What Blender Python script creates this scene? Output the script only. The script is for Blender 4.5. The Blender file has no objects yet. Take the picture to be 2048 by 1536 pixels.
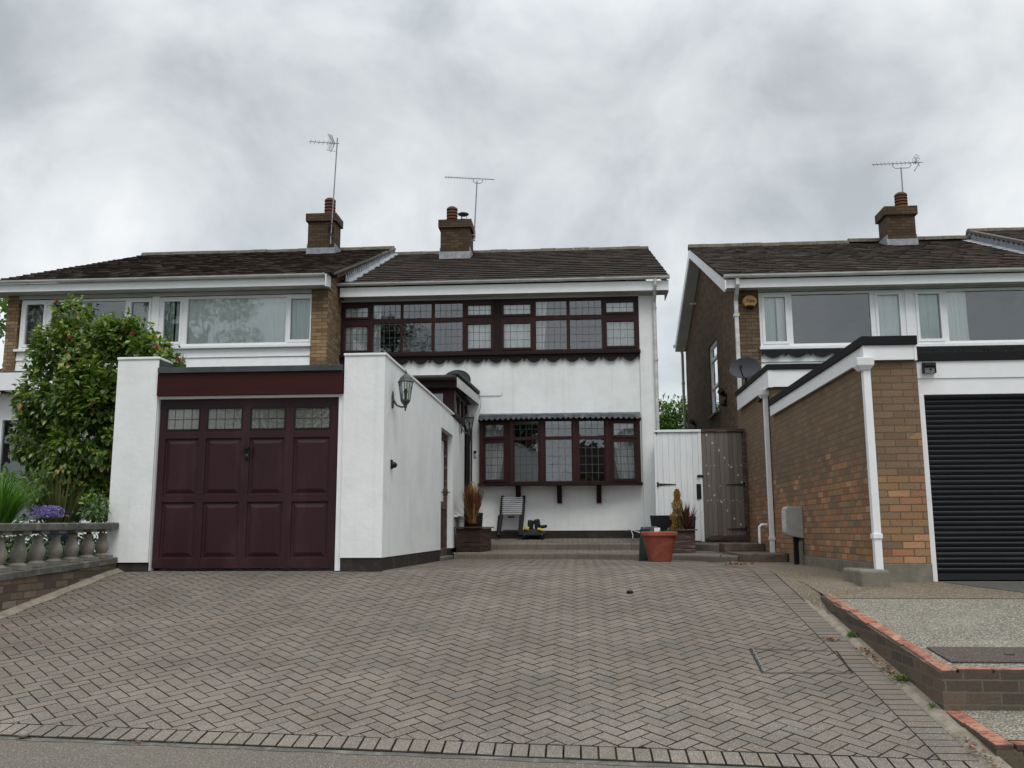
import bpy, math, random
from mathutils import Vector, Matrix, noise as mnoise
random.seed(7)
R_ = math.radians
# ------------------------------------------------------------------ camera
scene = bpy.context.scene
EZ = 0.45
F = 1830.0; CX, CY = 1024.0, 768.0
_y = Vector((131, -294, -F)).normalized()
_z = Vector((-48, 11369.4, -F)); _z = (_z - _z.dot(_y) * _y).normalized()
_x = _y.cross(_z)
ROT = Matrix((_x, _y, _z))
cam_d = bpy.data.cameras.new("camera"); cam = bpy.data.objects.new("camera", cam_d)
scene.collection.objects.link(cam); scene.camera = cam
cam_d.sensor_fit = 'HORIZONTAL'; cam_d.sensor_width = 36; cam_d.lens = F / 2048 * 36
cam_d.clip_start = 0.05; cam_d.clip_end = 2000
cam.matrix_world = Matrix.Translation((0, 0, EZ)) @ ROT.to_4x4()
# ------------------------------------------------------------------ world
w = bpy.data.worlds.new("World"); scene.world = w; w.use_nodes = True
nt = w.node_tree; nt.nodes.clear(); N = nt.nodes.new; L = nt.links.new
SUN_EL, SUN_AZ = R_(58), R_(160)
out = N('ShaderNodeOutputWorld'); mixs = N('ShaderNodeMixShader'); mixs.inputs[0].default_value = 0.93
sky = N('ShaderNodeTexSky'); sky.sky_type = 'NISHITA'; sky.sun_disc = False
sky.sun_elevation = SUN_EL; sky.sun_rotation = SUN_AZ
b1 = N('ShaderNodeBackground'); b1.inputs[1].default_value = 0.06; L(sky.outputs[0], b1.inputs[0])
b2 = N('ShaderNodeBackground'); b2.inputs[1].default_value = 1.0
tc = N('ShaderNodeTexCoord'); sep = N('ShaderNodeSeparateXYZ'); L(tc.outputs['Generated'], sep.inputs[0])
def M(op, a, b=None, c=None, tree=None, clamp=False):
    t = tree or nt
    n = t.nodes.new('ShaderNodeMath'); n.operation = op; n.use_clamp = clamp
    for i, v in enumerate((a, b, c)):
        if v is None: continue
        if isinstance(v, (int, float)): n.inputs[i].default_value = v
        else: t.links.new(v, n.inputs[i])
    return n.outputs[0]
zc = M('ADD', M('MAXIMUM', sep.outputs[2], 0.0), 0.22)
comb = N('ShaderNodeCombineXYZ')
L(M('DIVIDE', sep.outputs[0], zc), comb.inputs[0]); L(M('DIVIDE', sep.outputs[1], zc), comb.inputs[1])
def noi(tree, vec, scale, detail=6, rough=0.55, dist=0.0, off=None):
    n = tree.nodes.new('ShaderNodeTexNoise'); n.inputs['Scale'].default_value = scale
    n.inputs['Detail'].default_value = detail; n.inputs['Roughness'].default_value = rough
    n.inputs['Distortion'].default_value = dist
    if off:
        mp = tree.nodes.new('ShaderNodeVectorMath'); mp.operation = 'ADD'
        tree.links.new(vec, mp.inputs[0]); mp.inputs[1].default_value = off; vec = mp.outputs[0]
    tree.links.new(vec, n.inputs['Vector']); return n.outputs['Fac']
def ramp(tree, fac, stops, interp='LINEAR'):
    r = tree.nodes.new('ShaderNodeValToRGB'); r.color_ramp.interpolation = interp
    e = r.color_ramp.elements
    while len(e) < len(stops): e.new(0.5)
    for i, (p, c) in enumerate(stops):
        e[i].position = p; e[i].color = (c[0], c[1], c[2], 1)
    tree.links.new(fac, r.inputs[0]); return r.outputs[0]
n1 = noi(nt, comb.outputs[0], 0.85, 7, 0.5, 0.25, (3.1, 1.7, 0))
n2 = noi(nt, comb.outputs[0], 2.3, 7, 0.52, 0.5, (7.3, 4.1, 0))
n3 = noi(nt, tc.outputs['Generated'], 5.5, 8, 0.55, 0.35, (2.2, 0.4, 1.3))
n4 = noi(nt, tc.outputs['Generated'], 2.4, 3, 0.5, 0.2, (5.2, 3.4, 0.3))
cf = M('ADD', M('ADD', M('MULTIPLY', n1, 0.22), M('MULTIPLY', n2, 0.2)), M('ADD', M('MULTIPLY', n3, 0.44), M('MULTIPLY', n4, 0.14)))
ccol = ramp(nt, cf, [(0.40, (0.42, 0.455, 0.48)), (0.465, (0.53, 0.565, 0.59)), (0.525, (0.64, 0.67, 0.69)), (0.61, (0.78, 0.80, 0.815))])
# overcast: brighter overhead than low down; a pale band near the horizon
el = M('MAXIMUM', sep.outputs[2], 0.0)
boost = N('ShaderNodeMapRange'); boost.inputs[1].default_value = 0.45; boost.inputs[2].default_value = 1.0
boost.inputs[3].default_value = 1.0; boost.inputs[4].default_value = 2.4; L(el, boost.inputs[0])
low = N('ShaderNodeMapRange'); low.inputs[1].default_value = 0.02; low.inputs[2].default_value = 0.42
low.inputs[3].default_value = 1.20; low.inputs[4].default_value = 0.93; L(el, low.inputs[0])
L(M('MULTIPLY', boost.outputs[0], low.outputs[0]), b2.inputs[1]); L(ccol, b2.inputs[0])
L(b1.outputs[0], mixs.inputs[1]); L(b2.outputs[0], mixs.inputs[2]); L(mixs.outputs[0], out.inputs[0])
# ------------------------------------------------------------------ sun (overcast)
sd = bpy.data.lights.new("sun", 'SUN'); sd.energy = 1.3; sd.angle = R_(28); sd.color = (1.0, 0.97, 0.93)
so = bpy.data.objects.new("sun", sd); scene.collection.objects.link(so)
sdir = Vector((math.sin(SUN_AZ) * math.cos(SUN_EL), math.cos(SUN_AZ) * math.cos(SUN_EL), math.sin(SUN_EL)))
so.rotation_euler = sdir.to_track_quat('Z', 'Y').to_euler(); so.location = (0, 0, 30)
scene.view_settings.view_transform = 'Standard'; scene.view_settings.look = 'None'
scene.view_settings.gamma = 1; scene.view_settings.use_curve_mapping = False
scene.view_settings.exposure = 0.30
scene.render.engine = 'CYCLES'
scene.cycles.max_bounces = 8; scene.cycles.transparent_max_bounces = 16
# ------------------------------------------------------------------ measuring helpers (points on known planes)
def ray(u, v): return ROT @ Vector((u - CX, CY - v, -F))
EYE = Vector((0, 0, EZ))
def PY(u, v, Y): d = ray(u, v); return EYE + d * (Y / d.y)
def PX(u, v, X): d = ray(u, v); return EYE + d * (X / d.x)
def PZ(u, v, Z): d = ray(u, v); return EYE + d * ((Z - EZ) / d.z)
SL = 0.152
def zg(x, y):
    if y < 10.5: return SL * (y - 10.8)
    if y < 11.1: t = (y - 10.5) / 0.6; return -SL * 0.3 * (1 - t) ** 2
    return -0.008 * (y - 11.1)
def G(u, v):
    d = ray(u, v); lo, hi = 0.5, 40.0
    for _ in range(50):
        m = (lo + hi) / 2; p = EYE + d * m / abs(d.y)
        if p.z > zg(p.x, p.y): lo = m
        else: hi = m
    return EYE + d * lo / abs(d.y)
# ------------------------------------------------------------------ mesh helpers
COL = scene.collection
class MB:
    def __init__(s, xf=None): s.v = []; s.f = []; s.m = []; s.xf = xf
    def av(s, p):
        p = Vector(p)
        if s.xf: p = Vector(s.xf(p))
        s.v.append(p); return len(s.v) - 1
    def face(s, pts, m=0):
        s.f.append([s.av(p) for p in pts]); s.m.append(m)
    def box(s, x0, x1, y0, y1, z0, z1, m=0):
        if x0 > x1: x0, x1 = x1, x0
        if y0 > y1: y0, y1 = y1, y0
        if z0 > z1: z0, z1 = z1, z0
        i = [s.av(p) for p in ((x0,y0,z0),(x1,y0,z0),(x1,y1,z0),(x0,y1,z0),(x0,y0,z1),(x1,y0,z1),(x1,y1,z1),(x0,y1,z1))]
        for q in ((0,3,2,1),(4,5,6,7),(0,1,5,4),(1,2,6,5),(2,3,7,6),(3,0,4,7)):
            s.f.append([i[k] for k in q]); s.m.append(m)
    def obox(s, c, size, rot=None, m=0):
        hx, hy, hz = size[0]/2, size[1]/2, size[2]/2; c = Vector(c)
        pts = [Vector(p) for p in ((-hx,-hy,-hz),(hx,-hy,-hz),(hx,hy,-hz),(-hx,hy,-hz),(-hx,-hy,hz),(hx,-hy,hz),(hx,hy,hz),(-hx,hy,hz))]
        if rot: pts = [rot @ p for p in pts]
        i = [s.av(c + p) for p in pts]
        for q in ((0,3,2,1),(4,5,6,7),(0,1,5,4),(1,2,6,5),(2,3,7,6),(3,0,4,7)):
            s.f.append([i[k] for k in q]); s.m.append(m)
    def prism(s, pts, vec, m=0):
        vec = Vector(vec); a = [s.av(p) for p in pts]; b = [s.av(Vector(p) + vec) for p in pts]; n = len(a)
        s.f.append(a[::-1]); s.m.append(m); s.f.append(b); s.m.append(m)
        for k in range(n):
            s.f.append([a[k], a[(k+1) % n], b[(k+1) % n], b[k]]); s.m.append(m)
    def tube(s, pts, r, n=8, m=0, cap=True):
        pts = [Vector(p) for p in pts]; rs = r if isinstance(r, (list, tuple)) else [r] * len(pts)
        rings = []; up = None
        for k, p in enumerate(pts):
            t = (pts[min(k+1, len(pts)-1)] - pts[max(k-1, 0)]).normalized()
            if up is None:
                up = Vector((0,0,1)) if abs(t.z) < 0.9 else Vector((0,1,0))
            a = t.cross(up).normalized(); up = a.cross(t).normalized()
            rings.append([s.av(p + (a * math.cos(2*math.pi*j/n) + up * math.sin(2*math.pi*j/n)) * rs[k]) for j in range(n)])
        for k in range(len(rings)-1):
            for j in range(n):
                s.f.append([rings[k][j], rings[k][(j+1)%n], rings[k+1][(j+1)%n], rings[k+1][j]]); s.m.append(m)
        if cap:
            s.f.append(rings[0][::-1]); s.m.append(m); s.f.append(rings[-1]); s.m.append(m)
    def lathe(s, c, prof, n=20, m=0, sq=0, rot0=0):
        c = Vector(c); rings = []
        for r, z in prof:
            ring = []
            for j in range(n):
                a = 2*math.pi*j/n + rot0
                ring.append(s.av(c + Vector((r*math.cos(a), r*math.sin(a), z))))
            rings.append(ring)
        for k in range(len(rings)-1):
            for j in range(n):
                s.f.append([rings[k][j], rings[k][(j+1)%n], rings[k+1][(j+1)%n], rings[k+1][j]]); s.m.append(m)
        s.f.append(rings[0][::-1]); s.m.append(m); s.f.append(rings[-1]); s.m.append(m)
    def grid(s, fn, nu, nv, m=0):
        ids = [[s.av(fn(i/nu, j/nv)) for j in range(nv+1)] for i in range(nu+1)]
        for i in range(nu):
            for j in range(nv):
                s.f.append([ids[i][j], ids[i+1][j], ids[i+1][j+1], ids[i][j+1]]); s.m.append(m)
    def leaf(s, p, d, nrm, ln, wd, m=0, bend=0.15):
        # folded pointed leaf, four faces
        d = d.normalized(); side = d.cross(nrm)
        if side.length < 1e-3: side = d.cross(Vector((0.3, 0.5, 0.8)))
        side.normalize(); up = side.cross(d)
        i0 = s.av(p); mid = p + d*ln*0.5 - up*ln*bend*0.3; tip = p + d*ln - up*ln*bend
        im = s.av(mid); it = s.av(tip)
        a = s.av(p + d*ln*0.45 + side*wd*0.5 + up*wd*0.12); b = s.av(p + d*ln*0.45 - side*wd*0.5 + up*wd*0.12)
        s.f += [[i0, a, im], [a, it, im], [i0, im, b], [im, it, b]]; s.m += [m]*4
    def build(s, name, mats, parent=None, smooth=False, bevel=0, loc=None, auto=None):
        me = bpy.data.meshes.new(name)
        off = Vector((0,0,0)); q = parent
        while q is not None: off += q.location; q = q.parent
        if parent is None and loc is not None: off = Vector(loc)
        me.from_pydata([tuple(v - off) for v in s.v], [], s.f)
        if not isinstance(mats, (list, tuple)): mats = [mats]
        for mt in mats: me.materials.append(mt)
        for p, mi in zip(me.polygons, s.m):
            p.material_index = mi; p.use_smooth = smooth
        me.update()
        o = bpy.data.objects.new(name, me); COL.objects.link(o)
        if parent is not None: o.parent = parent
        elif loc is not None: o.location = loc
        if bevel:
            b = o.modifiers.new('bevel', 'BEVEL'); b.width = bevel; b.segments = 2; b.limit_method = 'ANGLE'; b.angle_limit = R_(35)
            if smooth is False:
                pass
        if auto:
            try: me.set_sharp_from_angle(angle=R_(auto))
            except Exception: pass
        return o
def root(name, loc, label, cat, group=None):
    o = bpy.data.objects.new(name, None); COL.objects.link(o); o.location = loc; o.empty_display_size = 0.1
    o['label'] = label; o['category'] = cat
    if group: o['group'] = group
    return o
def tag(o, label, cat, group=None):
    o['label'] = label; o['category'] = cat
    if group: o['group'] = group
    return o
def struct(o): o['kind'] = 'structure'; return o
def rects(mb, x0, x1, z0, z1, y0, y1, holes, m=0, swap=False):
    """slab in the xz plane with rectangular holes, butted boxes"""
    xs = sorted({x0, x1, *[h[0] for h in holes], *[h[1] for h in holes]}); xs = [x for x in xs if x0-1e-6 <= x <= x1+1e-6]
    zs = sorted({z0, z1, *[h[2] for h in holes], *[h[3] for h in holes]}); zs = [z for z in zs if z0-1e-6 <= z <= z1+1e-6]
    for j in range(len(zs)-1):
        zc_ = (zs[j]+zs[j+1])/2; run = None
        for i in range(len(xs)-1):
            xc = (xs[i]+xs[i+1])/2
            inh = any(h[0] < xc < h[1] and h[2] < zc_ < h[3] for h in holes)
            if not inh:
                run = (run[0], xs[i+1]) if run else (xs[i], xs[i+1])
            if (inh or i == len(xs)-2) and run:
                if swap: mb.box(y0, y1, run[0], run[1], zs[j], zs[j+1], m)
                else: mb.box(run[0], run[1], y0, y1, zs[j], zs[j+1], m)
                run = None
# ------------------------------------------------------------------ materials
def newmat(name):
    m = bpy.data.materials.new(name); m.use_nodes = True; t = m.node_tree
    bs = t.nodes['Principled BSDF']; return m, t, bs
def posn(t):
    g = t.nodes.new('ShaderNodeNewGeometry'); return g
def bump(t, bs, h, strength=0.3, dist=0.01):
    b = t.nodes.new('ShaderNodeBump'); b.inputs['Strength'].default_value = strength; b.inputs['Distance'].default_value = dist
    t.links.new(h, b.inputs['Height']); t.links.new(b.outputs[0], bs.inputs['Normal']); return b
def mixc(t, fac, a, b, mode='MIX'):
    n = t.nodes.new('ShaderNodeMix'); n.data_type = 'RGBA'; n.blend_type = mode
    for s_, v in ((n.inputs['Factor'], fac), (n.inputs['A'], a), (n.inputs['B'], b)):
        if isinstance(v, (int, float)): s_.default_value = v
        elif isinstance(v, (tuple, list)): s_.default_value = (v[0], v[1], v[2], 1)
        else: t.links.new(v, s_)
    return n.outputs['Result']
def pm(name, c1, c2=None, scale=4.0, rough=0.6, bs_=0.15, bscale=60, metal=0.0, c3=None, s3=0.6, spec=0.5, coat=0, island=None, stretch=None, bdist=0.004):
    m, t, bs = newmat(name); g = posn(t); vec = g.outputs['Position']
    if stretch:
        vm = t.nodes.new('ShaderNodeVectorMath'); vm.operation = 'MULTIPLY'; t.links.new(vec, vm.inputs[0]); vm.inputs[1].default_value = stretch; vec = vm.outputs[0]
    c2 = c2 or tuple(x*0.8 for x in c1)
    f = noi(t, vec, scale, 8, 0.6)
    mr = t.nodes.new('ShaderNodeMapRange'); mr.inputs[1].default_value = 0.35; mr.inputs[2].default_value = 0.68; t.links.new(f, mr.inputs[0])
    col = mixc(t, mr.outputs[0], c1, c2)
    if c3:
        f3 = noi(t, vec, s3, 5, 0.65, 0.4, (5, 9, 2))
        m3 = t.nodes.new('ShaderNodeMapRange'); m3.inputs[1].default_value = 0.5; m3.inputs[2].default_value = 0.72; t.links.new(f3, m3.inputs[0])
        col = mixc(t, m3.outputs[0], col, c3)
    if island:
        r = ramp(t, g.outputs['Random Per Island'], [(0, (1-island,)*3), (1, (1+island,)*3)])
        col = mixc(t, 1.0, col, r, 'MULTIPLY')
    t.links.new(col, bs.inputs['Base Color'])
    bs.inputs['Roughness'].default_value = rough; bs.inputs['Metallic'].default_value = metal
    bs.inputs['Specular IOR Level'].default_value = spec; bs.inputs['Coat Weight'].default_value = coat
    if bs_: bump(t, bs, noi(t, vec, bscale, 4, 0.6), bs_, bdist)
    return m
def brick_mat(name, stops, mortar, stops2=None, zsplit=None, bw=0.225, bh=0.075, grime=(0.06, 0.055, 0.04), gamt=0.35, mw=0.011, blend=None):
    m, t, bs = newmat(name); g = posn(t)
    sp = t.nodes.new('ShaderNodeSeparateXYZ'); t.links.new(g.outputs['Position'], sp.inputs[0])
    sn = t.nodes.new('ShaderNodeSeparateXYZ'); t.links.new(g.outputs['True Normal'], sn.inputs[0])
    mm = lambda op, a, b=None, c=None, cl=False: M(op, a, b, c, t, cl)
    isx = mm('GREATER_THAN', mm('ABSOLUTE', sn.outputs[0]), mm('ABSOLUTE', sn.outputs[1]))
    u = mm('ADD', mm('MULTIPLY', sp.outputs[0], mm('SUBTRACT', 1.0, isx)), mm('MULTIPLY', sp.outputs[1], isx))
    jn = noi(t, g.outputs['Position'], 22, 3, 0.6); jit = mm('MULTIPLY', mm('SUBTRACT', jn, 0.5), 0.012)
    z = mm('ADD', sp.outputs[2], jit); u = mm('ADD', u, jit)
    zr = mm('DIVIDE', mm('ADD', z, 20.0), bh); row = mm('FLOOR', zr); fv = mm('FRACT', zr)
    ur = mm('ADD', mm('DIVIDE', mm('ADD', u, 50.0), bw), mm('MULTIPLY', mm('MODULO', row, 2.0), 0.5))
    col = mm('FLOOR', ur); fu = mm('FRACT', ur)
    mu = mm('LESS_THAN', fu, mw/bw); mv = mm('LESS_THAN', fv, mw/bh)
    mort = mm('MAXIMUM', mu, mv)
    cb = t.nodes.new('ShaderNodeCombineXYZ'); t.links.new(col, cb.inputs[0]); t.links.new(row, cb.inputs[1]); t.links.new(isx, cb.inputs[2])
    wn = t.nodes.new('ShaderNodeTexWhiteNoise'); wn.noise_dimensions = '3D'; t.links.new(cb.outputs[0], wn.inputs[0])
    n_ = len(stops); c = ramp(t, wn.outputs['Value'], [(i/n_, s_) for i, s_ in enumerate(stops)], 'CONSTANT')
    if stops2:
        n2_ = len(stops2); c2 = ramp(t, wn.outputs['Value'], [(i/n2_, s_) for i, s_ in enumerate(stops2)], 'CONSTANT')
        swn = t.nodes.new('ShaderNodeSeparateColor'); t.links.new(wn.outputs['Color'], swn.inputs[0])
        ln = noi(t, g.outputs['Position'], 0.9, 3, 0.5)
        f = mm('ADD', sp.outputs[2], mm('ADD', mm('MULTIPLY', mm('SUBTRACT', swn.outputs[1], 0.5), 0.75), mm('MULTIPLY', mm('SUBTRACT', ln, 0.5), 1.0)))
        fz = mm('GREATER_THAN', f, zsplit)
        c = mixc(t, fz, c, c2)
    if blend: c = mixc(t, blend[1], c, blend[0])
    fine = noi(t, g.outputs['Position'], 55, 5, 0.65); fr = ramp(t, fine, [(0.3, (0.78,)*3), (0.7, (1.2,)*3)])
    c = mixc(t, 1.0, c, fr, 'MULTIPLY')
    mcol = mixc(t, fine, mortar, tuple(x*0.7 for x in mortar))
    c = mixc(t, mort, c, mcol)
    gn = noi(t, g.outputs['Position'], 1.3, 7, 0.65, 0.3, (2, 3, 4))
    gm = t.nodes.new('ShaderNodeMapRange'); gm.inputs[1].default_value = 0.42; gm.inputs[2].default_value = 0.75; gm.inputs[4].default_value = gamt; t.links.new(gn, gm.inputs[0])
    c = mixc(t, gm.outputs[0], c, grime)
    t.links.new(c, bs.inputs['Base Color']); bs.inputs['Roughness'].default_value = 0.9; bs.inputs['Specular IOR Level'].default_value = 0.25
    h = mm('ADD', mm('MULTIPLY', mm('SUBTRACT', 1.0, mort), 1.0), mm('MULTIPLY', fine, 0.5))
    bump(t, bs, h, 0.8, 0.006)
    return m
MT = {}
MT['render'] = pm('white_render', (0.80, 0.815, 0.81), (0.735, 0.75, 0.745), 2.2, 0.85, 0.28, 14, c3=(0.69, 0.71, 0.70), s3=1.4, spec=0.3, bdist=0.012)
def streaks(m):
    t = m.node_tree; bs = t.nodes['Principled BSDF']; g = posn(t); old = bs.inputs['Base Color'].links[0].from_socket
    vm = t.nodes.new('ShaderNodeVectorMath'); vm.operation = 'MULTIPLY'; t.links.new(g.outputs['Position'], vm.inputs[0]); vm.inputs[1].default_value = (7, 7, 0.45)
    n_ = noi(t, vm.outputs[0], 1.0, 5, 0.6); c = ramp(t, n_, [(0.52, (1, 1, 1)), (0.75, (0.90, 0.90, 0.88))])
    n2_ = noi(t, g.outputs['Position'], 1.9, 8, 0.7, 1.2, (4, 2, 9)); c2 = ramp(t, n2_, [(0.496, (1, 1, 1)), (0.5, (0.86, 0.86, 0.85)), (0.504, (1, 1, 1))])
    n3_ = noi(t, g.outputs['Position'], 0.9, 3, 0.5, 0, (1, 7, 3)); k = M('MULTIPLY', M('GREATER_THAN', n3_, 0.55, None, t), 1.0, None, t)
    o_ = mixc(t, k, mixc(t, 1.0, old, c, 'MULTIPLY'), mixc(t, 1.0, mixc(t, 1.0, old, c, 'MULTIPLY'), c2, 'MULTIPLY'))
    t.links.new(o_, bs.inputs['Base Color'])
streaks(MT['render'])
MT['upvc'] = pm('white_plastic', (0.80, 0.81, 0.82), (0.74, 0.75, 0.76), 5, 0.35, 0.02)
MT['upvc_dirty'] = pm('weathered_plastic', (0.62, 0.62, 0.60), (0.42, 0.42, 0.39), 3.0, 0.5, 0.05, stretch=(1, 1, 4))
MT['soffit'] = pm('soffit_board', (0.50, 0.49, 0.46), (0.40, 0.39, 0.36), 2, 0.7, 0.05)
MT['mahog'] = pm('mahogany_wood', (0.036, 0.010, 0.011), (0.022, 0.007, 0.007), 6, 0.5, 0.12, 40, spec=0.22, stretch=(1, 1, 0.3))
MT['mahog_dark'] = pm('dark_mahogany', (0.018, 0.007, 0.007), (0.012, 0.005, 0.005), 6, 0.6, 0.1, 40, spec=0.2)
MT['fascia_red'] = pm('red_brown_fascia', (0.040, 0.007, 0.006), (0.027, 0.005, 0.005), 5, 0.55, 0.15, 30, spec=0.2, stretch=(0.15, 1, 3))
MT['garage_door'] = pm('maroon_door', (0.033, 0.0105, 0.0145), (0.026, 0.0085, 0.012), 3, 0.5, 0.08, 90, spec=0.25, stretch=(1, 1, 0.25), c3=(0.048, 0.021, 0.026), s3=3.0)
MT['plinth'] = pm('brown_plinth_paint', (0.034, 0.026, 0.023), (0.024, 0.019, 0.017), 3, 0.8, 0.3, 30, c3=(0.065, 0.056, 0.05), s3=2.5, spec=0.25)
MT['felt'] = pm('roof_felt', (0.065, 0.073, 0.075), (0.04, 0.046, 0.047), 5, 0.95, 0.5, 120)
MT['black_trim'] = pm('black_trim', (0.008, 0.008, 0.009), (0.013, 0.013, 0.014), 3, 0.8, 0.05, spec=0.2)
MT['black'] = pm('black_plastic', (0.007, 0.008, 0.009), (0.012, 0.013, 0.014), 6, 0.5, 0.05, spec=0.25)
MT['lead'] = pm('lead_sheet', (0.26, 0.28, 0.31), (0.15, 0.16, 0.18), 7, 0.6, 0.4, 18, c3=(0.36, 0.38, 0.40), s3=5, bdist=0.01)
MT['lead_dark'] = pm('dark_lead', (0.10, 0.11, 0.13), (0.06, 0.068, 0.08), 9, 0.6, 0.3, 20, c3=(0.20, 0.21, 0.23), s3=4)
MT['came'] = pm('lead_came', (0.085, 0.09, 0.095), (0.05, 0.055, 0.06), 20, 0.5, 0, metal=0.3)
MT['steel'] = pm('galvanised_steel', (0.30, 0.31, 0.32), (0.2, 0.2, 0.21), 8, 0.5, 0, metal=0.6)
MT['alu'] = pm('aluminium', (0.55, 0.56, 0.58), (0.45, 0.46, 0.48), 8, 0.4, 0, metal=0.5)
MT['curtain'] = pm('net_curtain', (0.92, 0.94, 0.92), (0.85, 0.88, 0.87), 3, 0.9, 0)
MT['curtain_green'] = pm('pale_green_curtain', (0.62, 0.74, 0.69), (0.52, 0.64, 0.59), 2, 0.9, 0)
MT['room'] = pm('room_wall', (0.05, 0.05, 0.05), (0.035, 0.035, 0.035), 2, 0.9, 0)
MT['terracotta'] = pm('terracotta', (0.33, 0.080, 0.044), (0.22, 0.052, 0.032), 7, 0.75, 0.5, 45, c3=(0.40, 0.17, 0.11), s3=4)
MT['pot_clay'] = pm('old_clay_pot', (0.135, 0.042, 0.024), (0.085, 0.03, 0.02), 9, 0.85, 0.3, 40, c3=(0.07, 0.058, 0.042), s3=6)
MT['wood_dark'] = pm('stained_wood', (0.040, 0.018, 0.014), (0.022, 0.012, 0.010), 6, 0.7, 0.4, 40, c3=(0.075, 0.04, 0.032), s3=3, stretch=(1, 1, 5))
MT['wood_old'] = pm('weathered_planter_wood', (0.085, 0.045, 0.038), (0.04, 0.025, 0.022), 6, 0.85, 0.5, 40, c3=(0.2, 0.16, 0.14), s3=4, stretch=(1, 1, 6))
MT['soil'] = pm('soil', (0.03, 0.022, 0.016), (0.015, 0.012, 0.009), 20, 0.95, 0.6, 50)
MT['stone'] = pm('cast_stone', (0.235, 0.215, 0.18), (0.15, 0.14, 0.118), 9, 0.9, 0.5, 60, c3=(0.085, 0.082, 0.068), s3=4)
MT['stone_dark'] = pm('weathered_coping', (0.115, 0.112, 0.10), (0.06, 0.06, 0.052), 7, 0.95, 0.6, 45, c3=(0.22, 0.215, 0.19), s3=6)
MT['concrete'] = pm('concrete', (0.20, 0.185, 0.145), (0.14, 0.128, 0.10), 9, 0.95, 0.5, 70, c3=(0.095, 0.09, 0.06), s3=1.7)
MT['concrete_step'] = pm('old_step_concrete', (0.12, 0.085, 0.062), (0.07, 0.05, 0.038), 8, 0.95, 0.5, 60, c3=(0.17, 0.14, 0.11), s3=3)
MT['meter'] = pm('grey_meter_box', (0.37, 0.365, 0.35), (0.31, 0.305, 0.295), 10, 0.7, 0.1, c3=(0.24, 0.235, 0.22), s3=4)
MT['galv_wall'] = pm('gate_iron', (0.010, 0.010, 0.010), (0.02, 0.017, 0.015), 10, 0.6, 0.2)
def glass_mat(name, refl=0.16, tint=(0.8, 0.85, 0.85), wav=0.0, wscale=3.0, milky=0.0):
    m = bpy.data.materials.new(name); m.use_nodes = True; t = m.node_tree; t.nodes.clear()
    o = t.nodes.new('ShaderNodeOutputMaterial'); mx = t.nodes.new('ShaderNodeMixShader')
    tr = t.nodes.new('ShaderNodeBsdfTransparent'); tr.inputs[0].default_value = (*tint, 1)
    gl = t.nodes.new('ShaderNodeBsdfGlossy'); gl.inputs['Roughness'].default_value = 0.012; gl.inputs['Color'].default_value = (0.93, 0.97, 1.0, 1)
    fr = t.nodes.new('ShaderNodeFresnel'); fr.inputs[0].default_value = 1.5
    f = M('ADD', M('MULTIPLY', fr.outputs[0], 1.6, None, t), refl - 0.06, None, t, True)
    t.links.new(f, mx.inputs[0]); t.links.new(tr.outputs[0], mx.inputs[1]); t.links.new(gl.outputs[0], mx.inputs[2])
    if wav:
        g = posn(t); b = t.nodes.new('ShaderNodeBump'); b.inputs['Strength'].default_value = 1.0; b.inputs['Distance'].default_value = wav
        t.links.new(noi(t, g.outputs['Position'], wscale, 2, 0.5), b.inputs['Height'])
        t.links.new(b.outputs[0], gl.inputs['Normal'])
    if milky:
        df = t.nodes.new('ShaderNodeBsdfDiffuse'); df.inputs[0].default_value = (0.24, 0.24, 0.21, 1); m2 = t.nodes.new('ShaderNodeMixShader'); m2.inputs[0].default_value = milky
        t.links.new(mx.outputs[0], m2.inputs[1]); t.links.new(df.outputs[0], m2.inputs[2]); t.links.new(m2.outputs[0], o.inputs[0])
    else: t.links.new(mx.outputs[0], o.inputs[0])
    return m
MT['glass'] = glass_mat('window_glass', 0.155, (0.93, 0.96, 0.95), 0.003, 2.0)
MT['glass_lead'] = glass_mat('leaded_glass', 0.155, (0.93, 0.96, 0.95), 0.002, 4.0)
MT['glass_door'] = glass_mat('obscure_glass', 0.12, (0.6, 0.6, 0.55), 0.002, 20.0, milky=0.45)
MT['glass_lamp'] = glass_mat('lamp_glass', 0.12, (0.85, 0.87, 0.85))
def leaf_mat(name, stops, rough=0.35, trans=0.25, spec=0.5):
    m, t, bs = newmat(name); g = posn(t)
    c = ramp(t, g.outputs['Random Per Island'], stops)
    t.links.new(c, bs.inputs['Base Color']); bs.inputs['Roughness'].default_value = rough; bs.inputs['Specular IOR Level'].default_value = spec
    tl = t.nodes.new('ShaderNodeBsdfTranslucent'); t.links.new(mixc(t, 1.0, c, (1.5, 1.7, 0.7), 'MULTIPLY'), tl.inputs[0])
    mx = t.nodes.new('ShaderNodeMixShader'); mx.inputs[0].default_value = trans
    o = [n for n in t.nodes if n.type == 'OUTPUT_MATERIAL'][0]
    t.links.new(bs.outputs[0], mx.inputs[1]); t.links.new(tl.outputs[0], mx.inputs[2]); t.links.new(mx.outputs[0], o.inputs[0])
    return m
MT['camellia'] = leaf_mat('camellia_leaves', [(0, (0.0354, 0.0732, 0.0165)), (0.4, (0.0826, 0.1475, 0.0283)), (0.75, (0.1534, 0.2242, 0.0425)), (0.955, (0.2714, 0.3068, 0.0826)), (0.985, (0.3304, 0.2832, 0.1062)), (1, (0.3304, 0.1534, 0.0590))], 0.30)
MT['leaf_dark'] = leaf_mat('dark_leaves', [(0, (0.02, 0.05, 0.015)), (1, (0.06, 0.12, 0.03))], 0.5, 0.2)
MT['leaf_mid'] = leaf_mat('mid_leaves', [(0, (0.05, 0.10, 0.02)), (0.7, (0.10, 0.18, 0.04)), (1, (0.20, 0.26, 0.07))], 0.45, 0.3)
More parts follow.
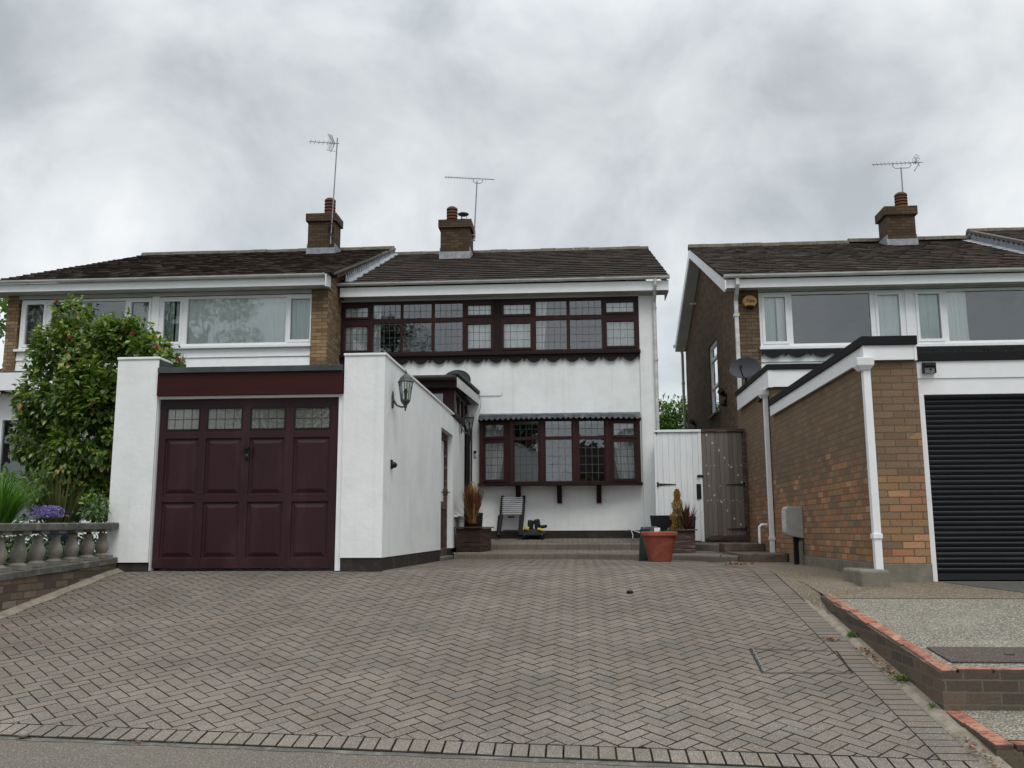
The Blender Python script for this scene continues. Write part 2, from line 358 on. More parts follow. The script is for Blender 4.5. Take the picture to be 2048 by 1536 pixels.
MT['grass'] = leaf_mat('grass_blades', [(0, (0.03, 0.09, 0.012)), (1, (0.13, 0.27, 0.035))], 0.5, 0.3)
MT['strap'] = leaf_mat('olive_strap_leaves', [(0, (0.04, 0.06, 0.02)), (0.6, (0.09, 0.11, 0.035)), (1, (0.17, 0.15, 0.06))], 0.5, 0.2)
MT['cord'] = leaf_mat('purple_cordyline_leaves', [(0, (0.035, 0.012, 0.010)), (0.7, (0.085, 0.028, 0.020)), (1, (0.13, 0.05, 0.035))], 0.45, 0.2)
MT['cord_gold'] = leaf_mat('gold_tipped_leaves', [(0, (0.15, 0.045, 0.015)), (0.5, (0.24, 0.11, 0.02)), (1, (0.36, 0.25, 0.03))], 0.45, 0.3)
MT['cord_grey'] = leaf_mat('faded_strap_leaves', [(0, (0.08, 0.07, 0.06)), (0.6, (0.16, 0.12, 0.09)), (1, (0.26, 0.19, 0.12))], 0.6, 0.1)
MT['gold_conifer'] = leaf_mat('gold_conifer', [(0, (0.24, 0.13, 0.03)), (0.6, (0.40, 0.25, 0.06)), (1, (0.50, 0.36, 0.11))], 0.6, 0.2)
MT['purple'] = leaf_mat('purple_flowers', [(0, (0.16, 0.12, 0.38)), (1, (0.34, 0.27, 0.62))], 0.6, 0.2)
MT['red_fl'] = leaf_mat('red_blooms', [(0, (0.26, 0.03, 0.035)), (1, (0.36, 0.09, 0.07))], 0.6, 0.2)
MT['dead'] = leaf_mat('dead_leaves', [(0, (0.09, 0.035, 0.018)), (0.6, (0.22, 0.09, 0.045)), (1, (0.36, 0.20, 0.12))], 0.8, 0.1)
MT['bark'] = pm('bark', (0.07, 0.055, 0.04), (0.04, 0.032, 0.025), 15, 0.95, 0.6, 30)
MT['brick_tan'] = brick_mat('tan_brick', [(0.244, 0.152, 0.079), (0.195, 0.128, 0.073), (0.287, 0.189, 0.104), (0.171, 0.104, 0.061), (0.232, 0.159, 0.091), (0.317, 0.220, 0.122)], (0.10, 0.08, 0.055), gamt=0.25)
MT['brick_dark'] = brick_mat('brown_brick', [(0.145, 0.096, 0.058), (0.119, 0.080, 0.051), (0.171, 0.113, 0.067), (0.104, 0.072, 0.048), (0.145, 0.102, 0.065)], (0.055, 0.043, 0.032), gamt=0.25)
MT['brick_chim'] = brick_mat('chimney_brick', [(0.0881, 0.0546, 0.0320), (0.0702, 0.0421, 0.0250), (0.1022, 0.0632, 0.0367), (0.0601, 0.0390, 0.0250)], (0.0390, 0.0312, 0.0218), gamt=0.35, grime=(0.0390, 0.0390, 0.0218))
MT['brick_gar'] = brick_mat('mixed_garage_brick', [(0.3916, 0.1737, 0.0860), (0.3036, 0.1674, 0.0860), (0.2530, 0.1019, 0.0570), (0.2277, 0.1550, 0.0980), (0.3410, 0.1914, 0.1010), (0.1584, 0.1196, 0.0920), (0.4675, 0.2506, 0.1380), (0.2915, 0.1550, 0.0830), (0.2651, 0.1737, 0.0980), (0.3542, 0.1674, 0.0860)],
    (0.1430, 0.1040, 0.0650), stops2=[(0.1870, 0.1290, 0.0840), (0.1628, 0.1134, 0.0750), (0.2035, 0.1383, 0.0900), (0.1485, 0.1040, 0.0700), (0.1760, 0.1227, 0.0800)], zsplit=1.05, gamt=0.25, blend=((0.2255, 0.1404, 0.0820), 0.25))
MT['brick_kerb'] = brick_mat('kerb_wall_brick', [(0.115, 0.088, 0.066), (0.085, 0.068, 0.054), (0.135, 0.098, 0.07)], (0.16, 0.145, 0.115), gamt=0.65, grime=(0.045, 0.042, 0.032))
MT['brick_old'] = brick_mat('spalled_brick', [(0.15, 0.105, 0.078), (0.11, 0.075, 0.06), (0.18, 0.14, 0.105), (0.09, 0.062, 0.055), (0.21, 0.175, 0.135)], (0.09, 0.078, 0.055), gamt=0.6, grime=(0.075, 0.068, 0.05))
def tile_mat(name, a, b, c, moss):
    m, t, bs = newmat(name); g = posn(t)
    col = ramp(t, g.outputs['Random Per Island'], [(0, a), (0.5, b), (0.9, c), (1, tuple(x*1.5 for x in c))])
    f = noi(t, g.outputs['Position'], 1.1, 7, 0.65, 0.2); mr = t.nodes.new('ShaderNodeMapRange'); mr.inputs[1].default_value = 0.42; mr.inputs[2].default_value = 0.7; mr.inputs[4].default_value = 0.75; t.links.new(f, mr.inputs[0])
    col = mixc(t, mr.outputs[0], col, moss)
    f2 = noi(t, g.outputs['Position'], 26, 5, 0.7); col = mixc(t, 1.0, col, ramp(t, f2, [(0.3, (0.6,)*3), (0.7, (1.45,)*3)]), 'MULTIPLY')
    t.links.new(col, bs.inputs['Base Color']); bs.inputs['Roughness'].default_value = 0.95; bs.inputs['Specular IOR Level'].default_value = 0.2
    bump(t, bs, f2, 0.6, 0.01); return m
MT['tile'] = tile_mat('brown_roof_tiles', (0.0180, 0.0131, 0.0115), (0.0262, 0.0189, 0.0156), (0.0426, 0.0262, 0.0213), (0.0213, 0.0197, 0.0139))
MT['tile2'] = tile_mat('mossy_roof_tiles', (0.0255, 0.0187, 0.0153), (0.0382, 0.0272, 0.0221), (0.0578, 0.0391, 0.0298), (0.0306, 0.0272, 0.0179))
MT['tile3'] = tile_mat('small_roof_tiles', (0.0208, 0.0144, 0.0128), (0.0320, 0.0216, 0.0176), (0.0512, 0.0312, 0.0232), (0.0256, 0.0224, 0.0152))
MT['ridge'] = pm('ridge_tile', (0.13, 0.115, 0.09), (0.07, 0.06, 0.048), 9, 0.95, 0.5, 40, c3=(0.15, 0.14, 0.10), s3=5)
def paver_mat():
    m, t, bs = newmat('block_paving'); g = posn(t); P = g.outputs['Position']
    col = ramp(t, g.outputs['Random Per Island'], [(0, (0.1395, 0.1180, 0.0968)), (0.3, (0.1565, 0.1309, 0.1070)), (0.55, (0.1479, 0.1263, 0.1061)), (0.8, (0.1677, 0.1402, 0.1155)), (0.9, (0.1320, 0.1199, 0.1061)), (1, (0.1772, 0.1475, 0.1220))])
    # worn pale aggregate nearer the road, in large patches
    ag = noi(t, P, 160, 2, 0.6); ag2 = noi(t, P, 70, 3, 0.7, 0, (3, 1, 2))
    sx = t.nodes.new('ShaderNodeSeparateXYZ'); t.links.new(P, sx.inputs[0])
    pf = noi(t, P, 0.7, 4, 0.6, 0, (1, 6, 0))
    wear = t.nodes.new('ShaderNodeMapRange'); wear.inputs[1].default_value = 7.4; wear.inputs[2].default_value = 4.9
    t.links.new(M('ADD', sx.outputs[1], M('MULTIPLY', M('SUBTRACT', 0.5, pf, None, t), 4.5, None, t), None, t), wear.inputs[0])
    spk = M('GREATER_THAN', M('ADD', ag, M('MULTIPLY', ag2, 0.25, None, t), None, t), M('SUBTRACT', 0.80, M('MULTIPLY', wear.outputs[0], 0.11, None, t), None, t), None, t)
    col = mixc(t, spk, col, (0.33, 0.315, 0.28))
    dk = M('LESS_THAN', ag, 0.36, None, t); col = mixc(t, M('MULTIPLY', dk, 0.45, None, t), col, (0.08, 0.075, 0.068))
    st = noi(t, P, 1.5, 6, 0.6, 0.3, (8, 2, 5)); col = mixc(t, 1.0, col, ramp(t, st, [(0.3, (0.80,)*3), (0.7, (1.16,)*3)]), 'MULTIPLY')
    t.links.new(col, bs.inputs['Base Color']); bs.inputs['Roughness'].default_value = 0.9; bs.inputs['Specular IOR Level'].default_value = 0.25
    bump(t, bs, M('ADD', ag, M('MULTIPLY', ag2, 0.8, None, t), None, t), 0.55, 0.004); return m
MT['paver'] = paver_mat()
MT['joint'] = pm('sand_joint', (0.036, 0.030, 0.023), (0.020, 0.017, 0.013), 12, 0.98, 0.3, 80, c3=(0.035, 0.04, 0.018), s3=2)
def aggregate(name, base, alt, spk, thr, sc=140, patch=None):
    m, t, bs = newmat(name); g = posn(t); P = g.outputs['Position']
    f = noi(t, P, 1.2, 6, 0.6); col = mixc(t, f, base, alt)
    if patch:
        pf = noi(t, P, 1.6, 6, 0.65, 0.5, (4, 4, 1)); mr = t.nodes.new('ShaderNodeMapRange'); mr.inputs[1].default_value = 0.5; mr.inputs[2].default_value = 0.66; t.links.new(pf, mr.inputs[0]); col = mixc(t, mr.outputs[0], col, patch)
    a = noi(t, P, sc, 2, 0.6); b = noi(t, P, sc*0.45, 3, 0.7, 0, (3, 1, 2))
    s_ = M('GREATER_THAN', M('ADD', a, M('MULTIPLY', b, 0.3, None, t), None, t), thr, None, t)
    col = mixc(t, s_, col, spk)
    d = M('LESS_THAN', a, 0.37, None, t); col = mixc(t, M('MULTIPLY', d, 0.5, None, t), col, tuple(x*0.4 for x in base))
    t.links.new(col, bs.inputs['Base Color']); bs.inputs['Roughness'].default_value = 0.92; bs.inputs['Specular IOR Level'].default_value = 0.25
    bump(t, bs, M('ADD', a, b, None, t), 0.7, 0.005); return m
MT['slab'] = aggregate('exposed_aggregate_slab', (0.150, 0.138, 0.113), (0.118, 0.109, 0.09), (0.34, 0.315, 0.255), 0.71, 66, patch=(0.18, 0.168, 0.14))
MT['slab_brown'] = aggregate('brown_concrete_apron', (0.1552, 0.1275, 0.0952), (0.1164, 0.0938, 0.0728), (0.2910, 0.2448, 0.1792), 0.73, 75, patch=(0.1067, 0.0867, 0.0504))
MT['asphalt'] = aggregate('drive_asphalt', (0.085, 0.082, 0.08), (0.065, 0.063, 0.062), (0.16, 0.15, 0.145), 0.76, 120)
MT['pavement'] = aggregate('pavement_tarmac', (0.130, 0.113, 0.093), (0.105, 0.092, 0.077), (0.30, 0.275, 0.235), 0.74, 150)
MT['patch'] = aggregate('pavement_tarmac_patch', (0.085, 0.08, 0.078), (0.07, 0.068, 0.067), (0.17, 0.165, 0.16), 0.78, 170)
MT['cover'] = aggregate('iron_cover', (0.085, 0.066, 0.060), (0.065, 0.052, 0.047), (0.18, 0.155, 0.14), 0.77, 90)
MT['channel'] = pm('cement_channel', (0.26, 0.23, 0.18), (0.17, 0.15, 0.115), 12, 0.95, 0.5, 60, c3=(0.10, 0.09, 0.055), s3=3)
MT['lawn'] = pm('ground_cover', (0.05, 0.08, 0.025), (0.03, 0.05, 0.018), 3, 0.95, 0.5, 20)
def coping_mat():
    m, t, bs = newmat('spalled_red_coping'); g = posn(t); P = g.outputs['Position']
    col = ramp(t, g.outputs['Random Per Island'], [(0, (0.4100, 0.2460, 0.1640)), (0.3, (0.3608, 0.1640, 0.0984)), (0.5, (0.2952, 0.0779, 0.0410)), (0.7, (0.3772, 0.1968, 0.1271)), (1, (0.2706, 0.0656, 0.0369))])
    f = noi(t, P, 14, 6, 0.7); mr = t.nodes.new('ShaderNodeMapRange'); mr.inputs[1].default_value = 0.45; mr.inputs[2].default_value = 0.60; mr.inputs[4].default_value = 0.85; t.links.new(f, mr.inputs[0])
    col = mixc(t, mr.outputs[0], col, (0.14, 0.05, 0.035))
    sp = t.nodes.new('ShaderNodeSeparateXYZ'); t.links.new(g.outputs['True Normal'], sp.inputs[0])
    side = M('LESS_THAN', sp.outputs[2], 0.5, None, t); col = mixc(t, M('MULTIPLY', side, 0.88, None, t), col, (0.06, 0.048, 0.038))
    t.links.new(col, bs.inputs['Base Color']); bs.inputs['Roughness'].default_value = 0.92
    bump(t, bs, f, 0.8, 0.012); return m
MT['coping'] = coping_mat()
def gate_mat():
    m, t, bs = newmat('weathered_gate_boards'); g = posn(t); P = g.outputs['Position']
    vm = t.nodes.new('ShaderNodeVectorMath'); vm.operation = 'MULTIPLY'; t.links.new(P, vm.inputs[0]); vm.inputs[1].default_value = (40, 40, 2.0)
    gr = noi(t, vm.outputs[0], 1.0, 5, 0.6)
    col = mixc(t, gr, (0.175, 0.150, 0.130), (0.095, 0.081, 0.071))
    col = mixc(t, 1.0, col, ramp(t, g.outputs['Random Per Island'], [(0, (0.8,)*3), (1, (1.25,)*3)]), 'MULTIPLY')
    t.links.new(col, bs.inputs['Base Color']); bs.inputs['Roughness'].default_value = 0.9; bump(t, bs, gr, 0.5, 0.004); return m
MT['gate'] = gate_mat()
MT['gate_white'] = pm('white_gate_paint', (0.74, 0.76, 0.77), (0.66, 0.68, 0.69), 5, 0.6, 0.2, 30, stretch=(3, 3, 0.5), island=0.04)
MT['alarm'] = pm('orange_alarm_plastic', (0.62, 0.33, 0.09), (0.52, 0.27, 0.07), 14, 0.5, 0.05, c3=(0.42, 0.24, 0.1), s3=9)
MT['cream'] = pm('cream_box', (0.5, 0.38, 0.22), None, 5, 0.5, 0)
MT['yellow'] = pm('yellow_plastic', (0.55, 0.42, 0.02), (0.48, 0.36, 0.02), 5, 0.45, 0)
MT['dgreen'] = pm('dark_green_plastic', (0.005, 0.015, 0.013), (0.004, 0.011, 0.010), 5, 0.7, 0.1, spec=0.15)
MT['slate'] = pm('charcoal_planter', (0.009, 0.010, 0.011), (0.015, 0.016, 0.017), 5, 0.7, 0.1, spec=0.2)
MT['dish'] = pm('grey_dish', (0.040, 0.045, 0.052), (0.032, 0.036, 0.042), 5, 0.6, 0.05, spec=0.25)
MT['dish_green'] = pm('weathered_dish', (0.036, 0.047, 0.044), (0.027, 0.036, 0.034), 5, 0.7, 0.1, spec=0.2)
MT['lampmetal'] = pm('verdigris_lamp_metal', (0.075, 0.085, 0.08), (0.04, 0.045, 0.045), 18, 0.55, 0.1, metal=0.3)
MT['spotw'] = pm('white_spots', (0.5, 0.49, 0.45), None, 9, 0.8, 0)
MT['blue'] = pm('blue_plastic', (0.06, 0.12, 0.20), None, 5, 0.5, 0)
MT['shutter'] = pm('black_shutter_paint', (0.007, 0.009, 0.012), (0.010, 0.012, 0.015), 3, 0.42, 0.03, 60, c3=(0.018, 0.019, 0.021), s3=1.4, spec=0.4, stretch=(0.5, 1, 5))
MT['brickhouse'] = MT['brick_dark']
# ------------------------------------------------------------------ ground
def terr_z(y):
    if y < -9: return -1.05
    if y < 5.3: return -1.05 + (y + 9) * (0.155 / 14.3)
    if y < 10.8: return SL*(y-10.8) - 0.06
    return -0.10
mb = MB()
ysr = [-600, -100, -30, -9, 0, 3, 4.6, 5.0, 5.3, 6, 7, 8, 9, 10, 10.8, 12, 14, 18, 30, 60, 150, 700]
xsr = [-600, -100, -30, -12, -6, 0, 6, 12, 30, 100, 600]
ids = [[mb.av((x, y, terr_z(y) - (0.12 if y < 5.25 else 0.0))) for y in ysr] for x in xsr]
for i in range(len(xsr)-1):
    for j in range(len(ysr)-1):
        mb.f.append([ids[i][j], ids[i+1][j], ids[i+1][j+1], ids[i][j+1]]); mb.m.append(0)
struct(mb.build('ground', MT['lawn']))
# pavement along the bottom of the drive
EA = G(0, 1472); EB = G(2048, 1556)
ex = lambda x: EA.y + (EB.y - EA.y) * (x - EA.x) / (EB.x - EA.x)      # y of the drive's road edge
mb = MB()
n = 40
for i in range(n):
    xa = -20 + i; xb = xa + 1
    ya = ex(max(min(xa, 4), -6)) + 0.0; yb = ex(max(min(xb, 4), -6)) + 0.0
    za = SL*(ya-10.8) - 0.011; zb = SL*(yb-10.8) - 0.011
    mb.face([(xa, 1.2, -0.94), (xb, 1.2, -0.94), (xb, yb, zb), (xa, ya, za)])
    mb.face([(xa, ya, za), (xb, yb, zb), (xb, yb, zb-0.2), (xa, ya, za-0.2)])
struct(mb.build('pavement', MT['pavement']))
mb = MB(); pa = [PZ(1010, 1512, -0.86), PZ(2200, 1572, -0.86)]
mb.face([(0.02, 1.6, -0.925), (6, 1.6, -0.925), (6, 4.6, -0.872), (2.3, ex(2.3)-0.12, SL*(ex(2.3)-0.12-10.8)-0.014+0.012), (-0.12, ex(-0.1)-0.1, SL*(ex(-0.1)-0.1-10.8)-0.014+0.012)])
mb = MB()
mb.box(-20, 20, 1.05, 1.2, -1.1, -0.935)
struct(mb.build('road_kerb', MT['concrete']))
mb = MB(); mb.face([(-60, -7, -1.045), (60, -7, -1.045), (60, 1.05, -1.045), (-60, 1.05, -1.045)])
struct(mb.build('road', MT['asphalt']))
# cement edging strip between drive and pavement
mb = MB()
for i in range(60):
    xa = -5.6 + i*0.134; xb = xa + 0.134; ja = 0.012*math.sin(i*1.7); jb = 0.012*math.sin((i+1)*1.7)
    ya, yb = ex(xa), ex(xb)
    mb.face([(xa, ya-0.038+ja, SL*(ya-0.038-10.8)-0.004), (xb, yb-0.038+jb, SL*(yb-0.038-10.8)-0.004), (xb, yb+0.02, SL*(yb-10.8)-0.006), (xa, ya+0.02, SL*(ya-10.8)-0.006)])
struct(mb.build('edging_strip', MT['stone_dark']))
# block paving: herringbone with soldier borders
XR = 2.19; XL = -5.50
def clip(poly, a, b, c):      # keep a*x+b*y<=c
    o = []
    for i in range(len(poly)):
        p, q = poly[i], poly[(i+1) % len(poly)]
        dp = a*p[0]+b*p[1]-c; dq = a*q[0]+b*q[1]-c
        if dp <= 0: o.append(p)
        if (dp < 0 < dq) or (dq < 0 < dp):
            t_ = dp/(dp-dq); o.append((p[0]+(q[0]-p[0])*t_, p[1]+(q[1]-p[1])*t_))
    return o
def area(p): return 0.5*sum(p[i][0]*p[(i+1)%len(p)][1]-p[(i+1)%len(p)][0]*p[i][1] for i in range(len(p)))
def inset(p, d):
    if area(p) < 0: p = p[::-1]
    r = p; n_ = len(p)
    for i in range(n_):
        a_, b_ = p[i], p[(i+1) % n_]; ex_, ey_ = b_[0]-a_[0], b_[1]-a_[1]; l = math.hypot(ex_, ey_)
        if l < 1e-6: continue
        nx, ny = ey_/l, -ex_/l
        r = clip(r, nx, ny, nx*a_[0]+ny*a_[1]-d)
        if len(r) < 3: return None
    return r
def paver(mb, poly, zf, j=0.0031, ch=0.0024, dz=0.0):
    if poly: dz += 0.004*mnoise.noise(Vector((poly[0][0]*1.1, poly[0][1]*1.1, 3.0)))
    if len(poly) < 3: return
    if abs(area(poly)) < 0.0006: return
    o1 = inset(poly, j)
    if not o1 or abs(area(o1)) < 0.0004: return
    o2 = inset(o1, ch)
    if not o2 or len(o2) != len(o1):
        if area(o1) < 0: o1 = o1[::-1]
        ids_ = [mb.av((p[0], p[1], zf(p[0], p[1])+dz-0.001)) for p in o1]; mb.f.append(ids_); mb.m.append(0); return
    a = [mb.av((p[0], p[1], zf(p[0], p[1])+dz-0.014)) for p in o1]
    b = [mb.av((p[0], p[1], zf(p[0], p[1])+dz-0.004)) for p in o1]
    c = [mb.av((p[0], p[1], zf(p[0], p[1])+dz)) for p in o2]; n_ = len(a)
    mb.f.append(c); mb.m.append(0)
    for k in range(n_):
        mb.f.append([a[k], a[(k+1)%n_], b[(k+1)%n_], b[k]]); mb.m.append(1)
        mb.f.append([b[k], b[(k+1)%n_], c[(k+1)%n_], c[k]]); mb.m.append(1)
mb = MB(); W = 0.1; s2 = math.sqrt(2)
sl_e = (EB.y-EA.y)/(EB.x-EA.x); sb = 0.205
kerbline = [(-2.25, 16.8), (0.0, 16.55), (1.1, 15.9), (1.75, 15.35), (2.42, 14.35)]
def kl(x):
    for (xa, ya), (xb, yb) in zip(kerbline, kerbline[1:]):
        if x <= xb: return ya + (yb-ya)*(x-xa)/(xb-xa)
    return kerbline[-1][1]
tray = [G(1500, 1299), G(1674, 1304), G(1705, 1348), G(1525, 1347)]
for a in range(-80, 200):
    for b in range(-80, 80):
        for kind in (0, 1):
            ox, oy = a + 2*b, a - 2*b
            pts = [(ox, oy), (ox+2, oy), (ox+2, oy+1), (ox, oy+1)] if kind == 0 else [(ox, oy+1), (ox+1, oy+1), (ox+1, oy+3), (ox, oy+3)]
            wp = [((p[0]-p[1])/s2*W, (p[0]+p[1])/s2*W + 4.0) for p in pts]
            cx = sum(p[0] for p in wp)/4; cy = sum(p[1] for p in wp)/4
            if cx < XL-0.2 or cx > XR or cy < 4.6 or cy > 17.2: continue
            if cy > 11.05 and cx < -2.35: continue
            if cy > kl(cx)+0.15: continue
            q = clip(wp, 1, 0, XR-0.205); q = clip(q, -1, 0, -XL)
            if len(q) < 3: continue
            q = clip(q, sl_e, -1, sl_e*EA.x - (EA.y + sb))      # y >= edge + sb
            if len(q) < 3: continue
            paver(mb, q, zg, dz=random.uniform(-0.0012, 0.0012))
# soldier course along the road edge
x = XL
while x < XR+0.1:
    x2 = x + 0.1
    y1, y2 = ex(x), ex(x2)
    paver(mb, [(x, y1+0.02), (x2, y2+0.02), (x2, y2+sb), (x, y1+sb)], zg, j=0.0035, ch=0.003, dz=random.uniform(-0.002, 0.002)); x = x2
# soldier course along the right
y = ex(XR)+sb
while y < 14.2:
    paver(mb, [(XR-0.205, y), (XR, y), (XR, y+0.1), (XR-0.205, y+0.1)], zg, dz=random.uniform(-0.001, 0.001)); y += 0.1
drive = mb.build('driveway', [MT['paver'], MT['joint']]); struct(drive)
mb = MB()
ys = [ex(0)-0.6+0.25*i for i in range(52)]
ys = [EB.y-0.4+0.25*i for i in range(52)]
for i in range(len(ys)-1):
    for xa, xb in ((XL, -2.3), (-2.3, 0), (0, XR+0.02)):
        lo = max(ys[i], 0)
        if ys[i] < min(ex(xa), ex(xb)) - 0.0: continue
        mb.face([(xa, ys[i], zg(0, ys[i])-0.014), (xb, ys[i], zg(0, ys[i])-0.014), (xb, ys[i+1], zg(0, ys[i+1])-0.014), (xa, ys[i+1], zg(0, ys[i+1])-0.014)])
struct(mb.build('paving_bed', MT['joint']))
# recessed inspection cover in the drive (block filled, thin steel rim)
def strip(mb, a, b, w_, up, zf=zg, m=0):
    d = (b-a); d.z = 0; d.normalize(); nrm = Vector((-d.y, d.x, 0))*w_/2
    for k in range(8):
        p = a + (b-a)*(k/8); q = a + (b-a)*((k+1)/8)
        P4 = [p-nrm, q-nrm, q+nrm, p+nrm]
        mb.face([(r_.x, r_.y, zf(r_.x, r_.y)+up) for r_ in P4], m)
mb = MB()
for i in range(4):
    strip(mb, tray[i], tray[(i+1) % 4], 0.012 if i in (0, 3) else 0.010, 0.008)
strip(mb, tray[3]+Vector((0.02, 0.01, 0)), tray[0]+Vector((0.02, -0.01, 0)), 0.006, 0.011, m=1)
cv = mb.build('inspection_cover', [MT['black'], MT['steel']], loc=tray[0]); tag(cv, 'thin steel rim of a block filled inspection cover in the paved drive', 'drain cover')
# ---- house steps: two paved treads with bullnose kerbs
def kerb_run(mb, line, zt, zb, w_=0.13, m=0, rr=0.03):
    """bullnose kerb blocks along a polyline (front face on the line, going back)"""
    line = [Vector((p[0], p[1], 0)) for p in line]
    for a, b in zip(line, line[1:]):
        L_ = (b-a).length; n_ = max(1, round(L_/0.2)); d = (b-a)/n_; t_ = d.normalized(); back = Vector((-t_.y, t_.x, 0))
        if back.y < 0: back = -back
        for k in range(n_):
            p = a + d*k + t_*0.002; e = d - t_*0.004
            prof = [(0, zb), (0, zt-rr), (rr*0.3, zt-rr*0.3), (rr, zt), (w_, zt), (w_, zb)]
            pts = [p + back*u_ + Vector((0, 0, z_)) for u_, z_ in prof]
            mb.prism(pts, e, m)
mb = MB()
lower = kerbline
kerb_run(mb, lower, 0.07, -0.12)
uppl = [(-2.15, 17.9), (1.0, 17.55), (1.9, 16.75), (2.42, 16.2)]
kerb_run(mb, uppl, 0.225, -0.05)
mb.build_ = None
ULR = [(-2.15, 17.9), (1.0, 17.55), (1.9, 16.75), (2.42, 16.2)]
def ul(x):
    for (xa, ya), (xb, yb) in zip(ULR, ULR[1:]):
        if x <= xb: return ya + (yb-ya)*(x-xa)/(xb-xa)
    return ULR[-1][1]
def ztread(z0, z1, f0, f1):
    return lambda x, y: z0 + (z1-z0)*min(1, max(0, (y-f0(x))/max(0.1, (f1(x)-f0(x)))))
zl_ = ztread(0.067, 0.10, kl, ul); zu_ = ztread(0.222, 0.30, ul, lambda x: 19.3)
for (zf, fa, fb) in ((zl_, kl, ul), (zu_, ul, lambda x: 19.3)):
    for ix in range(-12, 13):
        for iy in range(0, 40):
            xa = ix*0.2 + (0.1 if iy % 2 else 0); ya = 14.3 + iy*0.13
            if xa < -2.25 or xa+0.2 > 2.43: continue
            f0 = fa(xa+0.1)+0.13; f1 = fb(xa+0.1)
            y0_, y1_ = max(ya, f0), min(ya+0.13, f1)
            if y1_-y0_ < 0.03: continue
            paver(mb, [(xa, y0_), (xa+0.2, y0_), (xa+0.2, y1_), (xa, y1_)], zf)
for (zf, fa, fb) in ((zl_, kl, ul), (zu_, ul, lambda x: 19.3)):
    for i in range(24):
        xa = -2.3+i*0.197; xb = xa+0.197
        mb.face([(xa, fa(xa)+0.05, zf(xa, fa(xa)+0.05)-0.012), (xb, fa(xb)+0.05, zf(xb, fa(xb)+0.05)-0.012), (xb, fb(xb), zf(xb, fb(xb))-0.012), (xa, fb(xa), zf(xa, fb(xa))-0.012)])
st = mb.build('front_steps', [MT['paver'], MT['joint']]); struct(st)
# side steps in front of the gate (old concrete)
mb = MB()
mb.box(2.44, 3.08, 13.95, 17.3, -0.15, 0.105); mb.box(2.44, 3.08, 15.6, 17.3, 0.1055, 0.235); mb.box(1.55, 2.43, 16.95, 19.3, 0.0, 0.24)
struct(mb.build('gate_steps', MT['concrete_step'], bevel=0.012))
# ---- neighbour's forecourt (right): sloping apron behind a brick kerb wall
XK = 2.295
def zr(x, y): return -0.085 - 0.098*(9.8-y) if y < 9.8 else min(-0.012, -0.085 + 0.035*(y-9.8))
def sheet(pts, mat_, name, up=0.0, zf=zr, nsub=10):
    """pts: quad a b c d, subdivided and laid on zf"""
    mb = MB(); a, b, c, d = [Vector((p[0], p[1], 0)) for p in pts]
    def fn(u_, v_):
        p = (a*(1-u_)+b*u_)*(1-v_) + (d*(1-u_)+c*u_)*v_; return (p.x, p.y, zf(p.x, p.y)+up)
    mb.grid(fn, nsub, nsub); return struct(mb.build(name, mat_))
sheet([(XK+0.05, 6.24), (14, 6.24), (14, 9.9), (XK+0.05, 9.9)], MT['slab'], 'aggregate_slab')
sheet([(XK+0.02, 8.85), (14, 8.85), (14, 9.9), (XK+0.02, 9.9)], MT['slab_brown'], 'concrete_apron', 0.004)
mb = MB()
for k in range(46):
    ya = 8.75+k*0.12; yb_ = ya+0.12
    q4 = []
    for y_ in (ya, yb_):
        t_ = min(1, max(0, (y_-8.85)/0.42)); zo = (zg(0, y_)+0.012)*(1-t_)+(zr(0, y_)+0.003)*t_; xo_ = XK+0.006+0.024*t_
        q4.append([(XR+0.012, y_, zg(0, y_)-0.006), (XR+0.03, y_, zg(0, y_)+0.004), (xo_, y_, zo)])
    for c_ in range(2): mb.face([q4[0][c_], q4[0][c_+1], q4[1][c_+1], q4[1][c_]])
struct(mb.build('apron_edge', MT['slab_brown']))
sheet([(XK+0.01, 9.85), (3.2, 9.85), (3.2, 14.1), (XK+0.01, 14.1)], MT['slab_brown'], 'side_apron', 0.0, zf=lambda x, y: zr(x, y)-0.004)
pA, pB, pC = PZ(1880, 1170, -0.085), PZ(2048, 1232, -0.2), None
sheet([(3.70, 9.78), (14, 9.78), (14, 7.0), (5.9, 7.0)], MT['asphalt'], 'asphalt_strip', 0.008)
cvp = [PZ(1848, 1295, zr(0, 6.9)), PZ(2100, 1296, zr(0, 6.9)), PZ(2100, 1333, zr(0, 6.2)), PZ(1905, 1333, zr(0, 6.2))]
mb = MB(); c0 = XK+0.14
cy0, cy1 = cvp[3].y, cvp[0].y
mb.prism([(c0, cy0, zr(0, cy0)+0.004), (4.6, cy0, zr(0, cy0)+0.004), (4.6, cy1, zr(0, cy1)+0.004), (c0, cy1, zr(0, cy1)+0.004)], (0, 0, 0.008))
for kx in (2.9, 3.35):
    mb.lathe((kx, (cy0+cy1)/2, zr(0, (cy0+cy1)/2)+0.012), [(0.035, 0), (0.035, 0.004), (0.025, 0.004), (0.02, 0.001)], 14)
o = mb.build('cover_plate', MT['cover'], loc=(c0, cy0, zr(0, cy0))); tag(o, 'dark brown iron cover plate set in the neighbour\'s aggregate slab', 'drain cover')
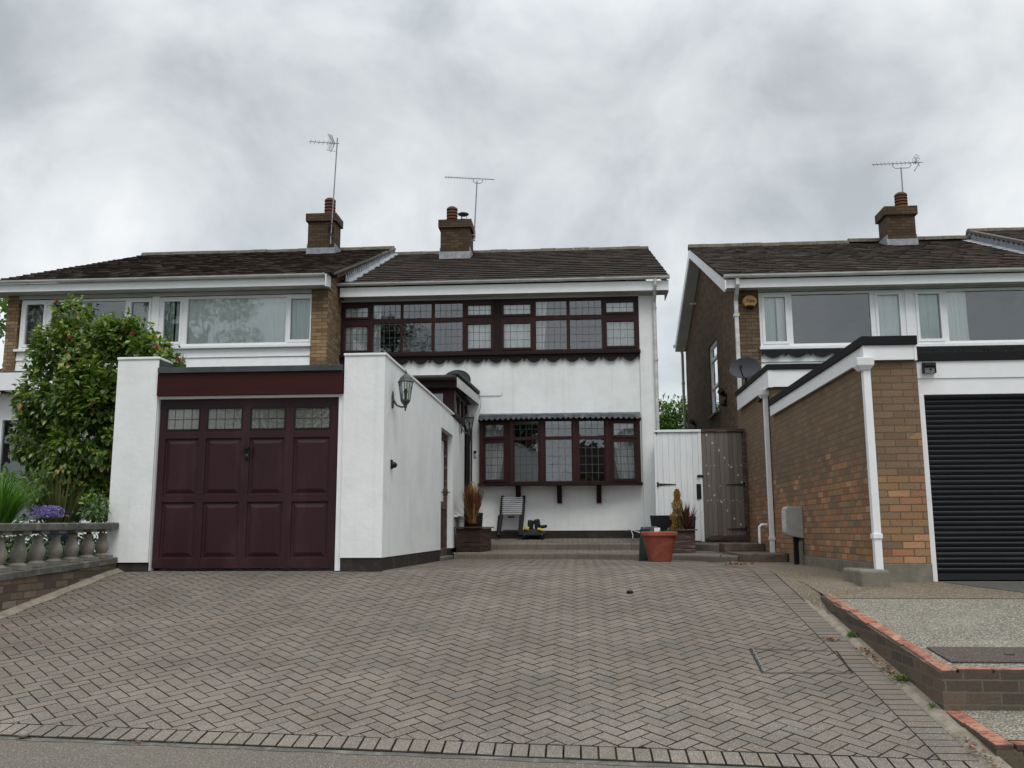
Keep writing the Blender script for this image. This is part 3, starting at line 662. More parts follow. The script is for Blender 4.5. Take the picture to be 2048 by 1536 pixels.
# brick retaining kerb wall: thing with coping bricks
kw = root('brick_kerb_wall', (XK, 6.22, -0.7), 'low brick kerb wall with spalled orange top bricks beside the paved drive', 'wall')
mb = MB()
segs = 24
for i in range(segs):
    y0_ = 6.22 + i*(9.1-6.22)/segs; y1_ = y0_ + (9.1-6.22)/segs
    zt0 = zr(0, y0_)-0.035; zt1 = zr(0, y1_)-0.035; b0 = zg(0, y0_)-0.1; b1_ = zg(0, y1_)-0.1
    if b0 > zt0: b0 = zt0-0.02; b1_ = zt1-0.02
    zt0 += 0.02; zt1 += 0.02
    mb.face([(XK, y0_, b0), (XK, y0_, zt0), (XK, y1_, zt1), (XK, y1_, b1_)])
    mb.face([(XK, y0_, zt0), (XK+0.1, y0_, zt0), (XK+0.1, y1_, zt1), (XK, y1_, zt1)])
mb.face([(XK, 6.22, -0.95), (14, 6.22, -0.95), (14, 6.22, zr(0, 6.22)-0.014), (XK, 6.22, zr(0, 6.22)-0.014)])
mb.build('brickwork', MT['brick_kerb'], kw)
mb = MB(); y = 6.22; random.seed(3)
while y < 9.1:
    l = 0.215 if random.random() < 0.6 else 0.105
    y2 = min(y+l, 9.12); j = random.uniform(0, 0.02); dz = random.uniform(-0.005, 0.002)
    t0 = zr(0, y)+0.006+dz; t1 = zr(0, y2)+0.006+dz
    a = [(XK-0.006+j, y+0.004, t0-0.04), (XK+0.1, y+0.004, t0-0.04), (XK+0.1, y+0.004, t0), (XK-0.004+j*1.6, y+0.004, t0-0.004)]
    mb.prism(a, (0, y2-y-0.008, t1-t0)); y = y2
x = XK+0.11
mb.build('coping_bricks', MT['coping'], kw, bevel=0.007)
mb = MB()
while x < 6:
    l = 0.215; j = random.uniform(0, 0.01); dz = random.uniform(-0.006, 0.002)
    mb.box(x+0.004, x+l-0.004, 6.212+j, 6.315, zr(0, 6.26)-0.035, zr(0, 6.26)+0.006+dz); x += l
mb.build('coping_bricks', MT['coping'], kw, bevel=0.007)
# lower tier
kw2 = root('brick_kerb', (XK, 5.5, -0.9), 'lowest brick kerb tier below the aggregate slab at the bottom right', 'wall')
def zt2(y): return -0.675 + 0.07*(y-6.22)
mb = MB()
mb.face([(XK+0.02, 6.215, -1.1), (XK+0.02, 6.215, zt2(6.22)-0.03), (XK, 5.50, zt2(5.5)-0.03), (XK, 5.50, -1.1)][::-1])
mb.face([(XK, 5.50, -1.1), (9, 5.50, -1.1), (9, 5.50, zt2(5.5)-0.03), (XK, 5.50, zt2(5.5)-0.03)])
mb.face([(XK, 5.50, zt2(5.5)-0.031), (9, 5.50, zt2(5.5)-0.031), (9, 6.215, zt2(6.22)-0.031), (XK+0.02, 6.215, zt2(6.22)-0.031)])
mb.build('brickwork', MT['brick_kerb'], kw2)
mb = MB(); y = 5.50
while y < 6.2:
    l = 0.215; y2 = min(y+l, 6.21); j = random.uniform(0, 0.012)
    mb.prism([(XK-0.004+j, y+0.003, zt2(y)-0.035), (XK+0.1, y+0.003, zt2(y)-0.035), (XK+0.1, y+0.003, zt2(y)), (XK-0.002+j, y+0.003, zt2(y)-0.003)], (0, y2-y-0.006, zt2(y2)-zt2(y))); y = y2
x = XK+0.105
while x < 6:
    mb.box(x+0.004, x+0.211, 5.49+random.uniform(0, 0.01), 5.595, zt2(5.5)-0.035, zt2(5.5)+random.uniform(-0.004, 0.003)); x += 0.215
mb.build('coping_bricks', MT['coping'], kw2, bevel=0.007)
sheet([(XK+0.1, 5.59), (9, 5.59), (9, 6.212), (XK+0.1, 6.212)], MT['slab'], 'lower_slab', 0.0, zf=lambda x, y: zt2(y)-0.002, nsub=4)
# cement haunch / channel between the blocks and the kerb wall
mb = MB()
def jt(y_): return 0.004*mnoise.noise(Vector((y_*6, 1, 0)))+0.003*mnoise.noise(Vector((y_*21, 5, 0)))
for i in range(120):
    y0_ = 5.0 + i*0.036; y1_ = y0_+0.036
    z0_, z1_ = zg(0, y0_), zg(0, y1_); j0, j1 = jt(y0_), jt(y1_)
    R0_ = [(XR+0.006, -0.010), (XR+0.022+j0, 0.002+j0), (XR+0.055, 0.014+j0), (XK-0.02, 0.010+j0*2), (XK+0.01, 0.016)]
    R1_ = [(XR+0.006, -0.010), (XR+0.022+j1, 0.002+j1), (XR+0.055, 0.014+j1), (XK-0.02, 0.010+j1*2), (XK+0.01, 0.016)]
    for c_ in range(4): mb.face([(R0_[c_][0], y0_, z0_+R0_[c_][1]), (R0_[c_+1][0], y0_, z0_+R0_[c_+1][1]), (R1_[c_+1][0], y1_, z1_+R1_[c_+1][1]), (R1_[c_][0], y1_, z1_+R1_[c_][1])])
struct(mb.build('cement_channel', MT['channel']))
# ------------------------------------------------------------------ windows
def cells_to_win(parent, x0, x1, z0, z1, Y, cells, fm, glassm, lead=False, depth=0.07, xf=None, name='window', label=None):
    """cells: (x0,x1,z0,z1,sash) glass openings. window > pane..."""
    mb = MB(xf); holes = [(c[0], c[1], c[2], c[3]) for c in cells]
    rects(mb, x0, x1, z0, z1, Y, Y+depth, holes)
    for c in cells:
        if c[4]:
            e = c[4]; a, b_, p, q = c[0]-e, c[1]+e, c[2]-e, c[3]+e
            rects(mb, a, b_, p, q, Y-0.018, Y-0.0015, [(c[0]+0.004, c[1]-0.004, c[2]+0.004, c[3]-0.004)])
    wobj = mb.build(name, fm, parent)
    if label: wobj['label'] = label
    for c in cells:
        g = MB(xf); yy = Y+0.035
        g.face([(c[0]-0.01, yy, c[2]-0.01), (c[1]+0.01, yy, c[2]-0.01), (c[1]+0.01, yy, c[3]+0.01), (c[0]-0.01, yy, c[3]+0.01)], 0)
        if lead:
            nx = max(2, round((c[1]-c[0])/0.135)); nz = max(2, round((c[3]-c[2])/0.165)); t_ = 0.0042
            for k in range(1, nx):
                xx = c[0]+(c[1]-c[0])*k/nx; g.box(xx-t_, xx+t_, yy-0.006, yy-0.001, c[2], c[3], 1)
            for k in range(1, nz):
                zz = c[2]+(c[3]-c[2])*k/nz; g.box(c[0], c[1], yy-0.0065, yy-0.0015, zz-t_, zz+t_, 1)
        g.build('pane', [glassm, MT['came']], wobj)
    return wobj
def curtain(x0, x1, z0, z1, Y, label, mat_=None, folds=9, amp=0.03, tie=None, group='net curtains in the windows'):
    mb = MB()
    ph = random.uniform(0, 6)
    def fn(u_, v_):
        xx = x0+(x1-x0)*u_; zz = z0+(z1-z0)*v_
        if tie:
            s_ = 1.0 - abs(tie)*0.75*(1-v_)**1.2 if v_ > 0.12 else 1.0 - abs(tie)*0.72
            xx = x0+(x1-x0)*u_*s_ if tie > 0 else x1-(x1-x0)*(1-u_)*s_
        yy = Y + amp*math.sin(u_*folds*2*math.pi+ph+0.8*math.sin(v_*2)) + amp*0.5*math.sin(u_*folds*4.7+v_)
        return (xx, yy, zz)
    mb.grid(fn, max(24, folds*8), 8)
    o = mb.build('curtain', mat_ or MT['curtain'], smooth=True, loc=((x0+x1)/2, Y, z0)); tag(o, label, 'curtain', group); return o
def room(parent, x0, x1, y0, y1, z0, z1):
    mb = MB()
    mb.face([(x0, y1, z0), (x1, y1, z0), (x1, y1, z1), (x0, y1, z1)]); mb.face([(x0, y0, z0), (x1, y0, z0), (x1, y1, z0), (x0, y1, z0)])
    mb.face([(x0, y0, z1), (x1, y0, z1), (x1, y1, z1), (x0, y1, z1)]); mb.face([(x0, y0, z0), (x0, y1, z0), (x0, y1, z1), (x0, y0, z1)])
    mb.face([(x1, y0, z0), (x1, y1, z0), (x1, y1, z1), (x1, y0, z1)])
    return mb.build('interior', MT['room'], parent)
def xs_at(us, v, Y): return [PY(u, v, Y).x for u in us]
def tiles(parent, x0, x1, y0, z0, y1, z1, mat_, gauge=0.30, tw=0.30, name='roof', jit=0.006, step=0.02, lim=None):
    """pitched slope of individual lapped tiles (eave y0,z0 -> ridge y1,z1)"""
    mb = MB(); Ls = math.hypot(y1-y0, z1-z0); dy, dz = (y1-y0)/Ls, (z1-z0)/Ls; ny, nz = -dz, dy
    nr = int(Ls/gauge)+1
    for r in range(nr):
        s0 = r*gauge - 0.03; s1 = min(s0+gauge+0.06, Ls); off = (tw/2 if r % 2 else 0)
        x = x0 - off
        while x < x1:
            a, b = max(x+0.003, x0), min(x+tw-0.003, x1)
            x += tw
            if b-a < 0.03: continue
            th = step; j = random.uniform(-jit, jit); j2 = random.uniform(-jit, jit); e = random.uniform(-0.008, 0.008); sk = random.uniform(-0.005, 0.005)
            def pt(xx, s_, h): return (xx, y0+dy*s_+ny*h, z0+dz*s_+nz*h)
            p = [pt(a, s0+e, 0.002+th+j), pt(b, s0+e+sk, 0.002+th+j2), pt(b, s1, 0.004), pt(a, s1, 0.004)]
            q = [pt(a, s0+e, j), pt(b, s0+e+sk, j2), pt(b, s1, -0.012), pt(a, s1, -0.012)]
            i = [mb.av(v_) for v_ in p+q]
            for f_ in ((0,1,2,3), (4,7,6,5), (0,4,5,1), (1,5,6,2), (3,2,6,7), (0,3,7,4)):
                mb.f.append([i[k] for k in f_]); mb.m.append(0)
    return mb.build(name, mat_, parent)
def ridge(parent, x0, x1, y, z, mat_=None, l=0.45, name='ridge_tiles', axis='x', end=None):
    mb = MB(); x = x0
    while x < x1-0.05:
        x2 = min(x+l, x1); dz = random.uniform(-0.008, 0.008); prof = [(-0.14, -0.06), (-0.10, 0.02), (-0.04, 0.055), (0.04, 0.055), (0.10, 0.02), (0.14, -0.06)]
        mb.prism([(x+0.004, y+a, z+b+dz) for a, b in prof], (x2-x-0.008, 0, 0)); x = x2
    return mb.build(name, mat_ or MT['ridge'], parent, smooth=False)
def gutter(parent, x0, x1, y, z, mat_, r=0.058, square=False, brk=0.9):
    mb = MB()
    if square: prof = [(-r, 0.0), (-r*0.9, -r*1.3), (r*0.9, -r*1.3), (r, 0.0), (r*0.85, 0.0), (r*0.78, -r*1.15), (-r*0.78, -r*1.15), (-r*0.85, 0)]
    else:
        prof = [(-r*math.cos(a), -r*math.sin(a)) for a in [math.pi*k/8 for k in range(9)]] + [(r*0.9*math.cos(a), -r*0.9*math.sin(a)) for a in [math.pi*k/8 for k in range(9)]]
    mb.prism([(x0, y+a, z+b) for a, b in prof], (x1-x0, 0, 0))
    x = x0+0.3
    while x < x1:
        p2 = [(a*1.09, b*1.09+0.002) for a, b in prof[:len(prof)//2 + (1 if not square else 0)]]
        mb.prism([(x, y+a, z+b) for a, b in p2], (0.035, 0, 0)); x += brk
    return mb.build('gutter', mat_, parent)
def chimney(parent, x0, x1, y0, y1, zb, zt, lead_h=0.16, cap=0.055, capz=0.21):
    mb = MB(); mb.box(x0, x1, y0, y1, zb-0.5, zt-capz); mb.box(x0-cap, x1+cap, y0-cap, y1+cap, zt-capz+0.001, zt)
    c = mb.build('chimney', MT['brick_chim'], parent)
    mb = MB(); mb.prism([(x0-0.03, y0-0.03, zb-0.06), (x1+0.03, y0-0.03, zb-0.06), (x1+0.03, y0-0.015, zb+lead_h), (x0-0.03, y0-0.015, zb+lead_h)], (0, 0.012, 0))
    mb.box(x0-0.02, x0-0.003, y0, y1, zb-0.1, zb+lead_h*1.7); mb.box(x1+0.003, x1+0.02, y0, y1, zb-0.1, zb+lead_h*1.7)
    mb.prism([(x0-0.13, y0-0.16, zb-0.11), (x1+0.13, y0-0.16, zb-0.11), (x1+0.03, y0-0.02, zb-0.045), (x0-0.03, y0-0.02, zb-0.045)], (0, 0, 0.012))
    mb.build('flashing', MT['lead'], c)
    return c
def pot(parent, x, y, z, r=0.115, h=0.42, rings=5):
    r *= 1.15; h *= 1.3
    mb = MB(); prof = [(r*1.02, -0.02), (r, 0.03)]
    for k in range(rings):
        z0_ = 0.05+(h-0.1)*k/rings; dzz = (h-0.1)/rings
        prof += [(r*0.82, z0_+dzz*0.05), (r*0.82, z0_+dzz*0.4), (r*1.05, z0_+dzz*0.45), (r*1.02, z0_+dzz*0.95)]
    prof += [(r*0.85, h-0.03), (r*0.55, h)]
    mb.lathe((x, y, z), prof, 18); return mb.build('chimney_pot', MT['pot_clay'], parent, smooth=True, auto=30)
def scallops(mb, x0, x1, zt, zb, y0, y1, w_, m=0, gap=True):
    n_ = max(1, round((x1-x0)/w_)); w_ = (x1-x0)/n_; zm = zt - (zt-zb)*(0.35 if gap else 0.6)
    for k in range(n_):
        a = x0+k*w_; pts = [(a, y0, zt), (a, y0, zm)]
        if gap: pts += [(a+w_*0.03, y0, zb+(zt-zb)*0.12), (a+w_*0.07, y0, zm-0.01)]
        for j in range(0, 9):
            t_ = j/8; xx = a+w_*(0.1+0.8*t_); zz = zm - (zm-zb)*(math.sin(math.pi*t_)**0.75 if gap else math.sin(math.pi*t_)**0.6); pts.append((xx, y0, zz))
        if gap: pts += [(a+w_*0.93, y0, zm-0.01), (a+w_*0.97, y0, zb+(zt-zb)*0.12)]
        pts += [(a+w_-0.0005, y0, zm), (a+w_-0.0005, y0, zt)]
        mb.prism(pts, (0, y1-y0, 0), m)
# ================================================================== MIDDLE HOUSE
YF = 19.3
mh = root('rendered_house', (-1.7, YF, 0.0), 'white rendered middle house with dark leaded windows and brown tiled roof', 'house')
XW0, XW1 = -5.1, 1.70
bayx0, bayx1, bayz0, bayz1 = -2.0, 1.30, 1.42, 2.74
uw0, uw1, uz0, uz1 = PY(680, 650, YF-0.02).x, PY(1278, 650, YF-0.02).x, 4.22, 5.43
mb = MB()
rects(mb, XW0, XW1-0.32, 0.02, 5.46, YF, YF+0.25, [(bayx0+0.05, bayx1-0.05, bayz0+0.03, bayz1-0.03), (uw0+0.03, uw1-0.02, uz0+0.02, uz1-0.02)])
mb.box(XW1-0.319, XW1, YF-0.035, YF+0.25, 0.02, 5.46)
mb.box(XW0, XW0+0.2, YF+0.2515, 28.6, 0, 5.4); mb.box(XW1-0.25, XW1, YF+0.2515, 28.6, 0, 5.4); mb.box(XW0+0.2, XW1-0.25, 28.4, 28.6, 0, 5.4)
mb.prism([(XW1-0.24, YF, 5.402), (XW1-0.24, 28.6, 5.402), (XW1-0.24, 24.1, 7.85)], (0.23, 0, 0))
mb.build('wall', MT['render'], mh)
mb = MB(); mb.box(XW0, XW1-0.33, YF-0.012, YF-0.001, 0.2, 0.46); mb.box(XW1-0.33, XW1+0.008, YF-0.05, YF-0.036, 0.2, 0.46)
mb.build('plinth', MT['plinth'], mh)
room(mh, -5.0, -1.95, YF+0.26, YF+3.2, 3.3, 5.42); room(mh, -1.85, 1.42, YF+0.26, YF+3.2, 3.3, 5.42)
room(mh, -2.1, 1.4, YF+0.26, YF+4, 0.5, 2.9)
# upstairs window
X = lambda u: PY(u, 650, YF-0.02).x
zt1_, zt0_, zb1_, zb0_ = 5.365, 5.045, 4.945, 4.30
cells = []
for a, b, s_ in ((690, 736, 1), (746, 801, 0), (806, 863, 0), (869, 925, 0), (935, 982, 1), (1007, 1061, 1), (1072, 1133, 0), (1140, 1203, 0), (1213, 1268, 1)):
    if s_:
        cells.append((X(a), X(b), 5.085, 5.315, 0.042)); cells.append((X(a), X(b), 4.345, 4.89, 0.042))
    else:
        cells.append((X(a), X(b), zt0_, zt1_, 0)); cells.append((X(a), X(b), zb0_, zb1_, 0))
cells_to_win(mh, uw0, uw1, uz0+0.03, uz1, YF-0.03, cells, MT['mahog'], MT['glass_lead'], True, 0.09, label='long upstairs band of leaded mahogany windows')
mb = MB(); mb.box(uw0-0.05, uw1+0.015, YF-0.11, YF-0.001, uz0-0.035, uz0+0.028); mb.box(X(985), X(1000)+0.02, YF-0.045, YF-0.031, uz0+0.03, uz1)
mb.build('window_sill', MT['mahog_dark'], mh, bevel=0.004)
mb = MB(); scallops(mb, uw0-0.05, uw1, uz0-0.037, 4.02, YF-0.06, YF-0.03, 0.405); mb.box(uw0-0.04, uw1-0.01, YF-0.028, YF-0.0015, uz0-0.1, uz0-0.036)
mb.build('valance', MT['mahog_dark'], mh)
# upstairs curtains
for (a, b, fo, lab) in ((687, 738, 4, 'white net curtain behind the first upstairs sash beside the tan brick pier'), (746, 760, 2, 'narrow white curtain edge drawn back behind the dark reflected tree upstairs'),
                   (930, 985, 6, 'gathered white net curtain left of the wide upstairs mullion'), (1005, 1064, 6, 'gathered white net curtain right of the wide upstairs mullion'), (1210, 1271, 6, 'gathered white net curtain in the upstairs sash at the white corner pilaster')):
    curtain(X(a), X(b), 4.25, 5.41, YF+0.10, lab, folds=fo, amp=0.022)
curtain(X(1070), X(1093), 4.25, 5.41, YF+0.2, 'white curtain tapering inwards behind the fixed upstairs pane', folds=3, amp=0.03, tie=0.35)
# frieze, soffit, fascia, gutter
mb = MB(); mb.box(XW0, XW1-0.0, YF-0.045, YF-0.036, 5.432, 5.475); mb.box(-5.02, 1.98, 18.99, YF+0.1, 5.476, 5.49)
mb.build('soffit', MT['soffit'], mh)
mb = MB(); mb.box(-5.06, 1.99, 18.965, 18.988, 5.475, 5.68); mb.box(1.99, 2.005, 18.965, YF+0.5, 5.45, 5.70)
mb.prism([(1.962, 18.99, 5.52), (1.962, 18.99, 5.70), (1.962, 24.1, 7.93), (1.962, 29.0, 5.7), (1.962, 29.0, 5.5), (1.962, 24.1, 7.72)], (0.022, 0, 0))
mb.build('fascia', MT['upvc'], mh)
gutter(mh, -5.12, 2.02, 18.90, 5.755, MT['upvc_dirty'])
rf = tiles(mh, -5.08, 2.02, 18.93, 5.765, 24.1, 8.0, MT['tile'], 0.335, 0.33, step=0.026)
mb = MB(); mb.face([(-5.1, 18.96, 5.72), (2.0, 18.96, 5.72), (2.0, 24.1, 7.965), (-5.1, 24.1, 7.965)]); mb.face([(-5.1, 29.2, 5.72), (-5.1, 24.1, 7.965), (2.0, 24.1, 7.965), (2.0, 29.2, 5.72)])
mb.build('roof_deck', MT['tile'], mh)
ridge(mh, -4.95, 2.03, 24.1, 8.01)
ch = chimney(mh, -3.46, -2.70, 22.85, 23.75, PY(912, 515, 22.85).z, 8.52)
pot(ch, -3.22, 23.3, 8.52, 0.125, 0.40)
mb = MB(); mb.lathe((-2.88, 23.0, 8.68), [(0.09, 0), (0.145, 0.03), (0.15, 0.045), (0.06, 0.09), (0.01, 0.095)], 18); mb.lathe((-2.88, 23.0, 8.50), [(0.10, 0), (0.10, 0.07), (0.085, 0.075)], 16)
for a in range(3): mb.tube([(-2.88+0.08*math.cos(a*2.1), 23.0+0.08*math.sin(a*2.1), 8.55), (-2.88+0.1*math.cos(a*2.1), 23.0+0.1*math.sin(a*2.1), 8.71)], 0.008, 5)
mb.build('chimney_cowl', MT['stone_dark'], ch, smooth=True, auto=35)
# downpipe on the right corner
mb = MB(); dx = PY(1310, 650, YF-0.1).x
mb.tube([(dx, 18.9, 5.72), (dx, 18.9, 5.58), (dx, 19.0, 5.45), (dx, YF-0.09, 5.3), (dx, YF-0.09, 5.2), (dx, YF-0.09, 0.3)], 0.036, 10)
for z in (5.12, 4.0, 2.4, 1.2): mb.lathe((dx, YF-0.09, z), [(0.045, 0), (0.045, 0.05)], 12); mb.box(dx-0.02, dx+0.02, YF-0.06, YF-0.001, z+0.01, z+0.04)
mb.build('downpipe', MT['upvc_dirty'], mh, smooth=True, auto=35)
# bow window downstairs
bw = bayx1-bayx0
fx = [bayx0, bayx0+0.655, bayx0+1.295, bayx0+1.96, bayx0+2.64, bayx1]
fy = [19.16, 19.03, 18.965, 18.965, 19.03, 19.16]
zc = lambda yy: 2.735-(yy-88)*0.00212
wb = None
gl_px = [(405, 592, 1), (690, 912, 0), (985, 1225, 0), (1300, 1532, 0), (1620, 1820, 1)]
bay_nodes = []
for k in range(5):
    ax, ay, bx_, by_ = fx[k], fy[k], fx[k+1], fy[k+1]; Lk = math.hypot(bx_-ax, by_-ay); cx_, sx_ = (bx_-ax)/Lk, (by_-ay)/Lk
    xf = (lambda ax, ay, c, s: (lambda p: (ax + p.x*c - p.y*s, ay + p.x*s + p.y*c, p.z)))(ax, ay, cx_, sx_)
    a, b, sash = gl_px[k]; x_ = lambda q: PY(880+q/4.655, 900, 19.0).x
    ga = (x_(a)-ax)/(bx_-ax)*Lk; gb = (x_(b)-ax)/(bx_-ax)*Lk
    if sash: cells = [(ga, gb, zc(240), zc(118), 0.045), (ga, gb, zc(665), zc(302), 0.045)]
    else: cells = [(ga, gb, zc(248), zc(97), 0), (ga, gb, zc(685), zc(280), 0)]
    cells_to_win(mh, 0.0, Lk, bayz0+0.02, bayz1, 0.0, cells, MT['mahog'], MT['glass_lead'], True, 0.07, xf=xf, name='bow_window', label=['bow window light with tied curtain beside the porch', 'fixed bow window light left of the middle', 'middle fixed light of the bow window', 'fixed bow window light right of the middle', 'bow window light at the white pilaster'][k])
mb = MB()
for k in range(6): mb.box(fx[k]-0.035, fx[k]+0.035, fy[k]-0.03, fy[k]+0.04, bayz0, bayz1+0.001)
mb.build('bow_posts', MT['mahog'], mh, bevel=0.006)
mb = MB(); outl = [(bayx0-0.06, YF-0.002)] + [(fx[0]-0.06, fy[0]-0.07)] + [(fx[k], fy[k]-0.085) for k in range(1, 5)] + [(fx[5]+0.06, fy[5]-0.07), (bayx1+0.06, YF-0.002)]
mb.prism([(p[0], p[1], bayz0-0.035) for p in outl], (0, 0, 0.05)); mb.build('bow_sill', MT['mahog_dark'], mh)
mb = MB(); mb.prism([(p[0], p[1]+0.03, bayz1) for p in outl], (0, 0, 0.05)); mb.build('bow_head', MT['mahog_dark'], mh)
# lead apron with scalloped edge
mb = MB(); ry = [(bayx0-0.04, 19.05)] + [(fx[k], fy[k]-0.16) for k in range(1, 5)] + [(bayx1+0.04, 19.05)]
ry = [(bayx0-0.04, fy[0]-0.14)] + [(fx[k], fy[k]-0.15) for k in range(1, 5)] + [(bayx1+0.04, fy[5]-0.14)]
for k in range(5):
    (ax, ay), (bx_, by_) = ry[k], ry[k+1]; Lk = math.hypot(bx_-ax, by_-ay); c_, s_ = (bx_-ax)/Lk, (by_-ay)/Lk
    m2 = MB((lambda ax, ay, c, s: (lambda p: (ax + p.x*c - p.y*s, ay + p.x*s + p.y*c, p.z)))(ax, ay, c_, s_))
    scallops(m2, 0, Lk, 2.85, 2.745, 0, 0.006, 0.11, gap=False)
    i0 = len(mb.v); mb.v += m2.v; mb.f += [[q+i0 for q in f] for f in m2.f]; mb.m += m2.m
    mb.face([(ax, ay+0.001, 2.845), (bx_, by_+0.001, 2.845), (bx_, YF-0.002, 2.90), (ax, YF-0.002, 2.90)])
mb.build('lead_apron', MT['lead_dark'], mh)
mb = MB(); mb.box(bayx0-0.05, bayx1+0.05, YF-0.03, YF-0.0015, 2.90, 2.925); mb.build('apron_flashing', MT['lead'], mh)
for i_, u in enumerate((1037, 1119, 1198)):
    xx = PY(u, 990, YF-0.05).x; mb = MB()
    mb.prism([(xx-0.05, YF-0.002, bayz0-0.036), (xx-0.05, YF-0.26, bayz0-0.036), (xx-0.05, YF-0.24, bayz0-0.1), (xx-0.05, YF-0.06, bayz0-0.40), (xx-0.05, YF-0.002, bayz0-0.40)], (0.1, 0, 0))
    mb.build('bracket', MT['mahog_dark'], mh, bevel=0.006)
curtain(-1.93, -1.45, 1.45, 2.72, YF+0.12, 'white curtain tied back behind the bow window light beside the porch', folds=6, amp=0.03, tie=0.55, group='net curtains in the windows')
curtain(0.68, 1.25, 1.45, 2.72, YF+0.12, 'white curtain tied back behind the bow window light beside the white pilaster', folds=6, amp=0.03, tie=-0.55, group='net curtains in the windows')
# little cable on the wall above the bow
mb = MB(); mb.tube([PY(958, 792, YF-0.012), PY(1003, 791, YF-0.012), PY(1004, 785, YF-0.012)], 0.006, 6); mb.tube([PY(957, 790, YF-0.012), PY(962, 800, YF-0.02), PY(961, 815, YF-0.012), PY(957, 826, YF-0.012)], 0.005, 5)
mb.build('cable', MT['steel'], mh)
# ---------------- white garage with porch (attached, thing of its own)
YG = 10.8; XG0, XG1 = -5.655, -2.30
gz = 2.59
ga = root('rendered_garage', (-3.97, YG, 0.0), 'white rendered flat roofed garage with maroon panelled door and long side wall', 'garage')
dl, dr_ = PY(316, 950, YG+0.1).x, PY(675, 950, YG+0.1).x
mb = MB()
# left pillar / left wall
mb.box(XG0, -5.13, YG, YG+0.35, 0.10, gz-0.02); mb.box(XG0, XG0+0.25, YG+0.3505, 17.0, 0.0, gz-0.3)
# right pillar
mb.box(-2.80, XG1, YG, YG+0.3, 0.15, gz-0.02)
# long side wall with door opening
dy0, dy1 = PX(882, 960, XG1).y, PX(905.5, 960, XG1).y
dzt = PX(882, 853, XG1).z
rects(mb, YG+0.3005, 18.72, 0.15, gz-0.02, XG1-0.24, XG1, [(dy0, dy1, 0.0, dzt)], swap=True)
mb.build('wall', MT['render'], ga)
mb = MB(); mb.box(XG0+0.01, -5.14, YG+0.02, YG+0.34, -0.06, 0.099); mb.build('plinth', MT['plinth'], ga)
mb = MB(); mb.box(-2.79, XG1-0.005, YG+0.012, YG+0.29, -0.06, 0.149); mb.box(XG1-0.23, XG1-0.006, YG+0.2905, dy0-0.0, -0.1, 0.149)
mb.build('plinth', MT['plinth'], ga)
mb = MB(); mb.box(XG1-0.2, XG1-0.03, dy1, 18.7, 0.0, 0.149); mb.build('plinth', MT['plinth'], ga)
mb = MB(); mb.box(XG0-0.01, -5.12, YG-0.015, YG+0.37, gz-0.019, gz+0.012); mb.box(-2.81, XG1+0.02, YG-0.015, YG+0.32, gz-0.019, gz+0.012)
mb.prism([(XG1-0.1, YG+0.3205, gz+0.012), (XG1+0.02, YG+0.3205, gz+0.012), (XG1+0.02, YG+0.3205, gz-0.019), (XG1-0.1, YG+0.3205, gz-0.019)], (0, 17.02-YG-0.32, 0.05))
mb.build('coping', MT['render'], ga, bevel=0.006)
mb = MB(); mb.box(XG0+0.02, -5.119, YG+0.03, YG+0.5, gz+0.0125, gz+0.02)
mb.box(-5.129, -5.12, YG+0.002, YG+0.36, 2.35, gz-0.02); mb.box(-5.125, -2.81, YG+0.06, 17.0, 2.36, 2.385)
mb.prism([(-5.118, YG-0.06, 2.385), (-5.118, YG-0.06, 2.455), (-5.118, YG+0.05, 2.47), (-5.118, YG+0.3, 2.386)], (2.30, 0, 0))
mb.build('roof', MT['felt'], ga, bevel=0.004)
mb = MB(); mb.box(-5.125, -2.815, YG-0.03, YG+0.058, 2.11, 2.384); mb.build('fascia', MT['fascia_red'], ga)
mb = MB(); mb.box(-5.128, dl-0.012, YG+0.03, YG+0.16, 0.0, 2.108); mb.box(dr_+0.012, -2.802, YG+0.03, YG+0.16, 0.0, 2.108); mb.box(dl-0.011, dr_+0.011, YG+0.035, YG+0.16, 2.075, 2.108)
mb.build('door_frame', MT['upvc'], ga)
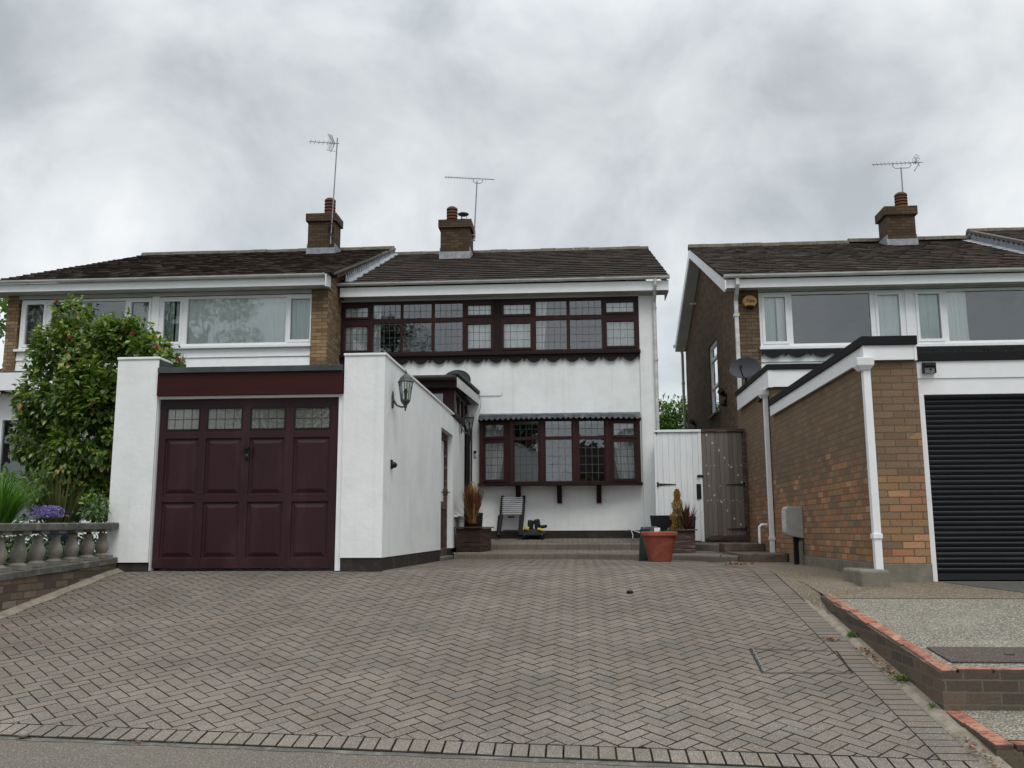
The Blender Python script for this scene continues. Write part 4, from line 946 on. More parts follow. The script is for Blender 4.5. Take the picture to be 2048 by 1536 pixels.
# panelled up-and-over door
def door_panelled(parent, x0, x1, z0, z1, Y):
    Wd, H = x1-x0, z1-z0
    crop = lambda cx: x0 + (cx-345)/(1530-345)*Wd
    cols = [(0.035, 0.225), (0.265, 0.465), (0.51, 0.705), (0.755, 0.955)]
    rows = [(0.055, 0.385), (0.425, 0.765)]; win = (0.815, 0.948)
    holes = [(x0+a*Wd, x0+b*Wd, z0+win[0]*H, z0+win[1]*H) for a, b in cols] + [(x0+a*Wd, x0+b*Wd, z0+p*H, z0+q*H) for a, b in cols for p, q in rows]
    mb = MB(); rects(mb, x0, x1, z0, z1, Y, Y+0.035, holes)
    for a, b in cols:
        for p, q in rows:
            X0, X1, Z0, Z1 = x0+a*Wd, x0+b*Wd, z0+p*H, z0+q*H
            e, e2 = 0.022, 0.07; r_ = [(X0, Z0, X1, Z1, 0.0), (X0+e*0.3, Z0+e*0.3, X1-e*0.3, Z1-e*0.3, 0.020), (X0+e, Z0+e, X1-e, Z1-e, 0.022), (X0+e2, Z0+e2, X1-e2, Z1-e2, 0.004)]
            rg = []
            for (u0, w0, u1, w1, d) in r_: rg.append([mb.av((u0, Y+d, w0)), mb.av((u1, Y+d, w0)), mb.av((u1, Y+d, w1)), mb.av((u0, Y+d, w1))])
            for k in range(3):
                for j in range(4): mb.f.append([rg[k][j], rg[k][(j+1)%4], rg[k+1][(j+1)%4], rg[k+1][j]]); mb.m.append(0)
            mb.f.append(rg[3]); mb.m.append(0)
    xm = x0+0.4875*Wd; mb.box(xm-0.003, xm+0.003, Y-0.002, Y-0.0005, z0, z0+0.80*H)
    d = mb.build('garage_door', MT['garage_door'], parent)
    for a, b in cols:
        X0, X1, Z0, Z1 = x0+a*Wd, x0+b*Wd, z0+win[0]*H, z0+win[1]*H
        g = MB(); rects(g, X0-0.004, X1+0.004, Z0-0.004, Z1+0.004, Y-0.006, Y+0.02, [(X0+0.012, X1-0.012, Z0+0.012, Z1-0.012)], 2)
        yy = Y+0.015; g.face([(X0, yy, Z0), (X1, yy, Z0), (X1, yy, Z1), (X0, yy, Z1)], 0)
        for k in range(1, 4):
            xx = X0+(X1-X0)*k/4; g.box(xx-0.003, xx+0.003, yy-0.006, yy-0.001, Z0, Z1, 1)
        zz = (Z0+Z1)/2; g.box(X0, X1, yy-0.0065, yy-0.0015, zz-0.003, zz+0.003, 1)
        g.build('leaded_pane', [MT['glass_door'], MT['came'], MT['black']], d)
    h = MB(); hx, hz = PY(495, 905, Y).x, PY(495, 905, Y).z
    h.box(hx-0.03, hx+0.03, Y-0.02, Y-0.0025, hz-0.075, hz+0.075); h.box(hx-0.045, hx+0.02, Y-0.05, Y-0.021, hz+0.035, hz+0.062)
    h.lathe((hx, Y-0.02, hz-0.03), [(0.012, -0.004), (0.012, 0.0)], 10, 1)
    h.build('handle', [MT['black'], MT['alu']], d, bevel=0.008)
door_panelled(ga, dl, dr_, 0.03, 2.07, YG+0.075)
mb = MB(); mb.box(XG0+0.26, -2.56, YG+1.2, YG+1.25, 0, 2.3); mb.face([(XG0+0.26, YG+0.15, 0.001), (-2.55, YG+0.15, 0.001), (-2.55, YG+1.2, 0.001), (XG0+0.26, YG+1.2, 0.001)])
mb.build('interior', MT['soffit'], ga)
# side door in the long wall
mb = MB(); xd = XG1-0.10
rects(mb, dy0+0.004, dy1-0.004, 0.02, dzt-0.004, xd-0.06, xd, [(dy0+0.09, dy1-0.09, 0.16, 0.85), (dy0+0.09, dy1-0.09, 0.98, dzt-0.12)], swap=True)
sdoor = mb.build('personnel_door', MT['wood_old'], ga)
mb = MB(); mb.face([(xd-0.03, dy0+0.08, 0.97), (xd-0.03, dy1-0.08, 0.97), (xd-0.03, dy1-0.08, dzt-0.11), (xd-0.03, dy0+0.08, dzt-0.11)]); mb.build('pane', MT['glass'], sdoor)
mb = MB(); mb.box(xd-0.04, xd-0.02, dy0+0.08, dy1-0.08, 0.15, 0.86); mb.build('panel', MT['wood_dark'], sdoor)
mb = MB(); hz = PX(900, 983, XG1).z; mb.box(xd+0.001, xd+0.012, dy1-0.075, dy1-0.035, hz-0.06, hz+0.06); mb.tube([(xd+0.01, dy1-0.055, hz), (xd+0.05, dy1-0.055, hz), (xd+0.055, dy1-0.16, hz)], 0.009, 8); mb.build('handle', MT['black'], sdoor)
mb = MB(); mb.box(XG1-0.23, XG1+0.04, dy0-0.02, dy1+0.02, -0.04, 0.02); mb.build('door_step', MT['stone_dark'], ga, bevel=0.006)
mb = MB(); mb.box(XG1-0.02, XG1+0.07, 17.15, 18.65, PX(915, 1032, XG1).z-0.03, PX(915, 1032, XG1).z); mb.build('ledge', MT['upvc_dirty'], ga, bevel=0.006)
# porch clerestory
pz0, pz1 = 2.62, 3.12
mb = MB()
px0 = -4.4
rects(mb, px0, XG1, pz0, pz1, 17.12, 17.2, [(px0+0.12, -3.5, pz0+0.1, pz1-0.06), (-3.42, -2.52, pz0+0.1, pz1-0.06)])
rects(mb, 17.2005, 19.25, pz0, pz1, XG1-0.08, XG1, [(17.34, 17.92, pz0+0.1, pz1-0.06), (18.0, 18.55, pz0+0.1, pz1-0.06), (18.63, 19.15, pz0+0.1, pz1-0.06)], swap=True)
po = mb.build('porch_clerestory', MT['mahog'], ga)
mb = MB(); mb.face([(px0, 17.17, pz0), (XG1, 17.17, pz0), (XG1, 17.17, pz1), (px0, 17.17, pz1)]); mb.face([(XG1-0.03, 17.2, pz0), (XG1-0.03, 19.2, pz0), (XG1-0.03, 19.2, pz1), (XG1-0.03, 17.2, pz1)]); mb.build('pane', MT['glass'], po)
mb = MB(); mb.box(px0, XG1-0.1, 17.3, 19.2, 2.58, 2.60); mb.box(px0-0.02, px0, 17.2, 19.25, 2.6, 3.12); mb.build('interior', MT['room'], po)
c1 = PY(914, 756, 16.85); c2 = PY(957, 794, YF-0.02)
zr0, zr1 = 3.13, 3.345
mb = MB(); mb.prism([(px0-0.1, 16.85, zr1-0.03), (c1.x-0.02, 16.85, zr1-0.03), (c2.x-0.02, YF-0.005, zr1-0.03), (px0-0.1, YF-0.005, zr1-0.03)], (0, 0, 0.05))
mb.prism([(c1.x-0.1, 16.85, zr1+0.0205), (c1.x+0.03, 16.82, zr1+0.0205), (c2.x+0.03, YF-0.004, zr1+0.0205), (c2.x-0.1, YF-0.004, zr1+0.0205)], (0, 0, 0.06))
mb.build('porch_roof', MT['felt'], ga, bevel=0.008)
mb = MB(); mb.prism([(c1.x-0.002, 16.86, zr0), (c1.x+0.012, 16.86, zr0), (c2.x+0.012, YF-0.004, zr0), (c2.x-0.002, YF-0.004, zr0)], (0, 0, zr1-zr0-0.032))
mb.build('bargeboard', MT['upvc_dirty'], ga)
mb = MB(); mb.box(px0-0.1, c1.x-0.003, 16.86, 16.88, zr0, zr1-0.031); mb.box(px0-0.1, c1.x-0.003, 16.885, YF-0.01, zr0-0.01, zr0+0.005)
mb.build('porch_fascia', MT['mahog_dark'], ga)
mb = MB(); mb.prism([(px0-0.1, 16.80+a, 3.30+b) for a, b in [(-0.055*math.cos(t_*math.pi/6), -0.055*math.sin(t_*math.pi/6)) for t_ in range(7)]], (c1.x-px0+0.09, 0, 0)); mb.build('porch_gutter', MT['mahog'], ga)
mb = MB(); mb.box(XG1-0.25, XG1+0.03, 17.03, 19.2, gz-0.018, gz+0.03); mb.build('porch_flashing', MT['mahog_dark'], ga)
# porch doorway behind the end of the wall
mb = MB(); mb.box(-2.47, -2.20, 18.74, YF-0.014, 0.28, 2.60); pdn = mb.build('porch_door', MT['mahog_dark'], ga)
mb = MB(); mb.tube([(-2.19, 18.95, 1.45), (-2.14, 18.95, 1.45), (-2.14, 19.05, 1.45)], 0.012, 8); mb.box(-2.199, -2.185, 18.85, 18.88, 0.9, 2.3); mb.build('door_furniture', MT['steel'], pdn)
mb = MB()
for zz in (2.55, 2.2, 1.7, 1.2): mb.lathe((-2.24, 18.70, zz), [(0.03, 0), (0.03, 0.03)], 10)
mb.tube([(-2.24, 18.70, 2.58), (-2.24, 18.70, 0.3)], 0.02, 8)
mb.build('waste_pipe', MT['black'], ga)
mb = MB(); mb.tube([PX(911, 827, XG1+0.03), PX(914, 838, XG1+0.03), PX(917, 829, XG1+0.03)], 0.004, 5); mb.build('loose_wire', MT['black'], ga)
# boundary side panel between gate and house
mb = MB(); mb.prism([(1.45, 17.02, 0.1), (1.50, 17.02, 0.1), (1.70, YF-0.04, 0.1), (1.65, YF-0.04, 0.1)], (0, 0, 2.2)); mb.build('boundary_panel', MT['render'], mh)
# ================================================================== LEFT HOUSE
YL = 18.2
lh = root('tan_brick_house', (-8.6, YL, 0.0), 'left tan brick house with white windows and a long mossy tiled roof', 'house')
lx0, lx1 = -12.05, -5.1
mb = MB(); lz0 = 4.25
rects(mb, lx0, lx1, 0.0, 5.46, YL, YL+0.25, [(-11.80, -5.45, lz0, 5.37), (-11.80, -5.45, 3.05, lz0), (-11.75, -8.4, 0.2, 2.9)])
mb.box(lx0, lx0+0.25, YL+0.2505, 29, 0, 5.46); mb.box(lx1-0.25, lx1, YL+0.2505, 29, 0, 5.46); mb.box(lx0+0.25, lx1-0.25, 28.8, 29, 0, 5.4)
# raised party gable above the middle house roof
lrs = lambda y_: 5.67+(y_-17.85)*(8.2-5.67)/(24.2-17.85)
mb.prism([(lx1-0.2, 18.2, 5.4615), (lx1-0.2, 24.2, 5.4615), (lx1-0.2, 24.2, lrs(24.2)-0.02), (lx1-0.2, 18.0, lrs(18.0)-0.02)], (0.195, 0, 0))
mb.prism([(lx0+0.02, 18.2, 5.4615), (lx0+0.02, 28.8, 5.4615), (lx0+0.02, 24.2, 8.1)], (0.2, 0, 0))
mb.build('wall', MT['brick_tan'], lh)
mb = MB()
for k in range(5): z0_ = 3.05+k*0.25; mb.prism([(-11.79, YL+0.02, z0_), (-11.79, YL+0.045, z0_+0.244), (-11.79, YL+0.08, z0_+0.244), (-11.79, YL+0.08, z0_)], (6.33, 0, 0))
mb.build('cladding', MT['upvc'], lh)
room(lh, -11.7, -8.85, YL+0.26, YL+3, 3.3, 5.4); room(lh, -8.75, -5.5, YL+0.26, YL+3, 3.3, 5.4)
X = lambda u: PY(u, 650, YL+0.02).x
def white_win(parent, outer, glasses, z0, z1, Y, label=None, fr=0.05):
    cells = []
    for a, b, s_ in glasses:
        cells.append((X(a), X(b), z0+(0.10 if s_ else 0.055), z1-(0.09 if s_ else 0.05), 0.045 if s_ else 0))
    cells_to_win(parent, X(outer[0]), X(outer[1]), z0, z1, Y, cells, MT['upvc'], MT['glass'], False, 0.08, label=label)
white_win(lh, (40, 303), ((50, 86, 1), (101, 248, 0), (260, 296, 1)), 4.29, 5.36, YL+0.03, 'white upstairs window mostly behind the camellia')
white_win(lh, (317, 628), ((326, 359, 1), (373, 571, 0), (580, 620, 1)), 4.29, 5.36, YL+0.03, 'white upstairs window beside the tan brick pier')
mb = MB(); mb.box(X(303), X(317), YL+0.0, YL+0.1, 4.29, 5.40); mb.box(-11.82, -5.44, YL-0.05, YL+0.1, 4.235, 4.288); mb.build('window_sill', MT['upvc'], lh, bevel=0.004)
curtain(X(368), X(578), 4.3, 5.35, YL+0.12, 'wide white net curtain across the large pane beside the tan brick pier', MT['curtain'], folds=12, amp=0.025)
curtain(X(320), X(340), 4.3, 5.35, YL+0.22, 'pale green curtain in the narrow casement above the garage', MT['curtain_green'], folds=3)
curtain(X(345), X(362), 4.3, 5.35, YL+0.2, 'white curtain edge in the narrow casement above the garage', MT['curtain'], folds=3)
curtain(X(578), X(625), 4.3, 5.35, YL+0.22, 'pale curtain in the casement touching the tan brick pier', MT['curtain_green'], folds=4)
curtain(X(44), X(90), 4.3, 5.35, YL+0.25, 'grey net curtain in the far left casement beside the outer brick pier', MT['meter'], folds=4)
curtain(X(254), X(300), 4.3, 5.35, YL+0.25, 'grey net curtain in the casement just above the camellia', MT['meter'], folds=4)
mb = MB(); mb.box(-11.8, -5.46, YL-0.002, YL+0.02, 5.372, 5.45); mb.box(-12.5, -5.06, 17.88, YL+0.2, 5.462, 5.475); mb.build('soffit', MT['soffit'], lh)
mb = MB(); mb.box(-12.5, -5.06, 17.855, 17.878, 5.45, 5.62); mb.prism([(-5.058, 17.78, 5.40), (-5.058, 17.78, 5.66), (-5.058, 17.9, 5.70), (-5.058, 18.15, 5.70), (-5.058, 18.15, 5.47), (-5.058, 17.88, 5.42)], (0.02, 0, 0)); mb.build('fascia', MT['upvc'], lh)
gutter(lh, -12.6, -5.06, 17.79, 5.665, MT['upvc_dirty'])
tiles(lh, -12.15, -4.93, 17.83, 5.69, 24.2, 8.2, MT['tile3'], 0.27, 0.27, step=0.026, jit=0.009)
mb = MB(); mb.face([(-12.12, 17.86, 5.65), (-5.0, 17.86, 5.65), (-5.0, 24.2, 8.16), (-12.12, 24.2, 8.16)]); mb.face([(-12.12, 30, 5.8), (-12.12, 24.2, 8.16), (-5.0, 24.2, 8.16), (-5.0, 30, 5.8)]); mb.build('roof_deck', MT['tile3'], lh)
ridge(lh, -12.15, -4.93, 24.2, 8.22)
# mortar verge and stepped lead soakers along the party upstand
mb = MB(); n_ = 22
for k in range(n_):
    ya = 18.0+k*(24.25-18.0)/n_; yb = ya+(24.25-18.0)/n_-0.006
    mb.prism([(-5.0, ya, lrs(ya)-0.03), (-4.915, ya, lrs(ya)-0.03), (-4.915, ya, lrs(ya)+0.018), (-5.0, ya, lrs(ya)+0.022)], (0, yb-ya, lrs(yb)-lrs(ya)))
mb.build('verge', MT['ridge'], lh)
mrs = lambda y_: 5.765+(y_-18.93)*(8.0-5.765)/(24.1-18.93)
mb = MB(); n_ = 30
mb.prism([(-5.10, 18.3, 5.72), (-5.10, 24.15, mrs(24.15)-0.1), (-5.10, 24.15, lrs(24.15)-0.03), (-5.10, 18.3, lrs(18.3)-0.03)], (0.15, 0, 0), 1)
for k in range(n_):
    ya = 18.95+k*(24.2-18.95)/n_; yb = ya+(24.2-18.95)/n_; t_ = 0.10+random.uniform(-0.01, 0.02)
    mb.prism([(-4.945, ya, mrs(ya)+0.0), (-4.945, yb, mrs(yb)+0.0), (-4.945, yb, mrs(yb)+0.05), (-4.945, ya+(yb-ya)*0.35, mrs(yb)+t_*1.7), (-4.945, ya, mrs(ya)+0.06)], (0.012, 0, 0))
    mb.prism([(-4.93, ya, mrs(ya)+0.035), (-4.93, yb, mrs(yb)+0.035), (-4.93, yb, mrs(yb)+0.06), (-4.93, ya, mrs(ya)+0.06)], (0.13+0.03*math.sin(k*1.9), 0, -0.012))
mb.build('lead_soakers', [MT['lead'], MT['brick_chim']], lh)
Yc = 22.9
cl = chimney(lh, PY(616, 460, Yc).x, PY(669, 460, Yc).x, Yc, Yc+0.62, lrs(Yc)+0.03, PY(640, 426, Yc-0.06).z)
zt_ = PY(640, 426, Yc-0.06).z
pot(cl, PY(660, 420, Yc+0.33).x, Yc+0.33, zt_, 0.125, 0.42)
# lower parts of the left house behind the planting
mb = MB(); za = PY(20, 757, 16.6).z
mb.box(-13.5, -8.4, 16.55, YL, za, za+0.14); lowf = mb.build('canopy_roof', MT['felt'], lh, bevel=0.01)
mb = MB(); mb.box(-13.5, -8.4, 16.52, 16.548, za-0.24, za+0.10); mb.build('canopy_fascia', MT['upvc'], lh)
mb = MB(); p0 = -13.4; rects(mb, p0, -8.45, 0.1, za-0.245, 16.9, 16.98, [(-12.3, -11.35, 2.0, 2.62), (-12.3, -11.35, 0.35, 1.85), (-11.1, -9.9, 0.7, 2.62), (-9.7, -8.7, 0.7, 2.62)])
mb.build('porch_frame', MT['upvc'], lh)
mb = MB(); mb.face([(-13.2, 16.95, 0.2), (-8.5, 16.95, 0.2), (-8.5, 16.95, 2.65), (-13.2, 16.95, 2.65)]); mb.build('porch_glazing', MT['glass'], lh)
mb = MB(); mb.box(-13.3, -8.5, 17.9, 17.95, 0, 2.65); mb.build('porch_back', MT['room'], lh)
# ================================================================== RIGHT HOUSE
YR = 17.7; XRH = 3.2
rh = root('brown_brick_house', (6.5, YR, 0.0), 'right brown brick house with gable end, white windows and mossy roof', 'house')
X = lambda u: PY(u, 640, YR+0.02).x
rb1 = 26.3
mb = MB(); rz0 = 3.93
rects(mb, XRH, 12.0, 0.0, 5.10, YR, YR+0.25, [(X(1518), 11.5, rz0, 5.05), (X(1518), 11.5, 2.6, rz0)])
gw = [PX(1421, 760, XRH).y, PX(1434, 760, XRH).y]
gy0, gy1 = PX(1436, 760, XRH).y, PX(1419, 760, XRH).y
gzt, gzb = PX(1421, 690, XRH).z, PX(1421, 835, XRH).z
rects(mb, YR+0.2505, rb1, 0.0, 5.10, XRH, XRH+0.25, [(gy0, gy1, gzb, gzt)], swap=True)
mb.box(XRH+0.2505, 12.0, rb1-0.25, rb1, 0, 5.1)
rrs = lambda y_: 5.30+(y_-17.4)*(7.45-5.30)/(22.4-17.4)
mb.prism([(XRH+0.001, YR+0.05, 5.1005), (XRH+0.001, rb1-0.02, 5.1005), (XRH+0.001, rb1-0.02, rrs(22.4)-(rb1-22.4)*0.43-0.1), (XRH+0.001, 22.4, 7.32), (XRH+0.001, YR+0.05, rrs(YR)-0.1)], (0.24, 0, 0))
mb.build('wall', MT['brick_dark'], rh)
room(rh, X(1520), X(1815), YR+0.26, YR+3, 3.0, 5.08); room(rh, X(1822), 11.5, YR+0.26, YR+3, 3.0, 5.08)
mb = MB()
for k in range(5): z0_ = 2.6+k*0.266; mb.prism([(X(1518)+0.005, YR+0.02, z0_), (X(1518)+0.005, YR+0.045, z0_+0.26), (X(1518)+0.005, YR+0.08, z0_+0.26), (X(1518)+0.005, YR+0.08, z0_)], (11.4-X(1518), 0, 0))
mb.build('cladding', MT['upvc'], rh)
mb = MB(); scallops(mb, X(1519), 11.0, 3.885, 3.74, YR-0.05, YR-0.02, 0.47, gap=True); mb.build('valance', MT['slate'], rh)
white_win(rh, (1519, 1812), ((1529, 1572, 1), (1585, 1742, 0), (1757, 1801, 1)), 3.96, 5.045, YR+0.02, 'white upstairs window beside the alarm box')
white_win(rh, (1826, 2215), ((1838, 1882, 1), (1896, 2140, 0), (2155, 2200, 1)), 3.96, 5.045, YR+0.02, 'white upstairs window at the right edge')
mb = MB(); mb.box(X(1812), X(1826), YR+0.0, YR+0.1, 3.96, 5.045); mb.box(X(1518)-0.02, 11.4, YR-0.06, YR+0.1, 3.90, 3.958); mb.build('window_sill', MT['upvc'], rh, bevel=0.004)
for (a, b, m_, fo, lab) in ((1523, 1553, 'curtain_green', 3, 'pale green curtain in the casement beside the round alarm box'), (1556, 1576, 'curtain', 2, 'white curtain edge in the casement beside the round alarm box'),
        (1752, 1806, 'curtain', 4, 'white curtain in the casement left of the white post'), (1832, 1888, 'curtain_green', 4, 'pale green curtain in the casement right of the white post'), (1893, 1941, 'curtain', 5, 'white curtain drawn to the left of the large right hand pane')):
    curtain(X(a), X(b), 3.98, 5.03, YR+0.14, lab, MT[m_], folds=fo, amp=0.025)
mb = MB(); mb.box(X(1518), 11.5, YR-0.003, YR+0.02, 5.052, 5.16); mb.box(2.93, 12.0, 17.42, YR+0.1, 5.10, 5.115)
mb.build('soffit', MT['soffit'], rh)
rback = 26.25; zbk = rrs(22.4)-(rback-22.4)*0.43
mb = MB(); mb.box(2.92, 12.0, 17.395, 17.418, 5.07, 5.24)
mb.prism([(2.90, 17.40, 4.99), (2.90, 17.30, 5.02), (2.90, 17.30, 5.20), (2.90, 22.4, 7.41), (2.90, rback, zbk), (2.90, rback, zbk-0.2), (2.90, 22.4, 7.20), (2.90, 17.7, 5.12)], (0.022, 0, 0))
mb.box(2.90, XRH+0.1, rback, rback+0.02, zbk-0.24, zbk)
mb.build('bargeboard', MT['upvc'], rh)
mb = MB(); mb.prism([(2.923, 17.5, 5.09), (2.923, 22.4, 7.19), (2.923, rback, zbk-0.19), (2.923, rback, zbk-0.22), (2.923, 22.4, 7.16), (2.923, 17.5, 5.06)], (XRH-2.93, 0, 0)); mb.build('verge_soffit', MT['soffit'], rh)
gutter(rh, 2.88, 12.0, 17.33, 5.305, MT['upvc_dirty'], square=False)
mb = MB(); mb.prism([(2.86+a_*0, rback+0.03+a_, zbk-0.02+b_) for a_, b_ in ((-0.0, 0), (0, -0.08), (0.1, -0.08), (0.1, 0))], (0.5, 0, 0)); mb.build('gutter', MT['upvc_dirty'], rh)
tiles(rh, 2.87, 12.0, 17.37, 5.31, 22.4, 7.46, MT['tile2'], 0.27, 0.27, step=0.026, jit=0.009)
mb = MB(); mb.face([(2.90, 17.40, 5.27), (12, 17.40, 5.27), (12, 22.4, 7.42), (2.90, 22.4, 7.42)]); mb.face([(2.90, rback, zbk+0.01), (2.90, 22.4, 7.43), (12, 22.4, 7.43), (12, rback, zbk+0.01)]); mb.build('roof_deck', MT['tile2'], rh)
ridge(rh, 2.88, 6.8, 22.4, 7.48); ridge(rh, 6.8, 12.0, 22.4, 7.53)
chr_ = chimney(rh, PY(1774, 450, 21.6).x, PY(1831, 450, 21.6).x, 21.6, 22.2, rrs(21.6)+0.03, PY(1790, 412, 21.55).z)
pot(chr_, PY(1802, 410, 21.95).x, 21.93, PY(1790, 412, 21.55).z, 0.125, 0.36)
# downpipes of the right house
mb = MB(); xp = PY(1478, 700, YR-0.09).x-0.02
mb.box(xp-0.035, xp+0.035, YR-0.38, YR-0.31, 5.12, 5.26); mb.prism([(xp-0.035, YR-0.38, 5.12), (xp-0.035, YR-0.31, 5.12), (xp-0.035, YR-0.06, 4.86), (xp-0.035, YR-0.13, 4.86)], (0.07, 0, 0)); mb.box(xp-0.035, xp+0.035, YR-0.13, YR-0.06, 1.9, 4.859)
for z in (4.55, 2.9): mb.box(xp-0.05, xp+0.05, YR-0.14, YR-0.002, z, z+0.06)
mb.build('downpipe', MT['upvc_dirty'], rh)
mb = MB(); yb = rb1-0.05; xb = 3.1
mb.tube([(xb-0.05, rback+0.06, zbk-0.08), (xb, yb, zbk-0.3), (xb, yb, zbk-0.5), (xb, yb, 0.2)], 0.04, 8)
for z in (4.6, 3.2): mb.lathe((xb, yb, z), [(0.05, 0), (0.05, 0.05)], 10)
mb.build('downpipe', MT['soffit'], rh, smooth=True, auto=40)
# tall gable window
mb = MB(); h_ = gzt-gzb
rects(mb, gy0, gy1, gzb, gzt, XRH+0.04, XRH+0.1, [(gy0+0.09, gy1-0.09, gzb+0.08, gzb+0.37*h_), (gy0+0.09, gy1-0.09, gzb+0.41*h_, gzb+0.76*h_), (gy0+0.09, gy1-0.09, gzb+0.80*h_, gzt-0.09)], swap=True)
tw = mb.build('stair_window', MT['upvc'], rh)
mb = MB(); mb.face([(XRH+0.07, gy0+0.05, gzb+0.05), (XRH+0.07, gy1-0.05, gzb+0.05), (XRH+0.07, gy1-0.05, gzt-0.05), (XRH+0.07, gy0+0.05, gzt-0.05)]); mb.build('pane', MT['glass'], tw)
mb = MB(); mb.box(XRH-0.06, XRH+0.04, gy0-0.06, gy1+0.06, gzb-0.05, gzb-0.002); mb.build('sill', MT['concrete'], tw)
# neighbour roof beyond (higher step, right)
fr_ = root('stepped_roof_house', (14, 22, 0), 'higher brown roof with lead flashed step at the right edge behind the brown brick house', 'house')
ax_ = 9.0
nz0, nz1 = 5.70, PY(1935, 463, 22.4).z
xa_ = PY(1935, 463, 22.4).x
tiles(fr_, xa_, 15, 17.37, nz1-(7.46-5.31), 22.4, nz1, MT['tile3'], 0.33, 0.3, step=0.024)
mb = MB(); mb.prism([(xa_+0.03, 17.4, 5.2), (xa_+0.03, 17.4, nz1-2.19), (xa_+0.03, 22.4, nz1-0.04), (xa_+0.03, 27, nz1-2.1), (xa_+0.03, 27, 5.2)], (6, 0, 0)); mb.build('wall', MT['brick_chim'], fr_)
ridge(fr_, xa_, 15, 22.4, nz1+0.01)
mb = MB()
for k in range(22):
    ya = 17.5+k*0.225; yb = ya+0.225
    mb.prism([(xa_+0.012, ya, rrs(ya)+0.02), (xa_+0.012, yb, rrs(yb)+0.02), (xa_+0.012, yb, rrs(yb)+0.14), (xa_+0.012, (ya+yb)/2, rrs(yb)+0.2), (xa_+0.012, ya, rrs(ya)+0.15)], (0.012, 0, 0))
    mb.prism([(xa_-0.2, ya, rrs(ya)+0.03), (xa_+0.01, ya, rrs(ya)+0.05), (xa_+0.01, yb, rrs(yb)+0.05), (xa_-0.2, yb, rrs(yb)+0.03)], (0, 0, 0.01))
mb.build('flashing', MT['lead'], fr_)
mb = MB()
for k in range(20):
    ya = 17.4+k*0.25; zt_ = nz1-2.15+(ya-17.4)*0.43
    mb.prism([(xa_-0.03, ya, zt_-0.03), (xa_+0.1, ya, zt_-0.03), (xa_+0.1, ya, zt_+0.035), (xa_-0.03, ya, zt_+0.035)], (0, 0.244, 0.105))
mb.build('verge', MT['ridge'], fr_)
# ================================================================== RIGHT GARAGE + REAR EXTENSION
XRG = 3.10; YRG = 9.8; YX = 14.55
rg = root('brick_garage', (5.5, YRG, -0.08), 'mixed orange and brown brick garage with black roller shutter and felt edged flat roof', 'garage')
xp1 = PY(1846, 900, YRG).x
mb = MB(); mb.box(XRG, xp1, YRG, YRG+0.3, 0.105, 2.3); mb.box(XRG, XRG+0.25, YRG+0.3005, YX, 0.105, 2.3)
mb.build('wall', MT['brick_gar'], rg)
mb = MB(); mb.box(XRG-0.012, xp1+0.004, YRG-0.012, YRG+0.29, -0.12, 0.104); mb.box(XRG-0.012, XRG+0.24, YRG+0.2905, 13.9, -0.12, 0.104); mb.build('plinth', MT['concrete'], rg, bevel=0.006)
zw0, zw1, zb1 = PY(1790, 721, YRG).z, PY(1790, 692, YRG).z, PY(1790, 674, YRG).z
mb = MB(); mb.box(XRG-0.05, xp1-0.01, YRG-0.05, YRG-0.02, zw0, zw1); mb.box(XRG-0.05, XRG-0.02, YRG-0.0195, YX-0.02, zw0, zw1); mb.box(xp1-0.035, xp1-0.008, YRG-0.056, YRG-0.0505, zw0-0.01, zw1)
mb.box(XRG-0.056, XRG-0.0505, YRG-0.06, YRG+0.02, zw0-0.01, zw1)
mb.build('fascia', MT['upvc'], rg)
mb = MB(); mb.box(XRG-0.075, xp1-0.0, YRG-0.075, YRG+0.1, zw1+0.0005, zb1); mb.box(XRG-0.075, XRG+0.1, YRG+0.1005, YX-0.01, zw1+0.0005, zb1); mb.box(xp1-0.02, xp1+0.0, YRG+0.1005, YRG+0.3, zw1+0.0005, zb1)
mb.build('roof_trim', MT['black_trim'], rg, bevel=0.005)
mb = MB(); mb.box(XRG+0.26, 8.0, YRG+0.31, YX, 2.15, 2.24); mb.build('roof', MT['felt'], rg)
YS = YRG+0.12
zs = [PY(1950, v, YS).z for v in (704, 722, 747, 756, 788)]
mb = MB(); mb.box(xp1+0.001, 8.0, YS-0.05, YS+0.05, zs[1], zs[0]); mb.build('shutter_roof_trim', MT['black_trim'], rg, bevel=0.004)
mb = MB(); mb.box(xp1+0.001, 8.0, YS-0.03, YS+0.03, zs[3], zs[1]-0.0005); mb.box(xp1+0.001, 8.0, YS-0.018, YS+0.03, zs[4]-0.002, zs[3]-0.0006); mb.build('shutter_head_panel', MT['upvc'], rg)
sx0 = PY(1853, 900, YS+0.02).x
mb = MB(); mb.box(xp1+0.002, sx0, YS-0.022, YS+0.09, -0.12, zs[4]-0.003); mb.build('shutter_guide', MT['upvc'], rg, bevel=0.003)
mb = MB(); zt_ = zs[4]-0.003; zb_ = -0.07; n_ = 35; hh = (zt_-zb_-0.07)/n_
prof = [(YS+0.045, zb_), (YS+0.028, zb_+0.004), (YS+0.028, zb_+0.07)]
for k in range(n_):
    z0_ = zb_+0.07+k*hh
    prof += [(YS+0.046, z0_+hh*0.04), (YS+0.038, z0_+hh*0.25), (YS+0.026, z0_+hh*0.6), (YS+0.026, z0_+hh*0.88), (YS+0.032, z0_+hh)]
for (ya, za), (yb, zb2) in zip(prof, prof[1:]):
    mb.face([(sx0+0.002, ya, za), (8.0, ya, za), (8.0, yb, zb2), (sx0+0.002, yb, zb2)])
mb.build('roller_shutter', MT['shutter'], rg)
mb = MB(); mb.box(xp1+0.01, 8, YS+0.3, YS+0.35, -0.1, 2.1); mb.build('interior', MT['room'], rg)
